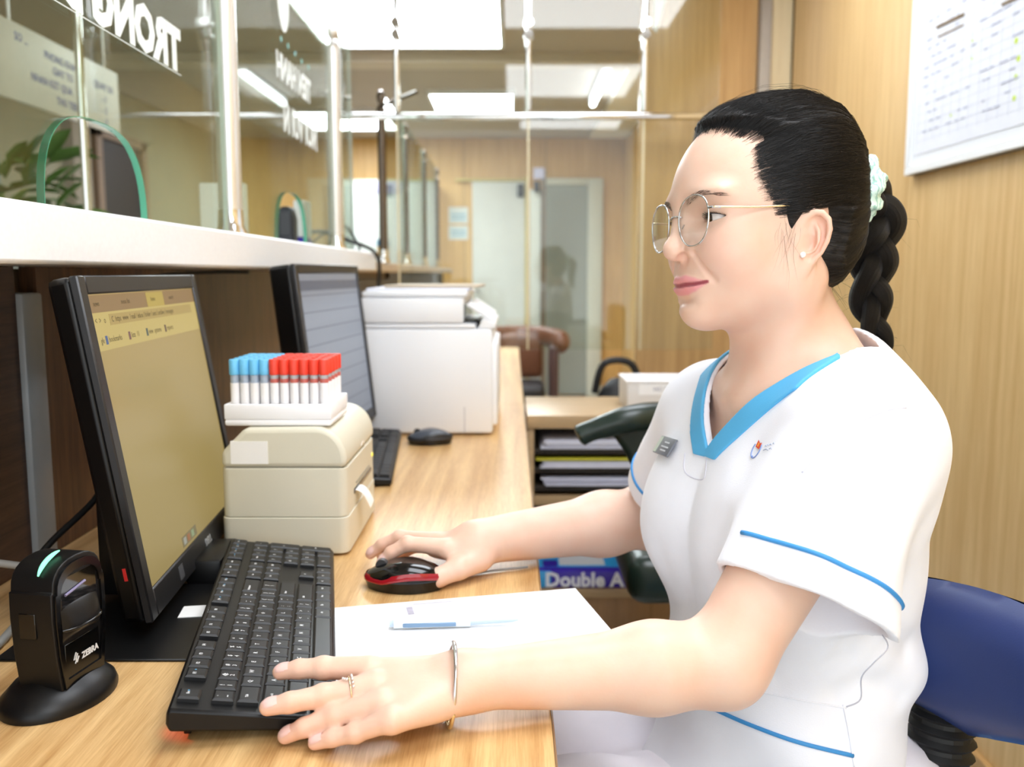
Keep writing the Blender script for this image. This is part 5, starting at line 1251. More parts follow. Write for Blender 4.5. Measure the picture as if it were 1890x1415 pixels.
# eyes
def eye_material():
    m = bpy.data.materials.new('eyeball'); m.use_nodes = True; MATS['eyeball'] = m; nt = m.node_tree; b = nt.nodes['Principled BSDF']
    at = nt.nodes.new('ShaderNodeAttribute'); at.attribute_name = 'tone'; nt.links.new(at.outputs['Color'], b.inputs['Base Color'])
    b.inputs['Roughness'].default_value = 0.08; b.inputs['Coat Weight'].default_value = 0.6
eye_material()
for sg in (1, -1):
    NU, NV = 32, 28; c = np.array(EYE)*np.array([1, sg, 1]); Vs = []; Cs = []
    gz = np.array([0.985, -0.10 if sg > 0 else -0.02, -0.10]); gz /= np.linalg.norm(gz); ux = np.cross(gz, [0, 0, 1]); ux /= np.linalg.norm(ux); uy = np.cross(ux, gz)
    for j in range(NV):
        th = math.pi*(0.002+0.996*j/(NV-1)); th = th if j < 1 else math.pi*(j/(NV-1))**1.6+0.002
        th = min(th, math.pi-0.002)
        for i in range(NU):
            a = 2*math.pi*i/NU; r = 0.0124+0.0006*math.exp(-(th/0.42)**4)
            Vs.append(c+(gz*math.cos(th)+(ux*math.cos(a)+uy*math.sin(a))*math.sin(th))*r)
            Cs.append((0.004, 0.003, 0.003) if th < 0.18 else ((0.030, 0.014, 0.008) if th < 0.47 else ((0.010, 0.006, 0.005) if th < 0.53 else (0.72, 0.66, 0.63))))
    Fs = np.array([(j*NU+i, j*NU+(i+1) % NU, (j+1)*NU+(i+1) % NU, (j+1)*NU+i) for j in range(NV-1) for i in range(NU)])
    np_mesh('eye', from_head(Vs), Fs, MATS['eyeball'], person, colors=np.array(Cs))
# finger nails
def nail(tip, prev, r, upv, wid):
    ax = tip-prev; ax /= np.linalg.norm(ax); u = upv-ax*(upv @ ax); u /= np.linalg.norm(u); sd = np.cross(ax, u)
    Vs = []; n, k = 9, 9
    for i in range(n):
        t = i/(n-1); l = -0.0080+0.0112*t; ww = wid*(0.86+0.14*math.sin(t*math.pi))*(1.0 if t < 0.8 else math.sqrt(max(0.05, 1-((t-0.8)/0.22)**2)))
        for j in range(k):
            a = -1.0+2.0*j/(k-1); y = ww*math.sin(a*1.05)/math.sin(1.05); z = (r+0.0005*(1-t))*math.cos(a*0.9)-0.0011*max(0, t-0.4)**2*4+0.0008
            Vs.append(tip+ax*l+sd*y+u*z)
    Fs = [(i*k+j, i*k+j+1, (i+1)*k+j+1, (i+1)*k+j) for i in range(n-1) for j in range(k-1)]
    # give the nail a thickness
    m_ = len(Vs); Vs += [v-u*0.0008 for v in Vs]; Fs += [tuple(m_+x for x in reversed(f)) for f in Fs]
    np_mesh('fingernail', np.array(Vs), np.array(Fs), MATS['nail'], person)
zup = np.array([0.05, -0.25, 1.0])
for n_ in LF: nail(LF[n_][3], LF[n_][2], LR_[n_][3], zup, LR_[n_][3]*0.86)
for n_ in ('index', 'middle'): nail(RF[n_][3], RF[n_][2], RR_[n_][3], np.array([-0.55, -0.5, 0.6]), RR_[n_][3]*0.86)
nail(RTH[3], RTH[2], 0.0080, np.array([-0.1, -0.6, 0.75]), 0.0068)

# ---- uniform
HEML = J(1512, 1124, .668); HEMR = SHR*0.26+ELR*0.74+np.array([0.004, 0, 0.004])
SL0 = SHL+np.array([-0.022, 0.008, -0.018]); SR0 = SHR
axL = HEML-SL0; LL = np.linalg.norm(axL); axL /= LL
hemN = axL+np.array([-0.17, 0, 0]); hemN /= np.linalg.norm(hemN); LH = (HEML-SL0) @ hemN
axR = HEMR-SR0; LRn = np.linalg.norm(axR); axR /= LRn
sideL = np.cross(axL, [0, -1, 0]); sideL /= np.linalg.norm(sideL)
def sleeve(p, a, ax, Ln, r0, r1, ext, flat):
    q = p-a; h = q @ ax; t = np.clip(h/Ln, 0, 1.2); rad = q-h[:, None]*ax
    r = r0+(r1-r0)*t
    lat = rad @ flat; nn = L2(rad-lat[:, None]*flat)*(1+0.12*sstep(0.1, 0.6, t))
    d = np.sqrt(lat**2+nn**2+np.minimum(h, 0)**2)-r
    return d, h
def folds(p):
    n = np.sin(p[:, 0]*34+p[:, 2]*22+2.2*np.sin(p[:, 1]*19+p[:, 2]*9))+0.6*np.sin(p[:, 2]*55-p[:, 1]*31+2*np.sin(p[:, 0]*23))
    return n
def shirt_base(p):
    d = torso(p, 0.011)
    q = to_torso(p)
    d = smin(d, ell(q, (0.022, 0, -0.425), (0.090, 0.118, 0.10)), 0.05)        # loose front
    d = smin(d, ell(q, (-0.046, 0.076, -0.370), (0.040, 0.042, 0.026)), 0.035)   # gather above the seat
    d = smin(d, ell(q, (0.03, 0, -0.56), (0.130, 0.125, 0.11)), 0.05)
    a, h = sleeve(p, SL0, axL, LL, 0.053, 0.0600, 0, sideL)
    a = smin(a, rcone(p, SL0, ELL_, 0.042, 0.0325)-0.0090, 0.012)
    hN = (p-SL0) @ hemN
    d = smin(d, np.maximum(a, hN-LH), 0.030)
    b, h2 = sleeve(p, SR0, axR, LRn, 0.050, 0.055, 0, np.array([0, 0, 1.0]))
    b = smin(b, rcone(p, SHR, ELR, 0.042, 0.037)-0.0090, 0.012)
    d = smin(d, np.maximum(b, h2-LRn), 0.030)
    # armpit and sleeve creases
    w = np.exp(-np.sum((p-J(1475, 880, .70))**2, 1)/(2*0.060**2))
    d = d+w*0.0030*np.sin((p[:, 2]*0.75-p[:, 0]*0.65)*150)
    w3 = sstep(-0.30, -0.40, p[:, 2]); d = d+0.0028*w3*folds(p)
    return d+0.0008*folds(p*1.3)
def trace_px(px, py, f):
    """first point of a surface along a sight line, by sphere tracing"""
    d = P(px, py, 1.0)-Vector((0, 0, CAMZ)); d.normalize(); d = np.array(d); t = 0.45
    for _ in range(90):
        s = float(f((d*t)[None])[0])
        if s < 0.0004: break
        t += s*0.7
        if t > 2: break
    return d*t
def polyline_dist(p, pts):
    d = None
    for i in range(len(pts)-1):
        e = rcone(p, pts[i], pts[i+1], 0, 0); d = e if d is None else np.minimum(d, e)
    return d
CREASES = [([(1478, 874), (1508, 842), (1556, 800), (1606, 770), (1648, 754)], 0.0095, 0.0048), ([(1474, 880), (1440, 930), (1420, 965)], 0.0040, 0.009),
           ([(1500, 860), (1570, 850), (1640, 860)], 0.0016, 0.008), ([(1470, 930), (1540, 915), (1600, 900)], 0.0018, 0.009), ([(1560, 1040), (1600, 960), (1620, 900)], 0.0022, 0.012),
           ([(1676, 1195), (1640, 1190), (1600, 1180), (1560, 1190)], 0.0050, 0.012), ([(1664, 1290), (1630, 1270), (1590, 1262), (1548, 1285)], 0.0045, 0.012), ([(1440, 1262), (1500, 1245), (1560, 1215)], 0.0026, 0.010),
           ([(1215, 1020), (1230, 1060), (1262, 1100)], 0.0030, 0.014), ([(1240, 1110), (1300, 1125), (1340, 1120)], 0.0022, 0.012), ([(1320, 860), (1318, 940), (1310, 1010)], 0.0012, 0.016)]
_SH0 = None
def shirt_outer(p):
    d = shirt_base(p)
    if CREASE_PTS:
        for pts, dep, w in CREASE_PTS:
            lo = pts.min(0)-3*w; hi = pts.max(0)+3*w; i = np.nonzero(((p > lo) & (p < hi)).all(1))[0]
            if len(i): d[i] += dep*np.exp(-(polyline_dist(p[i], pts)/w)**2)
    return d
CREASE_PTS = []
CREASE_PTS = [(np.array([trace_px(x, y, lambda q: shirt_base(q)) for x, y in pts]), dep, w) for pts, dep, w in CREASES]
def neck_cut(p):
    q = to_torso(p); al = np.abs(q[:, 1])
    zf = -0.164+np.clip(al/0.078, 0, 1.3)**0.9*0.082
    zb = -0.052-0.016*np.clip(al/0.07, 0, 1)
    w = sstep(-0.025, 0.035, q[:, 0]); zc = zb+(zf-zb)*w
    return np.maximum((zc-q[:, 2])*0.75, al-0.086)
def shirt(p):
    d = shirt_outer(p); q = p-SL0; h = q @ axL
    inner, _ = sleeve(p, SL0, axL, LL, 0.044, 0.0510, 0, sideL)
    inner = smin(inner, rcone(p, SL0, ELL_, 0.042, 0.0325)-0.0015, 0.006)
    d = smax(d, -np.maximum(inner, LH-0.040-(q @ hemN)), 0.002)                 # the sleeve is hollow
    q2 = p-SR0; h2 = q2 @ axR
    inner2, _ = sleeve(p, SR0, axR, LRn, 0.041, 0.0460, 0, np.array([0, 0, 1.0]))
    inner2 = smin(inner2, rcone(p, SHR, ELR, 0.042, 0.037)-0.0015, 0.006)
    d = smax(d, -np.maximum(inner2, LRn-0.04-h2), 0.002)
    shell = torso(p, 0.004)
    d = smax(d, -neck_cut(p), 0.0015)
    d = smax(d, -np.maximum(shell, np.maximum(-0.19-p[:, 2], neck_cut(p)-0.028)), 0.0015)  # open inside the neckline
    return smax(d, -0.62-p[:, 2], 0.005)
G_shirt = Group(shirt, (0.02, 0.55, -0.64), (0.52, 1.20, -0.02), 0.03)
VS, FS = surface_nets(lambda p: G_shirt(p), (0.02, 0.54, -0.645), (0.52, 1.20, 0.0), 0.0021)
VS = relax(VS, FS, 2, 0.4)
tunic = np_mesh('tunic', VS, FS, MATS['uniform'], person)
SH_BVH = bvh_of(VS, FS)
def band(p):
    c = neck_cut(p); q = to_torso(p); d = np.abs(shirt_outer(p)-0.0004)-0.0016
    zf = -0.1705+0.0*q[:, 1]
    return smax(smax(smax(d, np.abs(c-0.0105)-0.0115, 0.001), np.maximum(0.018-q[:, 0], np.abs(q[:, 1])-0.090), 0.001), zf-q[:, 2], 0.001)
G_band = Group(band, from_torso([(-0.03, 0.0, -0.2)])[0]-0.14, from_torso([(0.1, 0, -0.03)])[0]+0.14, 0.0)
VB, FB = surface_nets(lambda p: G_band(p), (0.08, 0.68, -0.22), (0.42, 1.02, -0.02), 0.0011, lip=2.0)
np_mesh('collar_band', relax(VB, FB, 1, 0.3), FB, MATS['trim_blue'], person)['label'] = 'blue band along the V neckline'
def ray_px(px, py, bvh=None):
    d = P(px, py, 1.0)-Vector((0, 0, CAMZ)); d.normalize(); h = (bvh or SH_BVH).ray_cast(Vector((0, 0, 0)), d, 4.0)
    return h[0], h[1]
def ring_path(a, ax, dist, bvh, n=96):
    u = np.cross(ax, [0, 0, 1.0]); u /= np.linalg.norm(u); v = np.cross(ax, u); c = a+ax*dist; out = []
    for i in range(n):
        t = 2*math.pi*i/n; d = u*math.cos(t)+v*math.sin(t); h = bvh.ray_cast(Vector(c+d*0.090), Vector(-d), 0.09)
        ok = h[0] is not None and 0.03 < (h[0]-Vector(c)).length < 0.076
        out.append((np.array(h[0])+d*0.0004)+ZOFF if ok else None)
    bad = [i for i in range(n) if out[i] is None]
    if not bad: return out, True
    k = bad[-1]; out = out[k+1:]+out[:k+1]; runs = [[]]
    for q in out:
        if q is None: runs.append([])
        else: runs[-1].append(q)
    return max(runs, key=len), False
for (a, ax, Ln) in ((HEML-axL*0.027, hemN, 0.0), (SR0, axR, LRn-0.022)):
    rp_, cl_ = ring_path(a, ax, Ln, SH_BVH)
    if len(rp_) > 4: MB().tube(rp_, 0.0019, n=8, closed=cl_).build('sleeve_piping', MATS['piping_blue'], person, smooth=180)
def draped(pts, r, name, material, lift=0.0004, n=8):
    out = []
    for (x, y) in [tuple(v)[:2] for v in smooth_path([(a, b, 0) for a, b in pts], 6)]:
        h, nn = ray_px(x, y)
        if h is not None: out.append(h+nn*lift+Vector(ZOFF))
    if len(out) > 2: return MB().tube(out, r, n=n).build(name, material, person, smooth=180)
draped([(1312, 1305), (1380, 1335), (1470, 1368), (1574, 1394)], 0.0019, 'pocket_piping', MATS['piping_blue'])
draped([(1392, 1274), (1470, 1290), (1562, 1306)], 0.0008, 'pocket_seam', MATS['uniform'])
draped([(1556, 1300), (1566, 1350), (1576, 1414)], 0.0008, 'side_seam', MATS['uniform'])
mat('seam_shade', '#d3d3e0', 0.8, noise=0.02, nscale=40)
draped([(1480, 872), (1510, 840), (1556, 799), (1606, 769), (1648, 754), (1672, 752)], 0.0008, 'armhole_seam_shade', MATS['seam_shade'], 0.0)  # seam line tinted lilac to draw the shade of the armpit fold
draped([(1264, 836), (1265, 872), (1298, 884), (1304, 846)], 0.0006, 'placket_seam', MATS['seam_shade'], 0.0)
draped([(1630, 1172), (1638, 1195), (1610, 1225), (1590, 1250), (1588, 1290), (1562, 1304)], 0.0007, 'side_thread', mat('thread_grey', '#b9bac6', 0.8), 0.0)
# trousers
HIP = np.array([0.33, 0.868, -0.535])
def trousers(p):
    d = None
    for sg, kx in ((1, np.array([-0.12, 0.80, -0.540])), (-1, np.array([-0.13, 0.93, -0.545]))):
        hp = HIP+TL*0.062*sg
        e = rcone(p, hp, kx, 0.080, 0.066); e = smin(e, rcone(p, kx, np.array([kx[0]+0.02, kx[1]+0.01, -1.02]), 0.062, 0.055), 0.03)
        d = e if d is None else smin(d, e, 0.02)
    d = smin(d, ell(p, HIP+np.array([0.02, 0, 0.0]), (0.11, 0.125, 0.10)), 0.04)
    return d+0.0030*np.sin(p[:, 0]*70+3*np.sin(p[:, 1]*30))*np.exp(-((p[:, 0]-0.1)**2)/0.01)
VT, FT = surface_nets(trousers, (-0.24, 0.60, -1.09), (0.50, 1.10, -0.38), 0.005)
np_mesh('trousers', VT, FT, MATS['trousers'], person)
# shoes, resting on the floor
for cy, cx in ((0.81, -0.11), (0.94, -0.12)):
    b = MB(); b.ball((cx-0.05, cy, 0.035), (0.12, 0.042, 0.038)); b.ball((cx+0.01, cy, 0.06), (0.05, 0.04, 0.055)); b.build('shoe', mat('shoe_white', '#e9e7e4', 0.5), person)

# ---- things she wears
def world(q): return [Vector(a+ZOFF) for a in np.atleast_2d(q)]
glasses = empty('eyeglasses', world(from_head([(0.092, 0, 0.016)]))[0], 0, 'thin silver round eyeglasses with clear lenses on her face', 'glasses')
LENS = glass_mat('lens_glass', '#fdfefe', 1.35)
for sg in (1, -1):
    c = np.array([0.1005, 0.0345*sg, 0.0150]); wrap = math.radians(6)*sg
    ex = np.array([-math.sin(wrap)*1.0*1, math.cos(wrap), 0]); ex = np.array([-abs(math.sin(wrap))*sg, math.cos(wrap), 0.0]); ez = np.array([0.03, 0, 0.999])
    rim = []
    for i in range(48):
        t = 2*math.pi*i/48; w_, h_ = 0.0242, 0.0222; cx_ = math.copysign(abs(math.cos(t))**0.86, math.cos(t)); sz_ = math.copysign(abs(math.sin(t))**0.86, math.sin(t))
        if sz_ > 0: cx_ *= 1.0+0.02*sz_
        else: cx_ *= 1.0-0.10*abs(sz_)
        rim.append(c+ex*w_*cx_+ez*h_*sz_)
    rw = world(from_head(rim)); fr = MB().tube(rw, 0.00085, n=8, closed=True).build('rim', MATS['silver'], glasses, smooth=180)
    b = MB(); nrm = from_head([c+np.array([1, 0, 0])])[0]-from_head([c])[0]; nrm = Vector(nrm)
    cc = world(from_head([c]))[0]; n_ = len(rw)
    fv = [q+nrm*0.0006 for q in rw]+[cc+nrm*0.0016]; bk = [q-nrm*0.0006 for q in rw]+[cc+nrm*0.0004]
    b.add(fv, [(i, (i+1) % n_, n_) for i in range(n_)]); b.add(bk, [((i+1) % n_, i, n_) for i in range(n_)])
    b.build('lens', LENS, glasses, smooth=180)
    hinge = c+ex*0.0243*sg+ez*0.0085
    if sg > 0:
        MB().tube(world(from_head([hinge, hinge+np.array([-0.0015, 0.0030, 0.0002]), hinge+np.array([-0.009, 0.0050, 0.0004])])), 0.0013, n=8).build('hinge', MATS['silver'], glasses)
    pts = [hinge+np.array([-0.002, 0.0040*sg, 0.0004]), (0.060, 0.0690*sg, 0.0245), (0.030, 0.0725*sg, 0.0265), (0.0, 0.0735*sg, 0.0275), (-0.008, 0.0690*sg, 0.026)]
    MB().tube(world(from_head([tuple(v) for v in smooth_path(pts, 8)])), 0.0009, n=8).build('temple_arm', MATS['gold'], glasses, smooth=180)['label'] = 'pale gold temple arm'
    MB().tube(world(from_head([(0.0985, 0.0125*sg, 0.014), (0.0995, 0.0105*sg, 0.0105), (0.0960, 0.0090*sg, 0.0085)])), 0.0006, n=6).build('nose_pad_arm', MATS['silver'], glasses)
    R = Matrix(((1, 0, 0), (0, 1, 0), (0, 0, 1))); b = MB(); b.ball(world(from_head([(0.0950, 0.0088*sg, 0.006)]))[0], (0.0018, 0.0022, 0.0055), 10, 8); b.build('nose_pad', mat('pad_clear', '#e8ecee', 0.15, trans=0.6), glasses, smooth=180)
MB().tube(world(from_head([(0.1010, 0.0112, 0.0205), (0.1035, 0.004, 0.0218), (0.1035, -0.004, 0.0218), (0.1010, -0.0112, 0.0205)])), 0.0009, n=8).build('bridge', MATS['silver'], glasses, smooth=180)
# ear stud
ew = J(1482, 470, .70); dd = ew/np.linalg.norm(ew); h = SKIN_BVH.ray_cast(Vector((0, 0, 0)), Vector(dd), 2)
b = MB(); b.ball(h[0]+h[1]*0.0015+Vector(ZOFF), 0.0026, 14, 10); o = b.build('ear_stud', mat('pearl', '#fbf8f2', 0.12, coat=0.5), None, smooth=180); tag(o, 'small white pearl stud in her ear lobe', 'earring')
# bracelet
axw = (ELL_-WRL); axw /= np.linalg.norm(axw); bc_ = J(833, 1267, .636)
uw = np.cross(axw, [0, 1, 0]); uw /= np.linalg.norm(uw); vw = np.cross(axw, uw)
tilt = axw*0.10
ring = [Vector(bc_+uw*0.0300*math.cos(t)+vw*0.0300*math.sin(t)+tilt*0.03*math.cos(t)+ZOFF+np.array([0, 0, 0.002])) for t in np.linspace(0, 2*math.pi, 49)[:-1]]
brace = empty('bracelet', Vector(bc_+ZOFF), 0, 'thin silver and gold bangle around her left wrist', 'bracelet')
hi = [q for q in ring]; k = len(ring)
srt = sorted(range(k), key=lambda i: ring[i].z)
MB().tube(ring, 0.00155, n=10, closed=True).build('bangle', MATS['silver'], brace, smooth=180)
gold_i = [i for i in range(k) if ring[i].z < bc_[2]+CAMZ-0.002 and ring[i].y < bc_[1]+0.03]
seg = []; 
start = next((i for i in range(k) if i in gold_i and (i-1) % k not in gold_i), 0)
i = start
while i % k in gold_i and len(seg) < k: seg.append(ring[i % k]); i += 1
if len(seg) > 2: MB().tube(seg, 0.00175, n=10).build('gold_half', MATS['gold'], brace, smooth=180)
# ring on the middle finger
ra, rb_ = LF['middle'][0], LF['middle'][1]; rc = ra*0.52+rb_*0.48; rx = (rb_-ra)/np.linalg.norm(rb_-ra)
u = np.cross(rx, [0, 0, 1.0]); u /= np.linalg.norm(u); v = np.cross(u, rx); v = v if v[2] > 0 else -v
ringo = empty('finger_ring', Vector(rc+ZOFF), 0, 'fine gold ring with small sparkling bars on her finger', 'ring')
rr = 0.0098
MB().tube([Vector(rc+(u*math.cos(t)+v*math.sin(t))*rr+ZOFF) for t in np.linspace(0, 2*math.pi, 33)[:-1]], 0.0006, n=8, closed=True).build('band', MATS['gold'], ringo, smooth=180)
bar = MB()
for i in range(7):
    t = math.radians(40+i*17); c = rc+(u*math.cos(t)+v*math.sin(t))*(rr+0.0006)-rx*0.0022; bar.ball(Vector(c+ZOFF), 0.0010, 8, 6)
for i in range(3): bar.ball(Vector(rc+(u*math.cos(math.radians(100))+v*math.sin(math.radians(100)))*(rr+0.0008)+rx*(0.0015+0.0014*i)+u*0.0012*(i-1)+ZOFF), 0.0010, 8, 6)
bar.build('stones', mat('stone', '#f4f2f2', 0.08, metal=0.7), ringo, smooth=180)
# scrunchie
sc = empty('hair_scrunchie', world(from_head([(-0.094, 0, 0.056)]))[0], 0, 'mint green marbled scrunchie around her ponytail', 'hair tie')
NS, NK = 80, 22; Vs = []; cS = from_head([(-0.1010, 0.004, 0.055)])[0]; axs = from_head([(-1, 0.1, -0.12)])[0]-HO; axs /= np.linalg.norm(axs)
ua = np.cross(axs, [0, 1, 0]); ua /= np.linalg.norm(ua); va = np.cross(axs, ua)
for i in range(NS):
    t = 2*math.pi*i/NS
    for k in range(NK):
        a = 2*math.pi*k/NK; r = 0.0124*(1+0.15*math.sin(7*t+1.5*math.sin(3*t))+0.08*math.sin(13*t+2*a)+0.12*math.sin(3*a+5*t)+0.05*math.sin(23*t-3*a)); R0 = 0.0155+0.0015*math.sin(4*t)
        rad = ua*math.cos(t)*1.15+va*math.sin(t)*1.0
        Vs.append(cS+rad*(R0+r*math.cos(a))+axs*(r*1.05*math.sin(a)))
Fs = np.array([(i*NK+k, i*NK+(k+1) % NK, ((i+1) % NS)*NK+(k+1) % NK, ((i+1) % NS)*NK+k) for i in range(NS) for k in range(NK)])
m = mat('mint_cloth', '#c4e6db', 0.7); nt = m.node_tree
wv = nt.nodes.new('ShaderNodeTexWave'); wv.inputs['Scale'].default_value = 60; wv.inputs['Distortion'].default_value = 16; wv.inputs['Detail'].default_value = 3
tc = nt.nodes.new('ShaderNodeTexCoord'); nt.links.new(tc.outputs['Object'], wv.inputs['Vector']); rp = nt.nodes.new('ShaderNodeValToRGB')
rp.color_ramp.elements[0].color = hexc('#9dc9bd'); rp.color_ramp.elements[1].color = hexc('#d9f3ea'); rp.color_ramp.elements[0].position = 0.1; rp.color_ramp.elements[1].position = 0.45
nt.links.new(wv.outputs['Fac'], rp.inputs['Fac']); nt.links.new(rp.outputs['Color'], nt.nodes['Principled BSDF'].inputs['Base Color'])
np_mesh('gathered_cloth', np.array(Vs), Fs, m, sc)
# name badge and printed crest, lying on the cloth
def patch_frame(px, py, dx, dy):
    h, n = ray_px(px, py); a, _ = ray_px(px+dx, py+dy); ax = (a-h).normalized(); az = n; ax = (ax-az*ax.dot(az)).normalized(); ay = az.cross(ax)
    return h+Vector(ZOFF), ax, ay, az
o, ax, ay, az = patch_frame(1232, 826, 8, 3.0)
if ay.z < 0: ay = -ay
badge = empty('name_badge', o, 0, 'small grey name badge pinned on the chest of the white uniform', 'badge')
R = Matrix((ax, ay, ax.cross(ay))).transposed()
MB().box(o+az*0.003, (0.050, 0.020, 0.0022), 0.0006, 2, R).build('plate', mat('badge_grey', '#6d7078', 0.35), badge)
MB().box(o+az*0.0043-ax*0.0200, (0.009, 0.018, 0.0006), 0, 2, R).build('photo_strip', mat('badge_pale', '#b9c3b4', 0.4), badge)
for k, (yy, ww) in enumerate(((0.004, 0.016), (-0.001, 0.024), (-0.005, 0.018))):
    MB().box(o+az*0.0043+ay*yy+ax*0.004, (ww, 0.0016, 0.0003), 0, 2, R).build('print_line', mat('badge_line', '#c9cdd3', 0.4), badge)
o, ax, ay, az = patch_frame(1397, 831, 8, 1)
if ay.z < 0: ay = -ay
def on_cloth(x, y, lift=0.0005):
    w = o-Vector(ZOFF)+ax*x+ay*y; h = SH_BVH.ray_cast(w+az*0.03, -az, 0.06); return (h[0]+az*lift+Vector(ZOFF)) if h[0] is not None else w+Vector(ZOFF)+az*lift
def flat_patch(name, poly, material, lift=0.0006):
    n = len(poly); c = (sum(p[0] for p in poly)/n, sum(p[1] for p in poly)/n); b = MB(); b.add([on_cloth(*p, lift) for p in poly]+[on_cloth(*c, lift+0.0003)], [(i, (i+1) % n, n) for i in range(n)]); return b.build(name, material, person)
flat_patch('crest_centre', [(-0.004, 0.003), (0.004, 0.001), (0.0045, 0.0075), (0.0015, 0.0065), (-0.0035, 0.0095)], mat('crest_red', '#e0492f', 0.6), 0.0008)
flat_patch('crest_flame', [(-0.0015, 0.0035), (0.002, 0.003), (0.002, 0.0065), (-0.0012, 0.0070)], mat('crest_orange', '#f4a23c', 0.6), 0.0012)
MB().tube([on_cloth(0.0068*math.cos(t)-0.0006, 0.0085*math.sin(t)+0.001, 0.0004) for t in np.linspace(math.radians(150), math.radians(390), 24)], 0.0005, n=6).build('crest_ring', mat('crest_blue', '#7f96c8', 0.6), person)
b = MB(); b.ball(on_cloth(-0.002, -0.0065), 0.0011, 8, 6); b.build('crest_dot', MATS['crest_blue'], person)
for k, (x0, y0, w_) in enumerate(((0.013, 0.0045, 0.004), (0.018, 0.0055, 0.003), (0.023, 0.0058, 0.004), (0.029, 0.0070, 0.003), (0.014, 0.0008, 0.012), (0.027, 0.0020, 0.005))):
    MB().tube([on_cloth(x0, y0, 0.0003), on_cloth(x0+w_*0.5, y0+0.0012, 0.0003), on_cloth(x0+w_, y0, 0.0003)], 0.00035, n=5).build('crest_script', mat('crest_grey', '#b9c3da', 0.6), person)
# ================================================================== the rest of the room
CX0, CX1, CY0, CY1 = 0.034, 0.46, 2.00, 2.31
def zat(py, Y): return P(945, py, Y).z
cab = empty('pigeonhole_cabinet', ((CX0+CX1)/2, CY0, 0), 0, 'wooden pigeonhole cabinet with trays of papers beside the desk', 'cabinet')
zt = zat(766, CY0); th = 0.016
MB().bx((CX0, CY0-0.006, zt-0.030), (CX1, CY1, zt), 0.002).build('top', CAB, cab)
MB().bx((CX0, CY0, 0), (CX0+0.016, CY1, zt-0.0305), 0.001).build('side_panel', CAB, cab); MB().bx((CX1-0.016, CY0, 0), (CX1, CY1, zt-0.0305), 0.001).build('side_panel', CAB, cab)
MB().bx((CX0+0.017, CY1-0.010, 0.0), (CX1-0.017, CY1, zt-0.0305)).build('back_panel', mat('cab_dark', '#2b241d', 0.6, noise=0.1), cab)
shelves = [zat(829, CY0), zat(864, CY0), zat(897, CY0), zat(916, CY0)]
for k, z in enumerate(shelves):
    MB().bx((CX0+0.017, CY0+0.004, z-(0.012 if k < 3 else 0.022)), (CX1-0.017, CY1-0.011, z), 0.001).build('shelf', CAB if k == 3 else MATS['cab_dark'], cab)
zb_ = zat(1086, 1.955)
MB().bx((CX0+0.017, CY0-0.05, zb_-0.02), (CX1-0.017, CY1-0.011, zb_), 0.001).build('shelf', CAB, cab)
MB().bx((CX0+0.017, CY0-0.045, 0.0), (CX1-0.017, CY0-0.030, zb_-0.0205), 0.001).build('door', wood('cab_door', '#8e6a44', '#aa8255', scale=(8, 8, 0.5), rings=6, fine=30), cab)
MB().cyl((0.30, CY0-0.06, zb_-0.10), (0.30, CY0-0.045, zb_-0.10), 0.008).build('knob', MATS['brushed'], cab)
random.seed(3)
stk = [('paper_stack', 'papers', 'loose white papers in the top pigeonhole of the cabinet', shelves[0], '#dfe0ec', 0.020), ('paper_stack', 'papers', 'white papers below the yellow folder in the middle pigeonhole', shelves[1], '#dedfea', 0.014), ('paper_stack', 'papers', 'white and blue papers in the lowest pigeonhole', shelves[2], '#cfd2e6', 0.018)]
for k, (nm, ct, lb, z, c, h) in enumerate(stk):
    o = empty(nm, (0.24, 2.12, z), 0, lb, ct)
    for i in range(5):
        x0_ = CX0+0.022+0.012*random.random(); 
        MB().box(((x0_+CX1-0.03)/2, 2.123-0.006*random.random(), z+0.0005+h*(i+0.5)/5), (CX1-0.03-x0_-0.03*random.random(), 0.24, h/5*0.86), rot=Euler((0, 0.008*(random.random()-0.5), 0.02*(random.random()-0.5))).to_matrix()).build('sheet', mat('sheets_%d' % (k*2+i % 2), c if i % 2 else '#d0d2e2', 0.7, noise=0.04), o)
yf = MB(); yf.box((0.235, 2.118, shelves[1]+0.0195), (0.36, 0.23, 0.0050), 0.001, 1); tag(yf.build('yellow_folder', mat('folder_yellow', '#c9c23a', 0.55, noise=0.05), None), 'yellow green folder lying on the papers in the middle pigeonhole', 'folder')
# ream of paper
rz_ = zb_+0.0005
rm = empty('paper_ream', (0.205, 1.99, rz_), 0, 'violet and blue wrapped ream of copier paper on the low shelf', 'ream of paper')
xa, xb = 0.053, P(1172, 1060, 1.955).x; zh = zat(1052, 1.955)-rz_
VI = mat('ream_violet', '#3b27a8', 0.3, noise=0.06, nscale=14); RB = mat('ream_blue', '#3aa8e8', 0.3, noise=0.08, nscale=12); RW_ = mat('ream_white', '#e6e8ec', 0.35, noise=0.05, nscale=12)
MB().bx((xa, 1.955, rz_), (xb, 2.165, rz_+zh), 0.006).build('wrapped_block', VI, rm); rmb = [o_ for o_ in rm.children if o_.name.startswith('wrapped')][0]
MB().bx((xa+0.001, 1.9545, rz_+0.002), (xa+0.035, 1.97, rz_+zh-0.002), 0.001).build('blue_front', RB, rm)
for (u0, u1, v0, v1, m) in ((0.0, 0.20, 0.02, 0.20, RB), (0.055, 0.165, 0.03, 0.10, RW_), (0.02, 0.10, 0.10, 0.19, RW_), (0.11, 0.15, 0.11, 0.20, VI), (0.015, 0.05, 0.02, 0.06, VI)):
    kk_ = 0.0006*(1+[RB, RW_, VI].index(m)*1.5+5*u0); MB().bx((xa+0.004+u0*0.95, 1.957+v0, rz_+zh-0.0005), (min(xa+0.004+u1*0.95, xb-0.004), 1.957+v1, rz_+zh+0.0005+kk_)).build('printed_area', m, rmb)
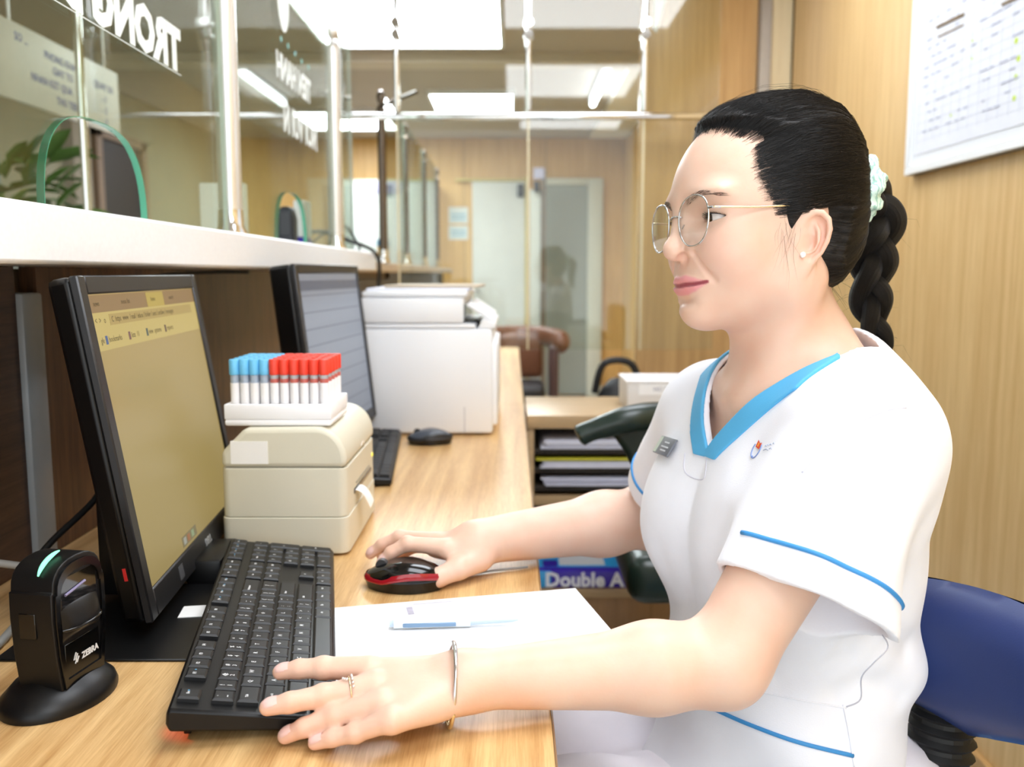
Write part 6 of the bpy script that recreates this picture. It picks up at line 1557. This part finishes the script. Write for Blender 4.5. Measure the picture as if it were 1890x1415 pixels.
fl_ = MB(); fl_.tube([Vector((xb-0.004, 1.99, rz_+0.012)), Vector((xb+0.018, 1.98, rz_+0.016)), Vector((xb+0.040, 1.97, rz_+0.007))], [0.016, 0.011, 0.004], n=10, flat=0.6); fl_.build('folded_end', VI, rm, smooth=60)
lettering('lettering', 'Double A', 0.046, ((xa+xb)/2-0.002, 1.9537, rz_+zh*0.45), (1, 0, 0), (0.12, 0, 1), mat('letter_white', '#eef0fa', 0.5), rmb, 0.0004, 0.0016, 0.98)
# white box and phone lead on the cabinet
wbx = empty('white_box', (0.335, 2.14, zt), 0, 'white paper box with a label on top of the cabinet', 'box')
MB().bx((0.268, 2.06, zt+0.0005), (0.42, 2.22, zt+0.066), 0.002).build('carton', mat('carton', '#dcdad8', 0.7, noise=0.04, nscale=20), wbx)
MB().bx((0.295, 2.0588, zt+0.038), (0.418, 2.0602, zt+0.064)).build('label', MATS['paper'], wbx)
MB().bx((0.266, 2.058, zt+0.0662), (0.422, 2.222, zt+0.0705), 0.001).build('lid', mat('carton_lid', '#eceaea', 0.7, noise=0.03), wbx)
lettering('print', 'HO SO', 0.014, (0.35, 2.0585, zt+0.051), (1, 0, 0), (0, 0, 1), mat('ink_grey', '#8b8fa5', 0.7), wbx, 0.0001)
# dark green chair with curved arms next to her
GRN = mat('green_vinyl', '#1c2c26', 0.32, noise=0.08, nscale=14)
gch = empty('arm_chair', (0.36, 1.50, 0), 0, 'dark green vinyl armchair standing beyond the woman', 'chair', None)
def arm(y): 
    pts = [P(1066, 806, y), P(1085, 797, y), P(1120, 785, y), P(1165, 772, y), P(1215, 768, y+0.02), P(1300, 775, y+0.04)]
    return MB().tube(smooth_path(pts, 6), list(np.interp(np.linspace(0, 1, 31), [0, 0.06, 0.25, 0.5, 1], [0.012, 0.022, 0.021, 0.026, 0.032])), n=16, flat=0.8)
arm(1.42).build('armrest', GRN, gch, smooth=180)
sp_ = [P(1126, 796, 1.43), P(1152, 832, 1.43), P(1172, 872, 1.43), P(1230, 890, 1.44), P(1330, 900, 1.44), P(1330, 775, 1.44), P(1200, 770, 1.43)]
b = MB(); o0 = sp_[0]; b.prism([(q.x-o0.x, q.z-o0.z) for q in sp_], o0, (1, 0, 0), (0, 0, 1), (0, 0.035, 0)); b.build('arm_panel', GRN, gch, smooth=30, bevel=0.010, bseg=3)
sx0 = P(1155, 1040, 1.40).x; sz = P(1155, 1030, 1.40).z
MB().bx((sx0, 1.36, sz-0.07), (0.56, 1.84, sz+0.01), 0.030, 4).build('seat', GRN, gch, smooth=60)
MB().bx((0.52, 1.46, sz+0.0), (0.59, 1.80, sz+0.30), 0.035, 4).build('backrest', GRN, gch, smooth=60)
b = MB(); pts = [Vector((sx0+0.16, 1.80, sz+0.12)), Vector((sx0+0.25, 1.80, sz+0.14)), Vector((0.54, 1.80, sz+0.14))]; b.tube(smooth_path(pts, 5), 0.022, n=14); b.build('armrest', GRN, gch, smooth=180)
MB().bx((sx0+0.20, 1.79, sz-0.03), (sx0+0.26, 1.815, sz+0.13), 0.010).build('arm_panel', GRN, gch)
cx = 0.37; MB().cyl((cx, 1.60, 0.09), (cx, 1.60, sz-0.071), 0.028).build('gas_column', BLK, gch)
for k in range(5):
    a = 2*math.pi*k/5+0.3; e = Vector((cx+0.25*math.cos(a), 1.60+0.25*math.sin(a), 0.055))
    MB().tube([Vector((cx, 1.60, 0.10)), e], [0.024, 0.015], n=10).build('base_arm', BLK, gch); bb2 = MB(); bb2.ball(e-Vector((0, 0, 0.029)), (0.022, 0.022, 0.026), 12, 8); bb2.build('caster', BLK, gch)
# the woman's blue chair
BLU = mat('blue_vinyl', '#152a5e', 0.38, noise=0.06, nscale=14, bump=0.05, bscale=600)
bch = empty('office_chair', (0.40, 0.875, 0), 0, 'office chair with a dark blue backrest behind the woman', 'chair')
tl_, bl_, ctr = P(1690, 1074, 0.90), P(1700, 1230, 0.90), P(1812, 1215, 0.80)
nrm = Vector((-0.80, -0.60, 0)).normalized(); wid = Vector((0.60, -0.80, 0)).normalized()
hz = 0.063; hwid = 0.185; c0 = Vector((0.423, 0.782, P(1812, 1192, 0.80).z))
NU, NV = 28, 16
def back_pt(u, v, front):
    # rounded pillow outline, curved around the sitter
    e = (1-abs(v)**2.6)**0.5 if abs(v) < 1 else 0
    x = wid*(u*hwid*(0.80+0.20*(1-max(0, -v))**1.0))
    h = hz*(v if v > 0 else v*(1.25-0.6*abs(u)))*(1-0.22*u*u)
    bulge = (1-u**4)*(1-v**4)*(0.034 if front else -0.026)
    wrap = 0.055*u*u
    return c0+x+Vector((0, 0, 1))*h+nrm*(bulge+wrap)
vs = []; fs = []
for fr in (True, False):
    for j in range(NV+1):
        for i in range(NU+1): 
            u = -1+2*i/NU; v = -1+2*j/NV
            # superellipse mapping keeps the corners round
            su = u*math.sqrt(max(0, 1-0.42*v*v)); sv = v*math.sqrt(max(0, 1-0.42*u*u)); vs.append(back_pt(su, sv, fr))
off_ = (NU+1)*(NV+1)
for j in range(NV):
    for i in range(NU):
        a = j*(NU+1)+i; q = (a, a+1, a+NU+2, a+NU+1); fs.append(q); fs.append(tuple(off_+x for x in reversed(q)))
b = MB(); b.add(vs, fs)
me_o = b.build('backrest', BLU, bch, smooth=180); bm = bmesh.new(); bm.from_mesh(me_o.data); bmesh.ops.remove_doubles(bm, verts=bm.verts, dist=0.0015); bmesh.ops.recalc_face_normals(bm, faces=bm.faces); bm.to_mesh(me_o.data); bm.free()
me_o.data.polygons.foreach_set('use_smooth', np.ones(len(me_o.data.polygons), bool))
c1 = c0-nrm*0.020-wid*0.035+Vector((0, 0, -hz*0.75)); 
bel = []; rr_ = []
for i in range(46):
    t = i/45; bel.append(c1+Vector((0, 0, -0.20*t))+nrm*(0.0+0.04*t*t)); rr_.append(0.030+(0.0030 if i % 3 == 0 else -0.0015))
MB().tube(bel, rr_, n=18, up=tuple(wid)).build('bellows', mat('bellows_black', '#0e0e0f', 0.6, noise=0.05), bch, smooth=20)
MB().box((0.37, 0.86, 0.420), (0.44, 0.44, 0.070), 0.030, 4).build('seat', mat('blue_seat', '#1f6fb4', 0.5, noise=0.05, nscale=20), bch)
MB().tube([bel[-1], bel[-1]+nrm*0.06+Vector((0, 0, -0.05)), Vector((0.38, 0.86, 0.375))], 0.018, n=10).build('back_bar', BLK, bch)
MB().cyl((0.37, 0.86, 0.09), (0.37, 0.86, 0.384), 0.026).build('gas_column', BLK, bch)
for k in range(5):
    a = 2*math.pi*k/5; e = Vector((0.37+0.26*math.cos(a), 0.86+0.26*math.sin(a), 0.055))
    MB().tube([Vector((0.37, 0.86, 0.10)), e], [0.024, 0.015], n=10).build('base_arm', BLK, bch); b = MB(); b.ball(e-Vector((0, 0, 0.029)), (0.022, 0.022, 0.026), 12, 8); b.build('caster', BLK, bch)
# brown leather chair at the far desk
BRN = mat('brown_leather', '#7a4c33', 0.4, noise=0.10, nscale=12)
LX, LY = 0.03, 5.25
f = empty('leather_chair', (LX, LY, 0), 0, 'brown leather chair with a black seat beyond the end of the desk', 'chair')
b = MB(); pts = [Vector((LX+0.27*math.cos(a), LY+0.02+0.26*math.sin(a), 0.705+0.02*math.sin(a))) for a in np.linspace(math.radians(200), math.radians(-20), 15)]; b.tube(pts, 0.045, n=12, flat=1.3); b.build('arm_rail', BRN, f, smooth=180)
MB().bx((LX-0.14, LY+0.20, 0.46), (LX+0.16, LY+0.28, 0.74), 0.035, 3).build('backrest', BRN, f); MB().bx((LX-0.18, LY-0.22, 0.36), (LX+0.16, LY+0.22, 0.46), 0.03, 3).build('seat', mat('seat_black', '#171516', 0.5, noise=0.05), f)
for x in (LX-0.25, LX+0.19): MB().bx((x, LY-0.12, 0.32), (x+0.05, LY+0.22, 0.68), 0.015).build('side', mat('side_maroon', '#4b332e', 0.5, noise=0.08), f)
MB().cyl((LX, LY, 0.08), (LX, LY, 0.36), 0.03).build('column', MATS['chrome'], f)
for k in range(5):
    a = 2*math.pi*k/5; e = Vector((LX+0.27*math.cos(a), LY+0.27*math.sin(a), 0.05)); MB().tube([Vector((LX, LY, 0.10)), e], [0.026, 0.016], n=8).build('base_arm', MATS['chrome'], f)
    b = MB(); b.ball(e-Vector((0, 0, 0.024)), (0.024, 0.024, 0.026), 10, 8); b.build('caster', BLK, f)
# black bag in the aisle behind the cabinet
bg = empty('black_bag', (0.36, 3.02, 0), 0, 'black bag slumped behind the cabinet', 'bag')
b = MB(); b.ball((0.36, 3.0, 0.38), (0.13, 0.11, 0.375), 18, 14); b.build('body', mat('bag_black', '#1b1a1c', 0.6, noise=0.08), bg, smooth=180)
b = MB(); b.tube(smooth_path([(0.28, 3.0, 0.70), (0.31, 2.99, 0.80), (0.40, 2.99, 0.80), (0.44, 3.0, 0.70)], 6), 0.012, n=8); b.build('handle', MATS['bag_black'], bg, smooth=180)
# notice board on the right wall
def WX(px, py, X=0.999):
    u = (px-945)/FPX; v = (py-707.5)/FPX; t = X/u; return Vector((X, (cp-v*sp)*t, CAMZ-(sp+v*cp)*t))
bl = WX(1685, 325); y1 = bl.y; zlo = bl.z; y0 = y1-0.86; zhi = zlo+0.60
nb = empty('notice_board', (0.99, (y0+y1)/2, zlo), 0, 'white framed notice board with a printed table on the wood wall', 'notice board')
MB().bx((0.984, y0, zlo), (0.9992, y1, zhi), 0.001, 1).build('backing', mat('board_white', '#e3e6ea', 0.5, noise=0.01), nb)
fw = 0.022; FR = mat('board_frame', '#eef0f1', 0.35, noise=0.01)
for a_, b_ in (((0.976, y0, zlo), (0.9995, y1, zlo+fw)), ((0.976, y0, zhi-fw), (0.9995, y1, zhi)), ((0.976, y0, zlo+fw), (0.9995, y0+fw, zhi-fw)), ((0.976, y1-fw, zlo+fw), (0.9995, y1, zhi-fw))): MB().bx(a_, b_, 0.002, 1).build('frame', FR, nb)
MB().bx((0.9826, y0+0.04, zlo+0.045), (0.9838, y1-0.036, zhi-0.05)).build('sheet', mat('sheet_bluish', '#e4e7ef', 0.7, noise=0.02, nscale=30), nb); nbs = [o_ for o_ in nb.children if o_.name.startswith('sheet')][0]
TL_ = mat('table_line', '#ccd0dc', 0.7); TE_ = mat('table_entry', '#b9bece', 0.7); YD = mat('dot_lime', '#c9e04e', 0.6); BRL = mat('title_brown', '#8a7350', 0.6)
yS = y1-0.05
for k in range(14): MB().bx((0.9822, y0+0.06, zlo+0.075+0.021*k), (0.9827, yS, zlo+0.0757+0.021*k)).build('table_line', TL_, nbs)
for k in range(18): MB().bx((0.9822, yS-0.0007-0.040*k, zlo+0.07), (0.9827, yS-0.040*k, zlo+0.37)).build('table_line', TL_, nbs)
random.seed(11)
for k in range(150):
    yy = yS-0.010-0.68*random.random(); zz = zlo+0.085+0.021*random.randrange(13); MB().bx((0.9818-0.000003*k, yy-0.010-0.015*random.random(), zz+0.008), (0.98205, yy, zz+0.012)).build('table_entry', TE_, nbs)
for (px, py, r) in ((1880, 108, 0.006), (1876, 75, 0.006), (1875, 142, 0.0055), (1872, 181, 0.0055), (1794, 108, 0.003), (1755, 213, 0.003), (1795, 75, 0.003)):
    q = WX(px, py, 0.9825); b = MB(); b.cyl((0.9818, q.y, q.z), (0.9826, q.y, q.z), r, n=12); b.build('lime_dot', YD, nbs)
for (pa, pb_, h) in (((1730, 50), (1780, 26), 0.0035), ((1732, 68), (1778, 46), 0.002), ((1850, 8), (1885, -8), 0.003)):
    a_ = WX(*pa, 0.982); b_ = WX(*pb_, 0.982); MB().tube([a_, b_], h, n=6).build('title_line', BRL, nbs)
# paper notice on the return wall
q0, q1 = P(1207, 0, 3.318), P(1250, 55, 3.318)
nt_ = MB(); nt_.add([(q0.x, 3.318, 2.26), (q1.x+0.01, 3.318, 2.26), (q0.x+0.012, 3.318, q1.z-0.01), (q0.x, 3.318, q1.z+0.0), (q0.x, 3.3195, 2.26), (q1.x+0.01, 3.3195, 2.26), (q0.x+0.012, 3.3195, q1.z-0.01), (q0.x, 3.3195, q1.z)], [(0, 3, 2, 1), (4, 5, 6, 7), (0, 1, 5, 4), (1, 2, 6, 5), (2, 3, 7, 6), (3, 0, 4, 7)])
tag(nt_.build('wall_sign', mat('sign_white', '#e9e6e0', 0.6, noise=0.02), None, smooth=0), 'white slanted sign corner high on the brown return wall', 'sign')
# pale notices on the far wall
for k, (ya, yb) in enumerate(((382, 412), (416, 442))):
    a_, b_ = P(828, ya, 8.03), P(864, yb, 8.03); o = empty('wall_notice', ((a_.x+b_.x)/2, 8.03, b_.z), 0, ['upper pale blue notice on the far wood wall', 'lower pale blue notice on the far wood wall'][k], 'notice')
    MB().bx((a_.x, 8.030, b_.z), (b_.x, 8.0395, a_.z)).build('sheet', mat('notice_pale', '#dfe6e2', 0.6, noise=0.02), o)
    for j in range(2): MB().bx((a_.x+0.02, 8.0290, b_.z+0.03+0.035*j), (b_.x-0.02, 8.0301, b_.z+0.05+0.035*j)).build('printed_line', mat('notice_blue', '#9cc3d2', 0.6), o)
# pale cabinets at the far end of the counter
a_, b_ = P(640, 335, 7.9), P(802, 480, 7.9)
fc = empty('glass_cabinet', ((a_.x+b_.x)/2, 7.8, 0), 0, 'pale green glazed cabinet against the far wall', 'cabinet')
MB().bx((a_.x, 7.72, 0), (b_.x, 8.03, a_.z), 0.004).build('case', mat('pale_green', '#c6cfc2', 0.4, noise=0.06, nscale=6), fc)
for k in range(3): x = a_.x+(b_.x-a_.x)*(k+0.03)/3; MB().bx((x, 7.705, 0.1), (a_.x+(b_.x-a_.x)*(k+0.97)/3, 7.719, a_.z-0.04), 0.003).build('door', mat('pale_green_door', '#d4dcd2', 0.3, noise=0.05, nscale=5), fc)
MB().bx((a_.x+0.2, 7.695, a_.z-0.12), (a_.x+0.55, 7.704, a_.z-0.02), 0.002).build('name_strip', MATS['lavender'], fc)
# small boxes between the far posts
for k, (px, y, c, top, lb) in enumerate(((742, 3.95, '#c79a4c', '#4a92c4', 'small orange box with a blue lid on the far ledge'), (768, 4.62, '#c79a4c', None, 'small orange carton on the far ledge'), (782, 4.95, '#b98d4a', None, 'narrow orange carton deeper on the far ledge'))):
    x = (px-945)/FPX*y/1.0; z0 = LZ0+0.0345; o = empty('small_box', (x, y, z0), 0, lb, 'box'); x = -0.56
    MB().bx((x-0.025, y-0.03, z0), (x+0.025, y+0.03, z0+0.075), 0.002).build('carton', mat('orange_%d' % k, c, 0.6, noise=0.05), o)
    if top: MB().bx((x-0.026, y-0.031, z0+0.0755), (x+0.026, y+0.031, z0+0.105), 0.003).build('lid', mat('lid_blue', top, 0.5, noise=0.03), o)
# notice holder, tissue box and card reader on the customer side of the ledge
nh = empty('notice_holder', (-0.65, 2.06, LZ1), 0, 'white notice holder with an orange panel behind the steel post', 'holder')
MB().bx((-0.705, 2.05, LZ1+0.0005), (-0.602, 2.075, LZ1+0.140), 0.004).build('stand', MATS['white_plastic'], nh); MB().bx((-0.642, 2.0485, LZ1+0.008), (-0.608, 2.0502, LZ1+0.100)).build('orange_panel', mat('orange_sign', '#d98a3c', 0.6, noise=0.06, nscale=30), nh)
tb = empty('tissue_box', (-0.547, 2.36, LZ1), 0, 'white and violet box standing behind the second glass opening', 'box')
MB().bx((-0.562, 2.33, LZ1+0.0005), (-0.530, 2.40, LZ1+0.030), 0.003).build('lower_half', VI, tb); MB().bx((-0.562, 2.33, LZ1+0.0305), (-0.530, 2.40, LZ1+0.125), 0.006).build('upper_half', MATS['white_plastic'], tb)
cr = empty('card_reader', (-0.55, 2.20, LZ1), 0, 'dark rounded card reader behind the second glass opening', 'card reader')
b = MB(); b.prism([(-0.019, 0), (0.019, 0), (0.020, 0.070), (0.013, 0.098), (-0.013, 0.098), (-0.020, 0.070)], (-0.548, 2.19, LZ1+0.0005), (1, 0, 0), (0, 0, 1), (0, 0.05, 0)); b.build('case', mat('reader_dark', '#22252e', 0.4, noise=0.05), cr, smooth=30, bevel=0.007)
MB().bx((-0.560, 2.1885, LZ1+0.03), (-0.536, 2.1905, LZ1+0.085)).build('screen', MATS['black_gloss'], cr)
# waiting side: hanging sign, plant, poster
sgx = -1.20; sa, sb = 2.14, 2.80; z0_, z1_ = CAMZ+0.415, CAMZ+0.60
sg = empty('hanging_sign', (sgx, (sa+sb)/2, z0_), 0, 'pale sign with blue text hanging in the waiting area', 'sign')
MB().bx((sgx-0.006, sa, z0_), (sgx+0.006, sb, z1_), 0.002).build('board', mat('sign_grey', '#d2cec2', 0.5, noise=0.03), sg)
for y in (sa+0.08, sb-0.08): MB().cyl((sgx, y, z1_), (sgx, y, CEIL), 0.004).build('hanger', MATS['brushed'], sg)
BT = mat('sign_blue', '#5567a0', 0.6)
for (yy, zz, t_) in ((2.26, .152, 'SO ...'), (2.46, .140, 'PHONG KHAM'), (2.46, .108, 'GIAY TO'), (2.40, .072, 'NHAN KET QUA'), (2.48, .035, 'THU TIEN'), (2.70, .125, 'QUAY SO'), (2.70, .090, '- 1'), (2.70, .058, '- 2'), (2.70, .026, '- 3')):
    lettering('lettering', t_, 0.028, (sgx+0.0064, yy, z0_+zz), (0, 1, 0), (0, 0, 1), BT, sg, 0.0003, 0.0004)
pol = empty('reflection_pole', (-1.018, 2.18, 0), 0, 'slim polished pole added for an upright reflection in front of the sign', 'pole')  # stand-in pole for an upright reflection across the sign
MB().cyl((-1.018, 2.18, 0.02), (-1.018, 2.18, CEIL-0.001), 0.010).build('tube', MATS['chrome'], pol); MB().lathe([(0.10, 0), (0.10, 0.012), (0.03, 0.02)], (-1.018, 2.18, 0.0)).build('base', MATS['chrome'], pol)
pl = empty('potted_plant', (-1.62, 2.85, 0), 0, 'leafy green potted plant in the waiting area', 'plant')
MB().lathe([(0.13, 0), (0.17, 0.30), (0.18, 0.32), (0.15, 0.32), (0.14, 0.28)], (-1.62, 2.85, 0)).build('pot', mat('pot_grey', '#8a8478', 0.6, noise=0.05), pl)
MB().tube([(-1.62, 2.85, 0.28), (-1.61, 2.84, 0.8), (-1.62, 2.86, 1.25)], [0.02, 0.014, 0.008], n=8).build('stem', mat('stem_brown', '#5b4a32', 0.8, noise=0.1), pl)
random.seed(5); lf = MB()
LFM = mat('leaf_green', '#5c7d3a', 0.5, noise=0.25, nscale=8)
lv = [(0, 0, 0), (0.05, 0.028, 0.012), (0.11, 0.020, 0.006), (0.15, 0, -0.012), (0.11, -0.020, 0.006), (0.05, -0.028, 0.012), (0.075, 0, 0.0)]
lmesh = None
for k in range(150):
    h = 0.85+0.62*random.random(); a = random.random()*6.28; R_ = Euler((random.uniform(-0.5, 0.5), random.uniform(-0.9, 0.4), a)).to_matrix()
    if lmesh is None: o_ = MB().add(lv, [(0, 1, 6), (1, 2, 6), (2, 3, 6), (3, 4, 6), (4, 5, 6), (5, 0, 6)]).build('leaf', LFM, pl, world=False, smooth=60); lmesh = o_
    else: o_ = lmesh.copy(); COL.objects.link(o_); o_.parent = pl
    rr = 0.02+0.17*random.random()**0.7; o_.location = (rr*math.cos(a), rr*math.sin(a), h); o_.rotation_euler = (random.uniform(-0.5, 0.5), random.uniform(-0.9, 0.4), a); s_ = random.uniform(0.7, 1.2); o_.scale = (s_, s_, s_)
ps = empty('wall_poster', (-2.555, 4.3, 1.25), 0, 'blue poster on the waiting side wall', 'poster')
MB().bx((-2.5595, 3.95, 1.15), (-2.552, 4.55, 1.80), 0.002, 1).build('sheet', mat('poster_blue', '#7f9aa2', 0.6, noise=0.15, nscale=6), ps); MB().bx((-2.5518, 4.0, 1.55), (-2.5510, 4.5, 1.72)).build('printed_area', mat('poster_dark', '#46607f', 0.6, noise=0.2, nscale=9), ps)
